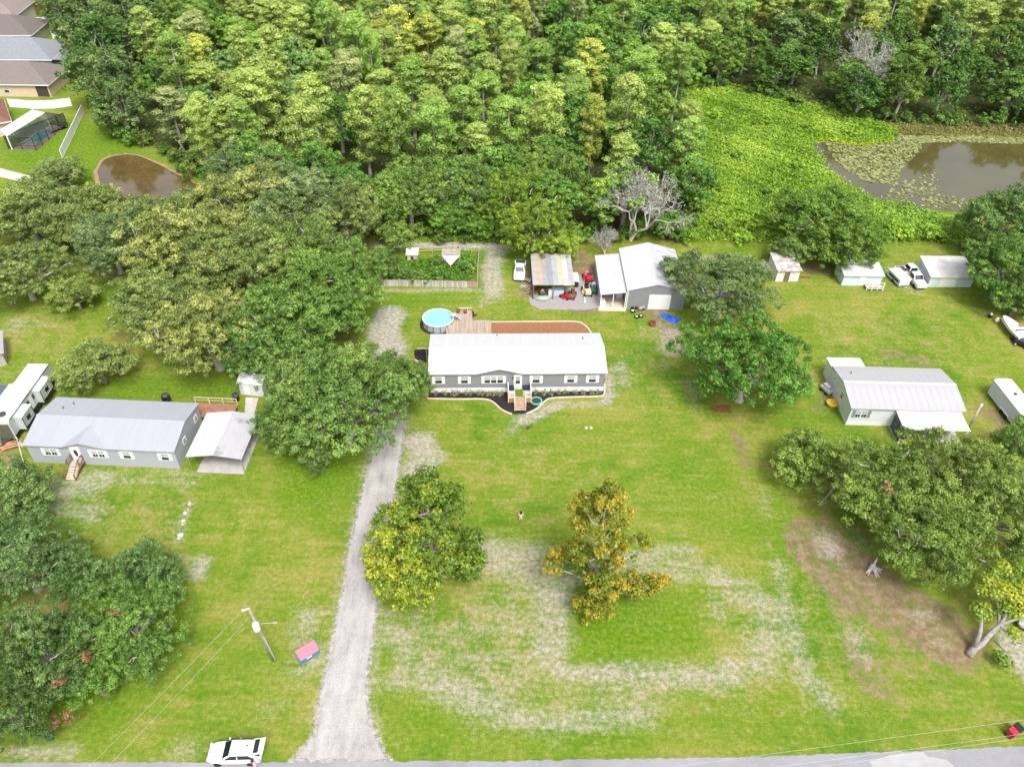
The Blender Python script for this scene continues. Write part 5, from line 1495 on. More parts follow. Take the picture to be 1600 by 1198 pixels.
# shoot of fresh leaves at the yellow tree and inside the orange one
# bent old tree at the right front with yellow leaves
bx, by = G(1514, 1022)
bt = thing('leaning_tree', 'leaning old tree with thick grey trunk and yellow leaves by the right road', 'tree', (bx, by))
rg = np.random.default_rng(5)
mb = MB()
mb.tube([(0, 0, -.1), (.35, .25, .45), (1.0, .5, 1.1), (1.7, 1.1, 1.7), (2.6, 1.6, 2.8)], [.50, .36, .30, .30, .22], 8)
mb.tube([(.5, .4, .7), (.7, 1.2, 2.2), (.6, 1.9, 3.6)], [.3, .24, .14], 7)
brs = [(3.2, 2.6, 4.2), (4.2, 3.2, 4.6), (5.2, 2.2, 4.2), (3.6, 4.2, 4.8), (5.6, 3.8, 5.0), (4.6, 5.2, 5.0), (3.4, .4, 3.0), (2.4, 3.8, 4.6), (6.2, 5.0, 4.6)]
for e in brs: mb.tube([(2.6, 1.6, 2.8), (np.array((2.6, 1.6, 2.8)) + e) / 2 + rg.normal(0, .2, 3), e], [.24, .16, .05], 6, cap=False)
mb.tube([(2.2, .8, 1.4), (2.9, -.3, 1.3), (2.4, -.9, 1.0)], [.12, .09, .04], 5)
mb.obj('trunk', M('grey_bark', (.30, .28, .255), .9, .3, 2.5, bump=.6), bt, smooth=True)
cc = np.array(brs + [(.5, 2.1, 3.9), (.2, 2.4, 4.1), (1.0, 2.6, 4.0), (2.4, -1.0, 1.0), (1.6, 4.6, 4.2), (2.4, 5.4, 4.6), (3.2, 6.2, 5.0), (4.2, 6.6, 5.2), (5.4, 6.4, 5.0), (6.4, 6.2, 4.8), (4.0, 2.2, 3.8), (2.9, 3.0, 3.6), (6.0, 2.6, 4.0), (6.6, 3.6, 4.2), (5.0, 4.2, 5.2), (6.8, 4.8, 4.6)])
L_ = clump_leaves(rg, cc, rg.uniform(.6, 1.1, len(cc)), 230, .14, rg.random(len(cc)), .7, .5, .3)
o = link('crown', leaf_mesh('leaning_crown', *L_, LEAF_SYC, .7, rg), bt); o.color = (1.15, 1.12, 1.2, 1)

# bare trees
me_b, me_m = bare_tree('bare', 81, 9.0, 1.05, M('bleached_bark', (.60, .57, .54), .9, .12, 2), 5, .22, LEAF_MOSS)
for px, py, s, lab in ((985, 376, 1.45, 'bare grey leafless tree hung with moss behind the workshop'),):
    e = thing('bare_tree', lab, 'tree', G(px, py), .4)
    c = link('branches', me_b, e); c.scale = (s, s, s)
    c = link('moss', me_m, e); c.scale = (s, s, s)
me_b2, me_m2 = bare_tree('bare2', 83, 12.0, .8, M('bleached_bark', (.46, .42, .38)), 5, .25, LEAF_MOSS)
e = thing('bare_tree', 'pale dead tree showing white branches above the pond-side forest', 'tree', G(1345, 158), 1.0)
link('branches', me_b2, e).scale = (1.15, 1.15, 1.25)
link('moss', me_m2, e).scale = (1.15, 1.15, 1.25)
e = thing('bare_tree', 'small grey leafless tree left of the workshop roof', 'tree', G(945, 398), 2.0)
link('branches', me_b, e).scale = (.45, .45, .55)
link('moss', me_m, e).scale = (.45, .45, .55)

bp = thing('brush_pile', 'heap of grey-brown brush left of the leaf-covered shed', 'brush', G(1196, 428), .7)
link('twigs', me_b, bp).scale = (.42, .36, .2)
fb = thing('fallen_branch', 'pale bare branch leaning out of the left front grove by the road', 'branch', G(67, 1141))
_e = Vector((*G(43, 1108, 1.6), 1.6)) - Vector((*G(67, 1141), 0))
MB().tube([(0, 0, .05), _e * .5 + Vector((.1, 0, .1)), _e], [.11, .09, .05], 6).obj('limb', BARKP, fb, smooth=True)

# the forest: every tree is its own tree
FOR_W = FOREST
fr = np.random.default_rng(17)
def zone(bx, by):                      # what grows at that picture position of the base
    if bx < 250 + 25 * math.sin(by * .05): return 'b'
    if bx > 1075: return 'c' if by < 108 + 12 * math.sin(bx * .03) else 'b'
    if by > 305 + 14 * math.sin(bx * .02): return 'b'
    if bx > 905 and by < 190: return 'b' if fr.random() < .8 else 'c'
    return 'c' if fr.random() < (.78 if 300 < bx < 900 else .5) else 'b'
cnt = {'c': 0, 'b': 0}
cand = []
yy = 108.0
while yy < 272:
    xx = -170.0
    while xx < 190:
        x, y = xx + fr.uniform(-2.6, 2.6), yy + fr.uniform(-2.4, 2.4)
        xx += 7.0
        if not inside(FOR_W, np.array([x]), np.array([y]))[0]: continue
        bx, by = proj(x, y, 0)
        if bx < -60 or bx > 1660: continue
        if proj(x, y, 15)[1] < -45 and by < -20: continue
        cand.append((x, y, bx, by))
    yy += 6.6
placed = []
for x, y, bx, by in cand:
    k = zone(bx, by)
    rmin = fr.uniform(5.0, 7.2) if k == 'c' else fr.uniform(7.4, 9.2)
    if any((x - a1) ** 2 + (y - b1) ** 2 < (min(rmin, r1)) ** 2 for a1, b1, r1 in placed): continue
    placed.append((x, y, rmin))
    cnt[k] += 1
    if k == 'c':
        v = fr.random()
        col = (.92, 1.0, 1.0) if v < .5 else ((1.12, 1.08, .85) if v < .6 else ((.68, .88, .72) if v < .9 else (.92, .90, 1.4)))
        m = fr.uniform(.9, 1.2)
        put_tree(CYP[fr.integers(len(CYP))], x, y, fr.uniform(2.5, 4.4), fr.uniform(12, 19.5), tuple(c * m for c in col), 'cypress_tree', 'tall slender yellow-green cypress among others in the swamp forest', 'cypress trees of the swamp forest')
    else:
        v = fr.random()
        dkn = 1.28 if bx < 1075 else .9
        if bx < 250: dkn = .95
        col = (1.0, 1.0, 1.0) if v < .4 else ((1.35, 1.18, 1.1) if v < .7 else ((1.3, 1.15, 2.0) if v < .85 else (.78, .86, .9)))
        if bx < 250 and v < .8: col = (1.25, 1.0, 1.75)
        m = fr.uniform(.85, 1.1) * dkn
        put_tree(FORB[fr.integers(len(FORB))], x, y, fr.uniform(4.6, 6.6), fr.uniform(10, 14.5), tuple(c * m for c in col), 'forest_tree', 'round-crowned green broadleaf tree within the closed forest', 'broadleaf trees of the forest')
print('FOREST', cnt)

# shrubs at the foot of the forest edge
BUSH = [dome_tree('shrub_%d' % i, 110 + i, 2.2, 3.4, 7, 9, 34, .16, LEAF_BROAD, BARK, .02, (.34, .5), .19) for i in range(3)]
edge = [GP([(1080, 135), (1110, 134), (1160, 145), (1260, 166), (1330, 186), (1420, 190), (1500, 194), (1600, 198)]), GP([(338, 304), (302, 266), (258, 240), (205, 222), (172, 200), (152, 155)]), GP([(600, 372), (740, 370), (780, 372), (900, 372), (960, 374), (1040, 371), (1062, 372), (1090, 310), (1086, 250), (1078, 200), (1068, 155)])]
nsh = 0
for ln_ in edge:
    for (a1, b1), (a2, b2) in zip(ln_[:-1], ln_[1:]):
        dd = math.hypot(a2 - a1, b2 - b1)
        for j in range(max(1, int(dd / 2.9))):
            f_ = (j + fr.uniform(-.3, .3)) / max(1, int(dd / 2.9))
            m = fr.uniform(.8, 1.35)
            put_tree(BUSH[nsh % 3], a1 + (a2 - a1) * f_ + fr.normal(0, .7), b1 + (b2 - b1) * f_ + fr.normal(0, .7), fr.uniform(1.3, 2.4), fr.uniform(1.8, 4.0), (m * fr.uniform(.9, 1.3), m, m), 'forest_shrub', 'dense green shrub at the foot of the forest edge', 'shrubs along the forest edge')['category'] = 'shrub'
            nsh += 1
for px, py, wpx, h in [(1130, 352, 34, 2.6), (1172, 345, 40, 2.8), (1235, 330, 44, 3.0), (1205, 300, 30, 2.0), (1120, 290, 30, 2.2), (1150, 240, 26, 2.0), (1240, 255, 34, 2.2), (1118, 180, 26, 2.2), (1190, 190, 30, 2.2), (1270, 200, 28, 1.9), (1330, 205, 30, 2.0), (1280, 300, 36, 2.2), (1160, 370, 30, 2.2), (1400, 360, 46, 2.4), (1460, 365, 40, 2.4), (1075, 368, 30, 2.4)]:
    x, y = G(px, py, h * .5)
    m = fr.uniform(1.2, 1.9)
    put_tree(BUSH[nsh % 3], x, y, wpx / 2 / mpp(px, py), h, (m * 1.35, m * 1.15, m * .7), 'marsh_bush', 'rounded bright green bush standing up out of the marsh plants', 'bushes in the marsh')['category'] = 'bush'
    nsh += 1
for px, py, wpx, lab in [(622, 428, 30, 'dark bush at the left end inside the fenced garden'), (655, 436, 34, 'broad dark bush along the plank fence inside the garden'), (690, 434, 26, 'green bush left of the shade sail post'), (732, 418, 30, 'green bush right of the shade shelter'), (680, 408, 20, 'small bush between the coop and the shelter'), (612, 408, 28, 'bush at the back left corner of the fenced garden')]:
    x, y = G(px, py, .8)
    m = fr.uniform(.9, 1.3)
    put_tree(BUSH[nsh % 3], x, y, wpx / 2 / mpp(px, py), 1.9, (m, m * .95, m), 'garden_bush', lab)['category'] = 'bush'
    nsh += 1
print('SHRUBS', nsh)

# ground cover nobody could count
def scatter(poly, n, rg):
    p = np.array(poly); lo, hi = p.min(0), p.max(0)
    out = np.empty((0, 2))
    while len(out) < n:
        q = rg.uniform(lo, hi, (n * 2, 2))
        out = np.concatenate([out, q[inside(poly, q[:, 0], q[:, 1])]])
    return out[:n]
def bumps(x, y, s, seed):
    k = np.random.default_rng(seed).uniform(0, 6.28, 8)
    return .5 + .25 * (np.sin(x * s + k[0]) * np.cos(y * s * 1.13 + k[1]) + np.sin(x * s * 2.3 + k[2] + y * s) * np.cos(y * s * 1.9 + k[3]))
def cover(name, poly, n, hmax, size, mat, label, cat, color=(1, 1, 1), seed=0, sc=.7, tn=.5, fray=.25):
    rg = np.random.default_rng(seed)
    p = scatter(poly, n, rg) + rg.normal(0, fray, (n, 2))
    b = bumps(p[:, 0], p[:, 1], sc, seed) * .6 + bumps(p[:, 0], p[:, 1], sc * 3.1, seed + 1) * .4
    z = hmax * np.clip(b, .05, 1.2) * rg.uniform(.45, 1.0, n)
    nr = rg.normal(0, .55, (n, 3)); nr[:, 2] += .9
    ti = tn * bumps(p[:, 0], p[:, 1], .16, seed + 2) + (1 - tn) * rg.random(n) * .8 + .25 * (z / hmax) - .05
    o = link(name, leaf_mesh(name, np.column_stack([p, z]), nr, size * rg.uniform(.6, 1.4, n), ti, mat, .6, rg))
    o['kind'] = 'stuff'; o['label'] = label; o['category'] = cat
    o.color = (*color, 1)
    return o
cover('marsh_plants', GP(MARSH_PX), 115000, 1.5, .21, LEAF_MARSH, 'bright green marsh plants filling the meadow beside the pond', 'marsh plants', seed=91, fray=.9, tn=.62)
cover('bank_grass', GP([(1385, 196), (1440, 190), (1600, 197), (1700, 205), (1700, 219), (1600, 215), (1500, 211), (1396, 206)]), 9000, .7, .2, leaf_mat('bank_grass', (.10, .13, .03), (.25, .24, .07), (.42, .36, .17)), 'tawny green grass along the far bank of the pond', 'grass', seed=98, fray=.6)
cover('undergrowth', FOR_W[:-1], 60000, 2.2, .36, LEAF_BROAD, 'dark undergrowth covering the forest floor', 'undergrowth', (.8, .85, .8), 92, .4)
cover('garden_weeds', GP([(584, 444), (590, 404), (640, 412), (668, 404), (684, 424), (722, 400), (743, 404), (740, 436), (722, 444), (700, 438), (660, 446)]), 5200, 1.3, .17, LEAF_MARSH, 'lush green weeds in the fenced garden', 'weeds', (.42, .60, .6), 93, 1.1)
cover('weeds', GP([(590, 378), (600, 330), (780, 345), (900, 360), (960, 378), (780, 380)]), 5200, .8, .22, LEAF_MARSH, 'green weeds between the forest edge and the sandy track', 'weeds', (.8, .8, .8), 94)
cover('reeds', GP([(1350, 322), (1400, 318), (1480, 345), (1520, 352), (1520, 372), (1440, 372), (1380, 350)]), 6500, 1.5, .26, LEAF_MARSH, 'tall pale green reeds at the near shore of the pond', 'reeds', (1.0, 1.05, 1.6), 95)
cover('shore_weeds', GP([(1240, 200), (1330, 214), (1392, 212), (1396, 222), (1340, 228), (1270, 218), (1262, 240), (1250, 230)]), 3500, .7, .25, LEAF_MARSH, 'yellow-green low weeds along the far shore of the pond', 'weeds', (1.35, 1.15, .6), 96)
rg = np.random.default_rng(97)
mb_p = []
pads = np.concatenate([scatter(GP([(1288, 222), (1340, 226), (1398, 214), (1440, 215), (1440, 232), (1412, 262), (1400, 290), (1352, 284), (1310, 258)]), 1700, rg), scatter(GP([(1400, 212), (1600, 216), (1600, 226), (1500, 222), (1440, 224)]), 900, rg), scatter(GP([(1400, 285), (1460, 270), (1470, 290), (1420, 320), (1380, 312)]), 160, rg), scatter(GP([(1440, 300), (1560, 318), (1540, 330), (1440, 326)]), 180, rg)])
n = len(pads)
nr = rg.normal(0, .05, (n, 3)); nr[:, 2] = 1
o = link('lily_pads', leaf_mesh('lily_pads', np.column_stack([pads, rg.uniform(.045, .09, n)]), nr, rg.uniform(.22, .46, n), rg.random(n), leaf_mat('lily_pad', (.16, .20, .06), (.30, .34, .12), (.50, .50, .25)), .9, rg))
o['kind'] = 'stuff'; o['label'] = 'pale yellow-green lily pads floating on the pond'; o['category'] = 'lily pads'
# little plants in the mulch bed
pm_ = dome_tree('bed_plant', 99, .38, .55, 4, 5, 9, .075, LEAF_MARSH, BARK, .05, (.4, .6), .25)
for i, px in enumerate([682, 694, 708, 716, 727, 737, 746, 755, 764, 773, 782, 838, 850, 861, 872, 884, 898, 912, 926, 935]):
    x, y = G(px, 618 - (.9 if px < 800 else 2.2))
    put_tree(pm_, x, y, .36, .5, (.9, .8, 2.2), 'bed_plant', 'young pale-leaved shrub in the row along the front of the grey home', 'shrubs in the mulch bed')['category'] = 'shrub'
# ================================================================== VEHICLES AND THINGS
CARW = M('white_car_paint', (.82, .82, .82), .25, .02, 1, spec=.5)
CARG = M('car_glass', (.015, .022, .028), .06, .2, 1, spec=.7)
TAIL = M('tail_light', (.40, .02, .02), .3, .1)
HEAD = M('head_light', (.7, .72, .74), .15, .05)
RIM = M('alloy_rim', (.55, .55, .56), .35, .05, metallic=.5)

def loft(secs):                        # list of closed rings with equal point counts
    mb = MB(); n = len(secs[0])
    vs = [p for s in secs for p in s]
    fs = []
    for i in range(len(secs) - 1):
        for k in range(n):
            fs.append((i * n + k, (i + 1) * n + k, (i + 1) * n + (k + 1) % n, i * n + (k + 1) % n))
    fs += [tuple(range(n)), tuple(range(len(secs) * n - 1, (len(secs) - 1) * n - 1, -1))]
    return mb.add(vs, fs)

def wheel(parent, x, y, r=.34, w=.22, name='wheel'):
    t = MB().lathe([(r * .62, -w / 2), (r * .93, -w / 2), (r, -w * .3), (r, w * .3), (r * .93, w / 2), (r * .62, w / 2)], 20, (x, y, r), 'Y').obj(name, BLACK, parent, smooth=False)
    rim = MB().lathe([(.05, -w * .42), (r * .6, -w * .40), (r * .6, w * .40), (.05, w * .42)], 20, (x, y, r), 'Y').obj('rim', RIM, t)
    hub = MB()
    for k in range(5):
        a_ = k * 2 * math.pi / 5
        for s in (-1, 1): hub.obox((x + math.cos(a_) * r * .34, y + s * w * .44, r + math.sin(a_) * r * .34), (math.cos(a_) * r * .24, 0, math.sin(a_) * r * .24), (0, .012, 0), (-math.sin(a_) * .03, 0, math.cos(a_) * .03))
    hub.obj('spokes', STEEL, rim)
    return t

def make_suv(label, loc, ang, hatch_open=True, CARW=CARW):
    t = thing('parked_car', label, 'car', loc, ang)
    # stations along x, nose at -x
    S = [(-2.34, .40, .46, .66), (-2.28, .60, .40, .76), (-2.14, .75, .35, .85), (-1.9, .85, .31, .93), (-1.55, .91, .29, .99), (-1.2, .93, .28, 1.02), (-.75, .93, .28, 1.06), (0, .94, .28, 1.08), (1.2, .94, .28, 1.10), (1.9, .92, .30, 1.10), (2.2, .86, .38, 1.06), (2.28, .78, .46, .98)]
    rings = []
    for x, hw, z0, z1 in S:
        rings.append([(x, -hw * .94, z0), (x, -hw, z0 + (z1 - z0) * .35), (x, -hw * .985, z0 + (z1 - z0) * .75), (x, -hw * .90, z1), (x, -hw * .45, z1 + .03), (x, 0, z1 + .04),
                      (x, hw * .45, z1 + .03), (x, hw * .90, z1), (x, hw * .985, z0 + (z1 - z0) * .75), (x, hw, z0 + (z1 - z0) * .35), (x, hw * .94, z0)])
    body = loft(rings).obj('body', CARW, t, smooth=True)
    G_ = [(-.95, .82, 1.04, 1.06), (-.25, .72, 1.06, 1.52), (.1, .71, 1.06, 1.58), (1.1, .70, 1.06, 1.60), (1.55, .69, 1.06, 1.56), (2.02, .74, 1.05, 1.12)]
    rings = [[(x, -hw - .10 * (z1 - z0) / .5, z0), (x, -hw, z1 - .06), (x, -hw * .88, z1), (x, 0, z1 + .02), (x, hw * .88, z1), (x, hw, z1 - .06), (x, hw + .10 * (z1 - z0) / .5, z0)] for x, hw, z0, z1 in G_]
    loft(rings).obj('cabin', CARW, t, smooth=True)
    def glass(pts, nm='window'):
        MB().add(pts, [tuple(range(len(pts)))]).obj(nm, CARG, t)
    glass([(-.92, -.72, 1.10), (-.92, .72, 1.10), (-.30, .64, 1.525), (-.30, -.64, 1.525)], 'windshield')
    for s in (-1, 1):
        MB().prism([(-.66, s * .885, 1.12), (-.18, s * .80, 1.47), (.55, s * .78, 1.52), (1.35, s * .78, 1.50), (1.66, s * .86, 1.14)], [(-.66, s * .80, 1.12), (-.18, s * .72, 1.47), (.55, s * .70, 1.52), (1.35, s * .70, 1.50), (1.66, s * .78, 1.14)]).obj('side_window', CARG, t)
        MB().obox((.42, s * .86, 1.31), (.035, 0, 0), (0, .02, 0), (0, s * -.03, .2)).obj('pillar', CARW, t)
        m = MB().obox((-.62, s * 1.0, 1.12), (.07, 0, 0), (0, .1, 0), (0, 0, .07)).obj('mirror', CARW, t, bevel=.03)
        MB().obox((-2.18, s * .62, .80), (.10, 0, 0), (0, .16, 0), (0, 0, .07)).obj('headlight', HEAD, t, bevel=.02)
        MB().obox((2.2, s * .70, .92), (.07, 0, 0), (0, .14, 0), (0, 0, .1)).obj('tail_light', TAIL, t, bevel=.02)
        MB().tube([(-.1, s * .62, 1.60), (1.4, s * .60, 1.63)], .02, 5).obj('roof_rail', STEEL, t)
        for x in (-1.42, 1.38): wheel(t, x, s * .83)
    MB().obox((1.15, .1, 1.67), (.1, 0, 0), (0, .03, 0), (0, 0, .04)).obj('antenna_fin', DARK, t)
    MB().obox((-2.27, 0, .60), (.03, 0, 0), (0, .45, 0), (0, 0, .12)).obj('grille', DARK, t)
    if hatch_open:
        MB().obox((1.95, 0, 1.32), (.28, 0, -.20), (0, .62, 0), (.008, 0, .012)).obj('cargo_opening', CARG, t)
        h = MB().obox((2.15, 0, 1.76), (.50, 0, .12), (0, .70, 0), (-.01, 0, .05)).obj('tailgate', CARW, t, bevel=.04)
        MB().obox((1.98, 0, 1.785), (.22, 0, .055), (0, .58, 0), (-.004, 0, .02)).obj('rear_window', CARG, h)
    else:
        glass([(1.62, -.6, 1.53), (1.62, .6, 1.53), (2.02, .66, 1.15), (2.02, -.66, 1.15)], 'rear_window')
    return t
cA, cB = np.array(G(327, 1189)), np.array(G(410, 1188))
make_suv('white hatchback SUV parked on the grass verge with its tailgate open', ((cA[0] + cB[0]) / 2, cA[1] + .55), math.atan2(*(cB - cA)[::-1]) + .01)

make_suv('silver car half hidden under the leaning tree at the right edge', G(1606, 962), math.radians(55), False, M('silver_car_paint', (.42, .43, .44), .3, .03, 1, spec=.5))

# people: one continuous body, clothing as children
def person(label, loc, ang, shirt, shorts, hair, skin, arms='down', long_sleeve=False):
    t = thing('person', label, 'person', loc, ang)
    SK = M('skin_%s' % loc[0].__repr__()[:5], skin, .6, .05)
    def skin_obj(name, verts, edges, rad, mat, root=0):
        me = bpy.data.meshes.new(name)
        me.from_pydata(verts, edges, [])
        o = bpy.data.objects.new(name, me)
        COL.objects.link(o)
        o.parent = t
        me.materials.append(mat)
        md = o.modifiers.new('skin', 'SKIN')
        md.use_smooth_shade = True
        for i, r in enumerate(rad):
            me.skin_vertices[0].data[i].radius = r if hasattr(r, '__len__') else (r, r)
            me.skin_vertices[0].data[i].use_root = (i == root)
        o.modifiers.new('sub', 'SUBSURF').levels = 1
        o.modifiers['sub'].render_levels = 2
        return o
    ax = .30 if arms == 'down' else .34
    hz = .86 if arms == 'down' else 1.12
    hy = -.06 if arms == 'down' else -.40
    V_ = [(0, 0, .95), (0, .0, 1.15), (0, .0, 1.36), (0, -.01, 1.47), (0, -.02, 1.58), (0, -.02, 1.68)]
    R_ = [(.15, .11), (.13, .10), (.16, .10), .055, (.085, .10), (.075, .085)]
    E_ = [(0, 1), (1, 2), (2, 3), (3, 4), (4, 5)]
    for s in (-1, 1):
        i = len(V_)
        V_ += [(s * .20, 0, 1.40), (s * (ax - .03), .02, 1.12), (s * ax, hy, hz), (s * ax, hy - .03, hz - .09)]
        R_ += [.058, .043, .030, (.022, .038)]
        E_ += [(2, i), (i, i + 1), (i + 1, i + 2), (i + 2, i + 3)]
        j = len(V_)
        V_ += [(s * .10, 0, .88), (s * .115, -.02 * s, .48), (s * .12, .02, .08), (s * .125, -.13, .035)]
        R_ += [.088, .060, .040, (.045, .032)]
        E_ += [(0, j), (j, j + 1), (j + 1, j + 2), (j + 2, j + 3)]
        for f in range(5):              # fingers
            k = len(V_)
            fx = s * (ax + (-.03 + .015 * f if f else -.028 * 1)); fl = [.05, .075, .085, .078, .06][f]
            V_ += [(fx, hy - .03 - (.03 if f == 0 else 0), hz - .09 - fl * .55), (fx, hy - .05 - (.02 if f == 0 else 0), hz - .09 - fl)]
            R_ += [.009, .008]
            E_ += [(i + 3, k), (k, k + 1)]
    skin_obj('body', V_, E_, R_, SK)
    SV = [(0, 0, .88), (0, 0, 1.16), (0, 0, 1.38)]; SR = [(.17, .135), (.15, .12), (.165, .115)]; SE = [(0, 1), (1, 2)]
    for s in (-1, 1):
        i = len(SV)
        e = (s * (ax - .05), .02, 1.16)
        SV += [(s * .18, 0, 1.40), e]; SR += [.066, .056]; SE += [(2, i), (i, i + 1)]
    skin_obj('shirt', SV, SE, SR, shirt)
    PV = [(0, 0, .96), (0, 0, .86)]; PR = [(.165, .125), (.16, .12)]; PE = [(0, 1)]
    for s in (-1, 1):
        i = len(PV)
        PV += [(s * .10, 0, .84), (s * .115, 0, .52)]; PR += [.105, .09]; PE += [(1, i), (i, i + 1)]
    skin_obj('shorts', PV, PE, PR, shorts)
    skin_obj('hair', [(0, .02, 1.61), (0, .01, 1.70), (0, .05, 1.52)], [(0, 1), (0, 2)], [(.115, .125), (.10, .11), (.08, .06)], hair)
    shoe = M('dark_shoe', (.05, .05, .05), .7, .1)
    for s in (-1, 1): MB().box(s * .125 - .048, s * .125 + .048, -.19, .07, 0, .07).obj('shoe', shoe, t, bevel=.02)
    return t
BLKH = M('dark_hair', (.02, .012, .008), .7, .2)
person('person in white shirt and pale shorts standing on the front lawn, arms lowered', G(813.5, 815), math.pi + .05, M('white_shirt', (.80, .80, .80), .8, .03), M('white_shorts', (.75, .72, .68), .8, .04), BLKH, (.50, .36, .27))
person('person in a pink top standing behind the open tailgate of the white car', G(400, 1200), 2.6, M('pink_top', (.70, .42, .52), .8, .05), M('pink_shorts', (.72, .48, .56), .8, .05), M('auburn_hair', (.10, .03, .03), .7, .2), (.52, .32, .24), 'reach')

# blue dumpster with faded red lids
dA, dB = np.array(G(470, 1040)), np.array(G(501, 1021))
dang = math.atan2(*(dB - dA)[::-1])
dp = thing('dumpster', 'blue metal dumpster with two faded pink lids beside the drive', 'dumpster', (dA + dB) / 2, dang)
BLU = M('blue_dumpster_paint', (.07, .22, .44), .5, .12, 1.5, dirt=(.12, .12, .12), dirt_amt=.3)
MB().prism([(-.95, -.05, .88), (.95, -.05, .88), (.95, .92, 1.16), (-.95, .92, 1.16)], [(-.95, 0, .12), (.95, 0, .12), (.95, .85, .12), (-.95, .85, .12)]).obj('body', BLU, dp)
for s in (-1, 1):
    k_ = .28 / .97
    pts = [(s * .49 - .475, -.10, .90), (s * .49 + .475, -.10, .90), (s * .49 + .475, .96, .90 + 1.06 * k_), (s * .49 - .475, .96, .90 + 1.06 * k_)]
    MB().prism([(x, y, z + .05) for x, y, z in pts], pts).obj('lid', M('faded_red_plastic', (.55, .17, .22), .6, .06), dp)
    MB().box(s * .97 - .05, s * .97 + .05, .2, .75, .55, .7).obj('fork_pocket', BLU, dp)
    for yy in (.12, .75): MB().lathe([(.07, -.03), (.07, .03)], 10, (s * .75, yy, .08), 'Y').obj('caster', BLACK, dp)
MB().add([(-.35, -.048, .55), (.2, -.048, .55), (.2, -.058, .75), (-.35, -.058, .75)], [(0, 1, 2, 3)]).obj('sticker', TRIM, dp)
# utility pole
POLE_H = 7.6
px0, py0 = G(428, 1031)
tx, ty = G(389, 951, POLE_H)
up_ = thing('utility_pole', 'wooden utility pole with transformer and lamp arm beside the drive', 'utility pole', (px0, py0))
lean = Vector((tx - px0, ty - py0, POLE_H))
MB().tube([(0, 0, -.2), lean * .5, lean], [.17, .14, .11], 10).obj('pole', M('grey_pole_wood', (.27, .255, .24), .9, .2, 2), up_, smooth=True)
tp = lean * .70
tr_ = MB().lathe([(.30, 0), (.32, .05), (.32, .85), (.26, .95), (.05, 1.0)], 16, tp + Vector((.12, -.40, -.1))).obj('transformer', M('pale_grey_enamel', (.70, .72, .74), .4, .05), up_)
for s in (-1, 1): MB().lathe([(.05, 0), (.06, .1), (.03, .25)], 8, tp + Vector((.12 + s * .12, -.40, .88))).obj('bushing', WHITE, tr_)
MB().tube([tp + Vector((0, 0, .1)), tp + Vector((.7, .05, .25)), tp + Vector((1.5, .1, .3))], .03, 6).obj('lamp_arm', STEEL, up_)
MB().obox(tp + Vector((1.7, .1, .3)), (.22, 0, 0), (0, .1, 0), (0, 0, .06)).obj('lamp_head', STEEL, up_, bevel=.03)
MB().obox(lean + Vector((-.25, -.1, .02)), (.35, .12, 0), (-.04, .1, 0), (0, 0, .06)).obj('cross_arm', WOODG, up_)
for q in (-.5, -.25): MB().lathe([(.05, 0), (.07, .06), (.04, .16)], 8, lean + Vector((q, -.18, .08))).obj('insulator', WHITE, up_)
MB().tube([(.16, -.03, .1), tp + Vector((.14, -.05, -.3))], .022, 5).obj('conduit', TRIM, up_)
WIRE = M('aluminium_wire', (.40, .40, .39), .5, .05)
def wire(label, p0, p1, sag, r=.011):
    p0, p1 = Vector(p0), Vector(p1)
    pts = []
    for i in range(17):
        f = i / 16
        c = p0.lerp(p1, f); c.z -= sag * 4 * f * (1 - f)
        pts.append(c)
    tag(MB().tube(pts, r, 4).obj('power_line', WIRE), label, 'wire')
P0 = Vector((px0, py0, 0)) + lean
for q, (ex, ey), lab in ((-.45, (128, 1200), 'upper of the two wires running from the utility pole to the lower left'), (0.0, (158, 1200), 'lower of the two wires running from the utility pole to the lower left')):
    z_ = 7.2 if q < 0 else 6.4
    a1 = P0 + Vector((q, -.15, .12 if q < 0 else -.9))
    b1 = G3(ex, ey, z_)
    wire(lab, a1, a1 + (b1 - a1) * 1.9, .5)
for (pa, pb, z_, lab) in (((1180, 1178), (1600, 1122), 8.0, 'highest of three wires above the road verge at the lower right'), ((1330, 1180), (1600, 1144), 6.6, 'middle of three wires above the road verge at the lower right'), ((1390, 1180), (1600, 1150), 6.2, 'lowest of three wires above the road verge at the lower right')):
    a1, b1 = G3(*pa, z_), G3(*pb, z_)
    wire(lab, a1 - (b1 - a1) * 1.2, b1 + (b1 - a1) * .8, .3)
# leaning pale pole near the white home
qx, qy = G(1513, 668)
rp_ = thing('light_pole', 'slim pale pole leaning between the white home and the cargo trailer', 'pole', (qx, qy))
e_ = Vector((*G(1533, 634, 5.0), 5.0)) - Vector((qx, qy, 0))
MB().tube([(0, 0, 0), e_], [.11, .08], 8).obj('shaft', M('pale_pole', (.62, .62, .60), .7, .1), rp_, smooth=True)
MB().lathe([(.14, 0), (.16, .3), (.08, .42)], 10, e_ * .98).obj('cap', WHITE, rp_)
MB().obox(e_ * .35 + Vector((0, -.1, 0)), (.14, 0, 0), (0, .1, 0), (0, 0, .25)).obj('meter_box', STEEL, rp_)

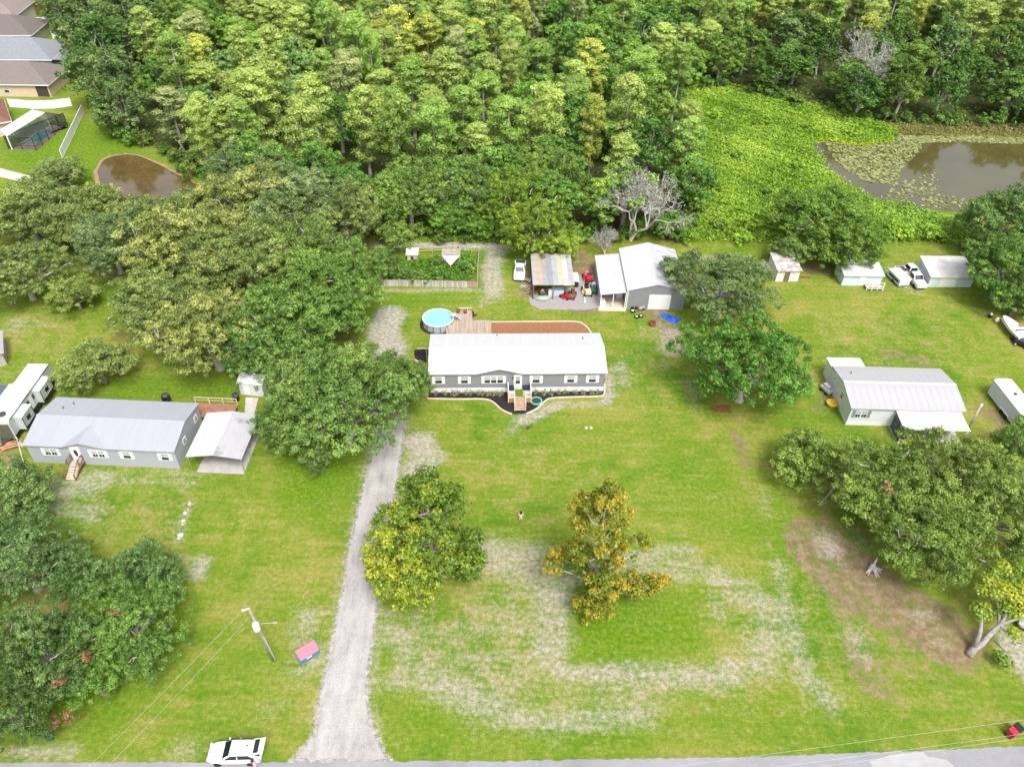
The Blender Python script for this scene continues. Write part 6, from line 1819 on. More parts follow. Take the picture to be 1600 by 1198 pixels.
# wheelie bins at the right road
for (px, py), c_, lab in (((1577, 1150), (.36, .025, .04), 'red wheeled bin at the right road verge'), ((1585, 1144), (.012, .014, .016), 'black wheeled bin behind the red one at the road verge')):
    b = thing('wheeled_bin', lab, 'bin', G(px, py), .5)
    mt = M('bin_%.2f' % c_[0], c_, .5, .1)
    MB().prism([(-.30, -.34, .95), (.30, -.34, .95), (.30, .34, 1.0), (-.30, .34, 1.0)], [(-.23, -.25, .1), (.23, -.25, .1), (.23, .25, .1), (-.23, .25, .1)]).obj('body', mt, b)
    MB().prism([(-.33, -.38, 1.02), (.33, -.38, 1.02), (.33, .38, 1.09), (-.33, .38, 1.09)], [(-.33, -.38, .97), (.33, -.38, .97), (.33, .38, 1.02), (-.33, .38, 1.02)]).obj('lid', mt, b)
    for s in (-1, 1): MB().lathe([(.12, -.03), (.12, .03)], 12, (s * .26, .28, .12), 'X').obj('wheel', BLACK, b)
    MB().tube([(-.28, .40, 1.0), (.28, .40, 1.0)], .02, 5).obj('handle', BLACK, b)

# above-ground pool with ladder
pX, pY = G(684.5, 504.5)
pr_ = 2.25
pX, pY = G(684.5, 496.5, 1.15)
ap = thing('above_ground_pool', 'round above-ground pool with pale blue water behind the grey home', 'pool', (pX, pY))
MB().lathe([(pr_, .02), (pr_, 1.15), (pr_ - .05, 1.15), (pr_ - .05, .03)], 40, closed=True).obj('wall', M('grey_pool_wall', (.42, .46, .50), .5, .12, 2), ap, smooth=False)
MB().lathe([(pr_ + .06, 1.14), (pr_ + .06, 1.21), (pr_ - .12, 1.21), (pr_ - .12, 1.14)], 40, closed=True).obj('rim', M('pale_pool_rim', (.62, .70, .72), .45, .05), ap)
MB().add([((pr_ - .055) * math.cos(t_), (pr_ - .055) * math.sin(t_), .95) for t_ in np.linspace(0, 2 * math.pi, 40, endpoint=False)], [tuple(range(40))]).obj('water', M('pale_blue_water', (.24, .60, .72), .08, .04, .5, spec=.5), ap)
for i in range(14):
    t_ = 2 * math.pi * i / 14
    MB().obox(((pr_ + .05) * math.cos(t_), (pr_ + .05) * math.sin(t_), .57), (.05 * math.cos(t_), .05 * math.sin(t_), 0), (-.05 * math.sin(t_), .05 * math.cos(t_), 0), (0, 0, .56)).obj('upright', M('pool_upright', (.12, .15, .19), .5, .1), ap)
MB().lathe([(pr_ + .5, .012), (pr_ + .5, .03), (.1, .03), (.1, .012)], 40).obj('ground_cloth', BLACK, ap)
lx, ly = G(711, 498, 1.0)
ld = thing('pool_ladder', 'white and grey A-frame ladder between the round pool and the deck', 'ladder', (lx, ly, .75), .35)
for s in (-1, 1):
    MB().tube([(-.75, s * .3, .25), (-.1, s * .3, 1.15), (.1, s * .3, 1.15), (.75, s * .3, 0)], .045, 6).obj('side_rail', M('ladder_grey', (.25, .29, .34), .5, .1), ld)
for i in range(4): MB().box(.12 + i * .15, .30 + i * .15, -.28, .28, .78 - i * .22, .82 - i * .22).obj('step', WHITE, ld)
MB().box(-.5, .12, -.3, .3, .95, 1.0).obj('platform', WHITE, ld)
pp = thing('pool_pump', 'dark pool pump with canister at the corner of the rear deck', 'pump', (*G(738, 494), 0), .2)
MB().lathe([(.25, 0), (.28, .1), (.28, .7), (.18, .85)], 14).obj('filter', BLACK, pp, smooth=True)
MB().obox((.45, 0, .2), (.25, 0, 0), (0, .15, 0), (0, 0, .15)).obj('motor', DARK, pp, bevel=.04)
for (px, py), s, lab in (((716, 488), .34, 'round brown pot on the rear deck nearest the pool ladder'), ((727, 489), .28, 'smaller brown pot on the rear deck right of the other pot')):
    pt = thing('flower_pot', lab, 'pot', (*G(px, py, .76), .76))
    MB().lathe([(s * .7, 0), (s, .4), (s * 1.08, .42), (s * .9, .42), (s * .8, .3), (.02, .3)], 14).obj('pot', M('brown_pot', (.16, .09, .07), .7, .2), pt)
# teal ring fountain in the bed
tx_, ty_ = G(838, 627)
fo = thing('planter_ring', 'teal round planter ring lying in the black mulch right of the stairs', 'planter ring', (tx_, ty_, .02))
MB().lathe([(.78, 0), (.78, .16), (.62, .16), (.62, 0)], 26, closed=True).obj('ring', M('teal_plastic', (.14, .42, .42), .5, .06), fo, smooth=False)
MB().lathe([(.61, .0), (.61, .06), (.05, .09)], 22).obj('soil', M('black_soil', (.03, .05, .03), .9, .4, 8), fo)

# swing bench under the dark oak
bx, by = G(1127, 643)
be = thing('swing_frame', 'red-brown wooden bench frame at the foot of the dense dark oak', 'bench', (bx, by), .05)
RB = M('red_brown_timber', (.25, .085, .045), .75, .2, 2)
MB().box(-1.1, 1.1, -.05, .05, 1.15, 1.27).obj('top_beam', RB, be)
for s in (-1, 1):
    for yy in (-.45, .45): MB().tube([(s * 1.05, yy, 0), (s * 1.05, 0, 1.2)], .06, 4).obj('leg', RB, be)
for i in range(4): MB().box(-.8, .8, -.28 + i * .14, -.17 + i * .14, .42, .46).obj('seat_slat', RB, be)
for i in range(3): MB().box(-.8, .8, .28, .32, .55 + i * .14, .66 + i * .14).obj('back_slat', RB, be)
for s in (-1, 1): MB().tube([(s * .75, 0, .44), (s * .75, 0, 1.18)], .02, 4).obj('hanger', DARK, be)

# whitish root stump
sx_, sy_ = G(1362, 888)
sp_ = thing('tree_stump', 'whitened stump with spreading roots on the brown soil of the right grove', 'stump', (sx_, sy_))
rg = np.random.default_rng(3)
mb = MB()
mb.lathe([(.42, 0), (.30, .35), (.26, .6), (.10, .75)], 10)
for i in range(9):
    t_ = -2.8 + i * .34 + rg.normal(0, .1)
    mb.tube([(0, 0, .35), (.5 * math.cos(t_), .5 * math.sin(t_), .22), (rg.uniform(.9, 1.3) * math.cos(t_), rg.uniform(.9, 1.3) * math.sin(t_), .03)], [.14, .1, .04], 6)
mb.tube([(0, 0, .5), (.25, .3, 1.1), (.3, .4, 1.5)], [.16, .1, .04], 6)
mb.obj('roots', M('bleached_wood', (.52, .49, .46), .9, .15, 3), sp_, smooth=True)

# wheels, tarp and junk by the workshop
for (px, py), r, up, lab in (((988.5, 487), .42, 0, 'wheel with white hub nearest the workshop wall'), ((994.5, 496), .38, 0, 'left of two wheels lying on the lawn in front of the workshop'), ((1001.5, 495), .36, 0, 'right of two wheels lying on the lawn in front of the workshop')):
    w = thing('spare_wheel', lab, 'wheel', G(px, py), 0)
    MB().lathe([(r * .55, .02), (r * .9, .0), (r, .08), (r, .2), (r * .9, .28), (r * .55, .26)], 18, closed=True).obj('tyre', BLACK, w)
    MB().lathe([(r * .56, .06), (r * .56, .2), (r * .3, .16), (.03, .18)], 18).obj('rim', WHITE, w)
tw = thing('tow_dolly', 'grey and white tow dolly with upright tongue against the workshop wall', 'dolly', G(990, 481), .1)
MB().box(-.5, .5, -.25, .25, .3, .45).obj('frame', DARK, tw)
MB().box(-1.05, -.55, -.2, .2, .05, .55).obj('cooler', WHITE, tw, bevel=.03)
MB().obox((.2, 0, .9), (.06, 0, 0), (0, .06, 0), (.28, 0, .45)).obj('tongue', STEEL, tw)
for s in (-1, 1): MB().lathe([(.25, -.06), (.25, .06)], 14, (s * .3, -.34, .25), 'Y').obj('wheel', BLACK, tw)
rg = np.random.default_rng(8)
hp = thing('scrap_pile', 'heap of rusty scrap beside the roll-up door of the workshop', 'scrap', G(1004, 484), 0)
for i in range(7): MB().obox((rg.uniform(-.6, .6), rg.uniform(-.25, .25), rg.uniform(.12, .45)), (rg.uniform(.12, .3), .05, .02), (-.04, rg.uniform(.08, .2), 0), (0, .02, rg.uniform(.05, .2))).obj('scrap_piece', [RUST, DARK, WOODG, STEEL][i % 4], hp)
tpn = 15
px_, py_ = G(1046, 497)
mb = MB(); vs = []
for i in range(tpn):
    for j in range(9):
        u_, v_ = i / (tpn - 1) * 3.0 - 1.5, j / 8 * 1.4 - .7
        edge = min(i, tpn - 1 - i, j, 8 - j)
        vs.append((u_ + rg.normal(0, .05), v_ * (1 + .25 * math.sin(u_ * 2)) + rg.normal(0, .04), .03 + (.0 if edge == 0 else rg.uniform(.05, .45) * (1 - abs(v_) * .6))))
mb.add(vs, [(i * 9 + j, (i + 1) * 9 + j, (i + 1) * 9 + j + 1, i * 9 + j + 1) for i in range(tpn - 1) for j in range(8)])
tag(mb.obj('blue_tarp', M('blue_tarpaulin', (.015, .10, .52), .45, .15, 3), None, loc=(px_, py_, 0), rz=-.55), 'crumpled bright blue tarp on the bare soil before the workshop', 'tarp')
fp = thing('fire_pit', 'rusty red-brown fire drum on the bare soil before the workshop', 'fire pit', G(1019, 508))
MB().lathe([(.5, 0), (.55, .3), (.5, .6), (.44, .6), (.44, .2), (.05, .2)], 14).obj('drum', M('red_rust', (.26, .07, .06), .85, .3, 4), fp)
for i in range(4): MB().tube([(rg.uniform(-.5, .5), rg.uniform(-.5, .5), .3), (rg.uniform(-.6, .6), rg.uniform(-.6, .2), .75)], .06, 5).obj('log', WOODD, fp)

# riding mowers and equipment round the pole shed
def mower(label, px, ang, body, seat=BLACK, s=1.0, base=None):
    t = thing('riding_mower', label, 'mower', G(*px) if base is None else base, ang)
    bm = body
    MB().box(-.35 * s, .35 * s, -.95 * s, -.15 * s, .35 * s, .78 * s).obj('hood', bm, t, bevel=.08 * s, seg=2)
    MB().box(-.45 * s, .45 * s, -.15 * s, .85 * s, .30 * s, .48 * s).obj('deck', bm, t, bevel=.05 * s)
    MB().box(-.62 * s, .62 * s, -.3 * s, .35 * s, .12 * s, .29 * s).obj('cutting_deck', bm, t, bevel=.06 * s)
    MB().box(-.25 * s, .25 * s, .2 * s, .62 * s, .49 * s, .60 * s).obj('seat', seat, t, bevel=.04)
    MB().box(-.25 * s, .25 * s, .58 * s, .68 * s, .61 * s, .98 * s).obj('backrest', seat, t, bevel=.04)
    MB().lathe([(.19 * s, 0), (.21 * s, .02), (.19 * s, .04)], 14, (0, -.05 * s, .92 * s)).obj('steering_wheel', BLACK, t)
    MB().tube([(0, -.12 * s, .6 * s), (0, -.05 * s, .92 * s)], .03 * s, 6).obj('steering_column', DARK, t)
    for sx in (-1, 1):
        MB().lathe([(.08 * s, -.09 * s), (.26 * s, -.09 * s), (.28 * s, 0), (.26 * s, .09 * s), (.08 * s, .09 * s)], 16, (sx * .48 * s, .55 * s, .28 * s), 'X').obj('wheel', BLACK, t)
        MB().lathe([(.05 * s, -.07 * s), (.17 * s, -.07 * s), (.18 * s, 0), (.17 * s, .07 * s), (.05 * s, .07 * s)], 14, (sx * .42 * s, -.75 * s, .18 * s), 'X').obj('wheel', BLACK, t)
    return t
REDM = M('red_mower_paint', (.50, .015, .03), .35, .08)
mower('red riding mower parked right of the pole shed', (918, 437), .2, REDM, M('pink_seat', (.6, .2, .25), .6), 1.25)
mower('tan riding mower parked in front of the red one', (917, 458), .1, M('tan_mower', (.62, .50, .32), .5, .1), BLACK, 1.35)
mower('dark green riding mower parked against the lean-to wall', (927, 455), -.1, M('dark_green_mower', (.03, .10, .06), .4, .1), M('pale_seat', (.6, .62, .6), .6), 1.2)
(fsx, fsy), fang = PS
def shed_pt(u, v): return (float(fsx + u * math.cos(fang) - v * math.sin(fang)), float(fsy + u * math.sin(fang) + v * math.cos(fang)))
mower('red mower under the front edge of the patchwork shed roof', None, .9, REDM, BLACK, .95, base=shed_pt(5.1, .5))
mower('brown garden tractor at the right end inside the pole shed', None, -.2, M('brown_tractor', (.20, .09, .06), .6, .2), BLACK, 1.1, base=shed_pt(6.2, .7))
fz = thing('chest_freezer', 'pale blue chest freezer in the middle of the pole shed', 'freezer', shed_pt(4.0, 1.3), fang)
MB().box(-.9, .9, -.6, .6, .1, .95).obj('body', M('pale_blue_enamel', (.40, .58, .66), .4, .05), fz, bevel=.03)
MB().box(-.92, .92, -.62, .62, .955, 1.05).obj('lid', M('pale_blue_lid', (.48, .64, .70), .4, .05), fz, bevel=.02)
cb = thing('cabinet', 'narrow white cabinet left of the pale blue freezer in the pole shed', 'cabinet', shed_pt(2.8, .9), fang)
MB().box(-.28, .28, -.3, .3, 0, 1.2).obj('case', WHITE, cb, bevel=.02)
MB().box(-.25, .25, -.325, -.305, .1, 1.1).obj('door', TRIM, cb)
en = thing('rusty_engine', 'rusty engine block on a stand at the left inside the pole shed', 'engine', shed_pt(1.6, .9), fang)
MB().box(-.4, .4, -.3, .3, .5, 1.0).obj('block', RUST, en, bevel=.06)
MB().box(-.2, .2, -.2, .2, 1.0, 1.25).obj('head', M('pale_engine', (.5, .45, .45), .5), en, bevel=.05)
for xx in (-.35, .35):
    for yy in (-.25, .25): MB().box(xx - .04, xx + .04, yy - .04, yy + .04, 0, .5).obj('leg', DARK, en)
cn = thing('canoe', 'overturned pale green canoe in front of the pole shed', 'canoe', G(848, 467), fang + .08)
secs = []
for i in range(11):
    u_ = i / 10 * 2 - 1
    w_, h_ = .55 * (1 - abs(u_) ** 2.4) + .03, .42 * (1 - abs(u_) ** 3) + .08
    secs.append([(u_ * 1.25, w_ * math.cos(t_), .04 + h_ * math.sin(t_)) for t_ in np.linspace(0, math.pi, 9)])
loft(secs).obj('hull', M('pale_green_hull', (.30, .40, .30), .4, .12, 2), cn, smooth=True)
MB().tube([(-1.2, 0, .12), (0, 0, .49), (1.2, 0, .12)], .03, 5).obj('keel', M('dark_green_trim', (.05, .12, .08), .5), cn)
lp = thing('fallen_post', 'white post lying on the gravel between shed and mowers', 'post', G(910.5, 449), 0)
e2 = np.array(G(914, 472)) - np.array(G(910.5, 449))
MB().tube([(0, 0, .12), (e2[0], e2[1], .10)], .10, 8).obj('shaft', WHITE, lp)
MB().lathe([(.16, 0), (.16, .06)], 8, (e2[0], e2[1], .0)).obj('foot', WHITE, lp)
bk = thing('utility_trailer', 'small white trailer body with black box right of the pole shed roof', 'trailer', G(899, 440), .05)
MB().box(-.45, .45, -1.2, 1.2, .4, .95).obj('bed', WHITE, bk, bevel=.04)
MB().box(-.3, .3, -1.9, -1.25, .35, .8).obj('tool_box', BLACK, bk, bevel=.03)
for s in (-1, 1): MB().lathe([(.1, -.07), (.28, -.07), (.28, .07), (.1, .07)], 14, (s * .52, .1, .28), 'X').obj('wheel', BLACK, bk)
# scattered lumber left of the shed
rg = np.random.default_rng(12)
for k, ((px, py), lab) in enumerate((((822, 442), 'pile of pale scrap boards left of the pole shed'), ((824, 456), 'scattered scrap wood and junk below the scrap boards'))):
    lm = thing('scrap_lumber', lab, 'lumber', G(px, py), 0)
    for i in range(11): MB().obox((rg.uniform(-.8, .8), rg.uniform(-.9, .9), .06 + .05 * i), Matrix.Rotation(rg.uniform(0, 3.1), 3, 'Z') @ Vector((rg.uniform(.4, .9), 0, rg.normal(0, .06))), Matrix.Rotation(rg.uniform(0, 3.1), 3, 'Z') @ Vector((0, .09, 0)), (0, 0, .025)).obj('board', [WOODG, WOODP, CONC, STEEL][i % 4], lm)
# parked white pickup left of the shed, seen from its rear
def pickup(label, loc, ang, paint=CARW, bed=True, cap=False, sc=1.0, name='pickup_truck'):
    t = thing(name, label, 'truck', loc, ang)
    S = [(-2.55, .82, .50, .92), (-2.45, .90, .45, 1.0), (-1.2, .93, .42, 1.06), (-.9, .93, .42, 1.08), (2.4, .93, .45, 1.10), (2.5, .90, .5, 1.05)]
    rings = [[(x, -hw * .95, z0), (x, -hw, (z0 + z1) / 2), (x, -hw * .93, z1), (x, 0, z1 + .03), (x, hw * .93, z1), (x, hw, (z0 + z1) / 2), (x, hw * .95, z0)] for x, hw, z0, z1 in S]
    loft(rings).obj('body', paint, t)
    C_ = [(-1.1, .80, 1.05, 1.10), (-.5, .70, 1.05, 1.68), (.55, .70, 1.05, 1.70), (.75, .78, 1.05, 1.12)]
    rings = [[(x, -hw - .08, z0), (x, -hw, z1 - .05), (x, -hw * .85, z1), (x, hw * .85, z1), (x, hw, z1 - .05), (x, hw + .08, z0)] for x, hw, z0, z1 in C_]
    loft(rings).obj('cab', paint, t)
    MB().add([(-1.08, -.68, 1.16), (-1.08, .68, 1.16), (-.58, .6, 1.66), (-.58, -.6, 1.66)], [(0, 1, 2, 3)]).obj('windshield', CARG, t)
    MB().add([(.60, -.6, 1.66), (.60, .6, 1.66), (.76, .66, 1.2), (.76, -.66, 1.2)], [(0, 1, 2, 3)]).obj('rear_window', CARG, t)
    for s in (-1, 1):
        MB().prism([(-.75, s * .86, 1.15), (-.42, s * .77, 1.58), (.45, s * .77, 1.6), (.58, s * .86, 1.15)], [(-.75, s * .8, 1.15), (-.42, s * .7, 1.58), (.45, s * .7, 1.6), (.58, s * .8, 1.15)]).obj('side_window', CARG, t)
        for x in (-1.6, 1.5): wheel(t, x, s * .82, .36)
        MB().obox((2.5, s * .8, .85), (.03, 0, 0), (0, .08, 0), (0, 0, .16)).obj('tail_light', TAIL, t)
        MB().obox((-2.52, s * .65, .82), (.04, 0, 0), (0, .14, 0), (0, 0, .08)).obj('headlight', HEAD, t)
    MB().box(.95, 2.35, -.74, .74, 1.115, 1.135).obj('bed_floor', M('dark_bed', (.06, .06, .065), .6, .2) if not cap else paint, t)
    if cap: MB().box(.85, 2.42, -.82, .82, 1.13, 1.72).obj('cap', paint, t, bevel=.06)
    return t
pk_ = G(812, 428)
pickup('white pickup truck parked nose toward the camera left of the pole shed', pk_, math.radians(88))
# vehicles by the long back shed
vx, vy = G(1432, 447)
pickup('old cream-white truck cab parked against the long back shed', (vx, vy + 1.2), math.radians(95), M('old_cream_paint', (.66, .60, .54), .5, .08, 1, dirt=(.34, .2, .14), dirt_amt=.3))
vx, vy = G(1411, 449)
tq = thing('camper_shell', 'white pop-up camper box parked left of the old truck by the back shed', 'camper', (vx, vy), math.radians(12))
MB().box(-.95, .95, 0, 3.4, .3, 1.3).obj('body', BLUEW, tq, bevel=.05)
MB().box(-1.0, 1.0, -.05, 3.45, 1.31, 1.5).obj('lid', WHITE, tq, bevel=.05)
MB().box(-.98, -.955, .4, 3.0, .7, 1.1).obj('window', GLASS, tq)
for s in (-1, 1): MB().lathe([(.1, -.08), (.3, -.08), (.3, .08), (.1, .08)], 14, (s * .95, 1.6, .3), 'X').obj('wheel', BLACK, tq)
pickup('white flatbed truck wreck with rusty bed behind the camper box', G(1420, 428), math.radians(190), WHITE, name='flatbed_truck')
rb = thing('rusty_trailer', 'rusty flat trailer between the flatbed truck and the long back shed', 'trailer', G(1430, 434), .1)
MB().box(-1.3, 1.3, -.7, .7, .45, .6).obj('bed', RUST, rb)
for s in (-1, 1): MB().lathe([(.1, -.08), (.3, -.08), (.3, .08), (.1, .08)], 14, (.2, s * .78, .3), 'Y').obj('wheel', BLACK, rb)
hr = thing('hay_rake', 'black metal farm rake with hoops behind the long back shed', 'farm tool', G(1458, 412), .1)
for i in range(6):
    x_ = -1.6 + i * .6
    MB().tube([(x_, .6 * math.cos(q_), .9 + .75 * math.sin(q_)) for q_ in np.linspace(-.5, math.pi + .5, 12)], .035, 4).obj('hoop', DARK, hr)
MB().tube([(-1.8, 0, .9), (1.6, 0, .9)], .06, 6).obj('axle', DARK, hr)
for s in (-1.9, 1.7): MB().lathe([(.42, -.05), (.5, -.05), (.5, .05), (.42, .05)], 18, (s, 0, .5), 'X', closed=True).obj('wheel', DARK, hr)
# boat on the right
bA, bB = np.array(G(1563, 505)), np.array(G(1598, 538))
bo = thing('motor_boat', 'white covered boat on a trailer under the trees at the right edge', 'boat', (bA + bB) / 2, math.atan2(*(bB - bA)[::-1]))
secs = []
for i in range(10):
    u_ = i / 9
    w_ = 1.15 * min(1, (u_ + .02) ** .5 * 1.25)
    secs.append([(u_ * 5.0 - 2.6, -w_, 1.25 + .2 * (1 - u_)), (u_ * 5.0 - 2.6, -w_ * .8, .75), (u_ * 5.0 - 2.6, 0, .45 + .35 * (1 - u_) ** 2), (u_ * 5.0 - 2.6, w_ * .8, .75), (u_ * 5.0 - 2.6, w_, 1.25 + .2 * (1 - u_)), (u_ * 5.0 - 2.6, 0, 1.5 + .15 * math.sin(u_ * 3))])
loft(secs).obj('hull', WHITE, bo)
MB().obox((0, .1, 1.62), (.06, 0, 0), (0, 1.0, 0), (0, 0, .03)).obj('strap', STEEL, bo)
MB().obox((1.2, .1, 1.62), (.10, 0, 0), (0, 1.0, 0), (0, 0, .03)).obj('strap', M('green_strap', (.04, .09, .05), .7), bo)
MB().lathe([(.26, 0), (.28, .06), (.1, .12)], 12, (.35, .45, 1.6)).obj('buoy', M('faded_red', (.42, .12, .12), .6, .1), bo)
for s in (-1, 1): MB().lathe([(.12, -.09), (.33, -.09), (.33, .09), (.12, .09)], 16, (1.5, s * 1.1, .33), 'Y').obj('wheel', BLACK, bo)
MB().box(-3.6, 2.2, -.08, .08, .32, .42).obj('trailer_frame', DARK, bo)
gc = thing('golf_cart', 'black cart with white wheel hubs at the right edge beside the boat', 'cart', G(1596, 540), -.7)
MB().box(-1.1, 1.1, -.6, .6, .35, .8).obj('body', BLACK, gc, bevel=.1, seg=2)
MB().box(-.5, .6, -.55, .55, .81, 1.1).obj('seat', DARK, gc, bevel=.06)
for sx in (-.75, .75):
    for s in (-1, 1):
        w = MB().lathe([(.14, -.09), (.28, -.09), (.28, .09), (.14, .09)], 16, (sx, s * .62, .28), 'Y', closed=True).obj('wheel', BLACK, gc)
        MB().lathe([(.03, -.08), (.15, -.08), (.15, .08), (.03, .08)], 12, (sx, s * .62, .28), 'Y').obj('hub', WHITE, w)
for (px, py), c_, lab in (((1546.5, 496), (.02, .025, .05), 'small dark blue and white engine left of the boat'), ((1556.5, 503), (.62, .50, .42), 'beige bucket lying between the engine and the boat')):
    t = thing('yard_item', lab, 'bucket' if c_[0] > .3 else 'engine', G(px, py), .4)
    t.name = 'bucket' if c_[0] > .3 else 'outboard_engine'
    MB().lathe([(.24, 0), (.34, .1), (.36, .45), (.2, .6)], 12).obj('body', M('yi_%.2f' % c_[0], c_, .5, .1), t, smooth=True)
    MB().lathe([(.22, .6), (.18, .75), (.05, .8)], 12).obj('lid', WHITE, t)

# camper trailer at the left
ZC = 3.35
qa, qb, qc = np.array(G(77, 566.5, ZC)), np.array(G(55.5, 565.5, ZC)), np.array(G(12.5, 657, ZC))
ang = math.atan2(*(qa - qc)[::-1])
Lc = float(np.hypot(*(qa - qc)))
cv = thing('travel_trailer', 'white travel trailer with two slide-outs at the left edge beside the pale grey home', 'camper', qc, ang)
CW = 2.5
SID = M('camper_side', (.50, .53, .52), .45, .06, .6)
prof = [(-.1, .45), (Lc - .5, .45), (Lc, .95), (Lc, ZC - .5), (Lc - .35, ZC), (.2, ZC), (-.1, ZC - .4)]
MB().prism([(x, 0, z) for x, z in prof], [(x, CW, z) for x, z in prof]).obj('body', SID, cv)
MB().box(.15, Lc - .4, -.04, CW + .04, ZC + .003, ZC + .07).obj('roof', M('camper_roof', (.84, .84, .84), .5, .02), cv)
MB().box(-.14, -.102, .2, CW - .2, .6, ZC - .6).obj('front_cap', M('camper_dark_nose', (.11, .105, .08), .5, .2), cv)
MB().box(-.06, Lc - .6, -.015, -.003, .46, .95).obj('lower_stripe', BLACK, cv)
MB().box(.3, Lc - .6, -.07, -.05, ZC - .12, ZC - .02).obj('awning_rail', DARK, cv)
for x0_, x1_, dep in ((1.0, 3.3, .95), (5.9, 8.6, .85)):
    so = MB().box(x0_, x1_, -dep, -.001, .95, ZC - .45).obj('slide_out', SID, cv)
    MB().box(x0_ - .06, x1_ + .06, -dep - .06, .0, ZC - .445, ZC - .38).obj('slide_roof', WHITE, so)
    for xx in (x0_, x1_): MB().box(xx - .05, xx + .05, -dep - .03, -dep - .002, .95, ZC - .45).obj('edge_trim', BLACK, so)
    MB().box(x0_ + .06, x1_ - .06, -dep - .025, -dep - .002, .95, 1.3).obj('lower_trim', BLACK, so)
    MB().box((x0_ + x1_) / 2 - .4, (x0_ + x1_) / 2 + .35, -dep - .03, -dep - .004, 1.75, 2.35).obj('window', CARG, so)
    for i in range(3): MB().obox(((x0_ + x1_) / 2 + .2, -dep - .012, 1.45 + .16 * i), (.7, 0, .12), (0, .008, 0), (0, 0, .03)).obj('swoosh', DARK if i % 2 else WHITE, so)
MB().box(4.6, 5.2, -.03, -.003, 1.0, 2.75).obj('door', WHITE, cv)
MB().box(4.0, 4.4, -.035, -.004, 1.9, 2.6).obj('window', CARG, cv)
MB().box(5.35, 5.7, -.035, -.004, 1.9, 2.6).obj('window', CARG, cv)
MB().lathe([(.45, 0), (.45, .16), (.2, .25)], 14, (.9, 1.1, ZC + .07)).obj('air_conditioner', DARK, cv)
for xx, yy in ((3.0, 1.3), (3.6, .8), (6.6, 1.5)): MB().box(xx - .16, xx + .16, yy - .16, yy + .16, ZC + .072, ZC + .2).obj('roof_vent', TRIM, cv, bevel=.03)
MB().box(3.2, 6.8, CW, CW + .7, .95, ZC - .25).obj('rear_slide', SID, cv)
MB().box(3.15, 6.85, CW + .0, CW + .75, ZC - .245, ZC - .18).obj('slide_roof', WHITE, cv)
for xx in (5.0, 5.9):
    for yy in (-.02, CW + .02): MB().lathe([(.15, -.1), (.36, -.1), (.36, .1), (.15, .1)], 14, (xx, yy, .36), 'Y').obj('wheel', BLACK, cv)
MB().prism([(-.1, .5, .55), (-1.3, 1.25, .55), (-.1, 2.0, .55)], [(-.1, .5, .45), (-1.3, 1.25, .45), (-.1, 2.0, .45)]).obj('hitch', DARK, cv)
ox, oy = G(8, 622, 2.2)
aw = thing('canopy', 'dark slate canopy on posts left of the travel trailer', 'canopy', (ox - 1.6, oy + .6), ang)
MB().box(-1.8, 1.8, -1.4, 1.4, 2.2, 2.28).obj('top', M('slate_canvas', (.10, .11, .15), .7, .1), aw)
for xx in (-1.7, 1.7):
    for yy in (-1.3, 1.3): MB().tube([(xx, yy, 0), (xx, yy, 2.2)], .04, 6).obj('post', STEEL, aw)
# flag on a leaning staff
fx, fy = G(38, 722)
fg = thing('flag', 'small red and white striped flag on a short white staff beside the left home', 'flag', (fx - .1, fy), 0)
tipv = Vector((*G(26, 683, 2.6), 2.6)) - Vector((fx - .1, fy, 0))
MB().tube([(0, 0, 0), tipv], .035, 6).obj('staff', WHITE, fg)
u_ = tipv.normalized()
side = Vector((.8, -.5, -.25)).normalized()
for i in range(7):
    c = tipv * .95 - u_ * (.11 * i) + side * .4 + Vector((0, 0, .0))
    MB().obox(c, side * .40, u_ * .052, u_.cross(side) * .008).obj('stripe', M('flag_red', (.5, .03, .05), .7) if i % 2 == 0 else TRIM, fg)
MB().obox(tipv * .95 - u_ * .16 + side * .17 , side * .17, u_ * .21, u_.cross(side) * .012).obj('canton', M('flag_blue', (.03, .05, .2), .7), fg)
lb = thing('lumber_stack', 'stack of orange-brown boards lying by the nose of the travel trailer', 'lumber', G(14, 698), .5)
rg = np.random.default_rng(4)
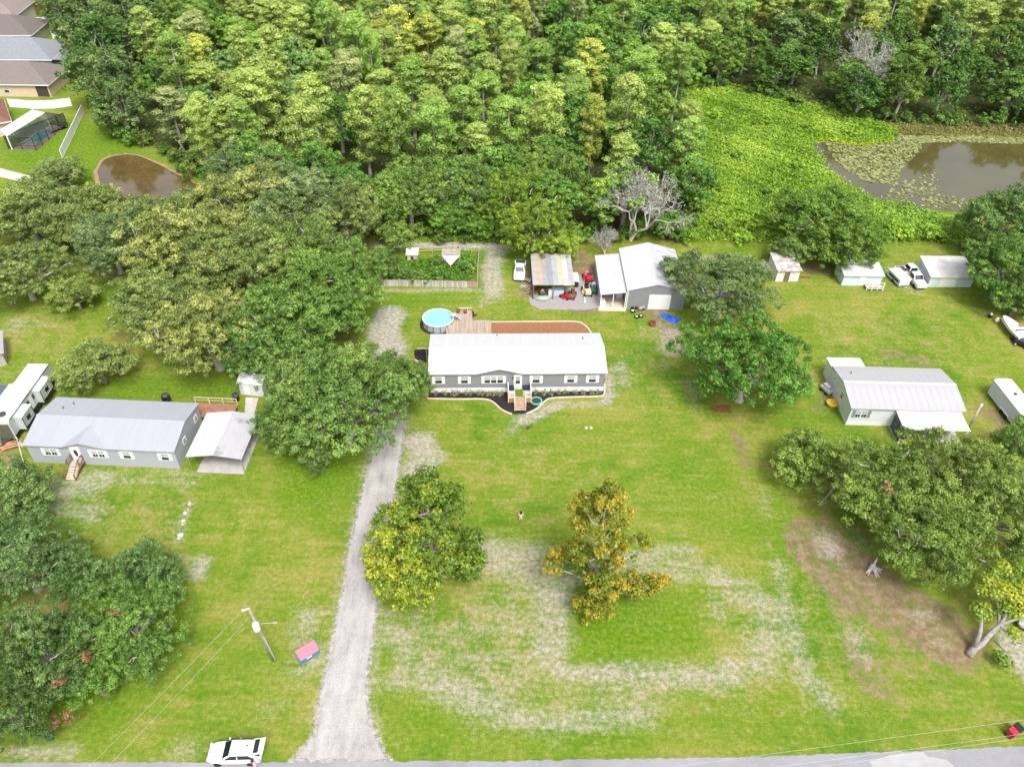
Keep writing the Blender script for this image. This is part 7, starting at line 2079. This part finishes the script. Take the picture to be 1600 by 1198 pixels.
for i in range(7): MB().obox((rg.normal(0, .3), rg.normal(0, .4), .05 + .07 * i), Matrix.Rotation(rg.normal(0, .25), 3, 'Z') @ Vector((1.1, 0, 0)), Matrix.Rotation(rg.normal(0, .25), 3, 'Z') @ Vector((0, .12, 0)), (0, 0, .03)).obj('board', M('orange_board', (.45, .25, .13), .8, .2), lb)
# small things on the lawns
st_ = thing('sapling', 'small dark twiggy sapling in front of the stairs', 'sapling', G(825, 671))
rg = np.random.default_rng(6)
mb = MB()
for i in range(7): mb.tube([(0, 0, 0), (rg.normal(0, .12), rg.normal(0, .12), .45), (rg.normal(0, .4), rg.normal(0, .4), rg.uniform(.6, 1.0))], [.04, .03, .012], 4)
mb.obj('twigs', M('dark_twig', (.10, .06, .06), .9), st_)
for (px, lab) in ((916, 'left of two white rocks on the lawn before the grey home'), (923.5, 'right of two white rocks on the lawn before the grey home')):
    mb = MB().lathe([(.12, 0), (.19, .07), (.14, .16), (.03, .2)], 7)
    tag(mb.obj('rock', WHITE, None, loc=(*G(px, 669), 0)), lab, 'rock')
# plank left of the leaf-covered shed
tag(MB().obox((0, 0, .12), (1.0, 0, 0), (0, .12, 0), (0, 0, .1)).obj('timber_beam', RUST, None, loc=(*G(1256, 434), 0)), 'rusty beam lying right of the leaf-covered shed', 'beam')
# flat stones of the left lawn
rg = np.random.default_rng(2)
for i, (px, py, r0_) in enumerate([(296, 787, .2), (292.5, 797, .16), (290, 801, .27), (286, 813, .22), (285, 819, .14), (282, 836, .3), (279.5, 841, .2)]):
    pts = [(rg.uniform(.7, 1.3) * r0_ * math.cos(t_), rg.uniform(.8, 1.6) * r0_ * math.sin(t_)) for t_ in np.linspace(0, 2 * math.pi, 7, endpoint=False)]
    tag(MB().plate(pts, 0, .02).obj('flat_stone', CONC, None, loc=(*G(px, py), 0)), 'pale flat stone in the short trail on the left lawn', 'stone', 'stones of the trail on the left lawn')
ub = thing('utility_box', 'small dark green utility box at the road verge by the left grove', 'utility box', G(80, 1153), .2)
MB().box(-.28, .28, -.22, .22, 0, .6).obj('cabinet', M('utility_green', (.03, .12, .09), .5, .1), ub, bevel=.03)
MB().box(-.31, .31, -.25, .25, .605, .66).obj('lid', M('utility_green', (.03, .12, .09)), ub, bevel=.02)
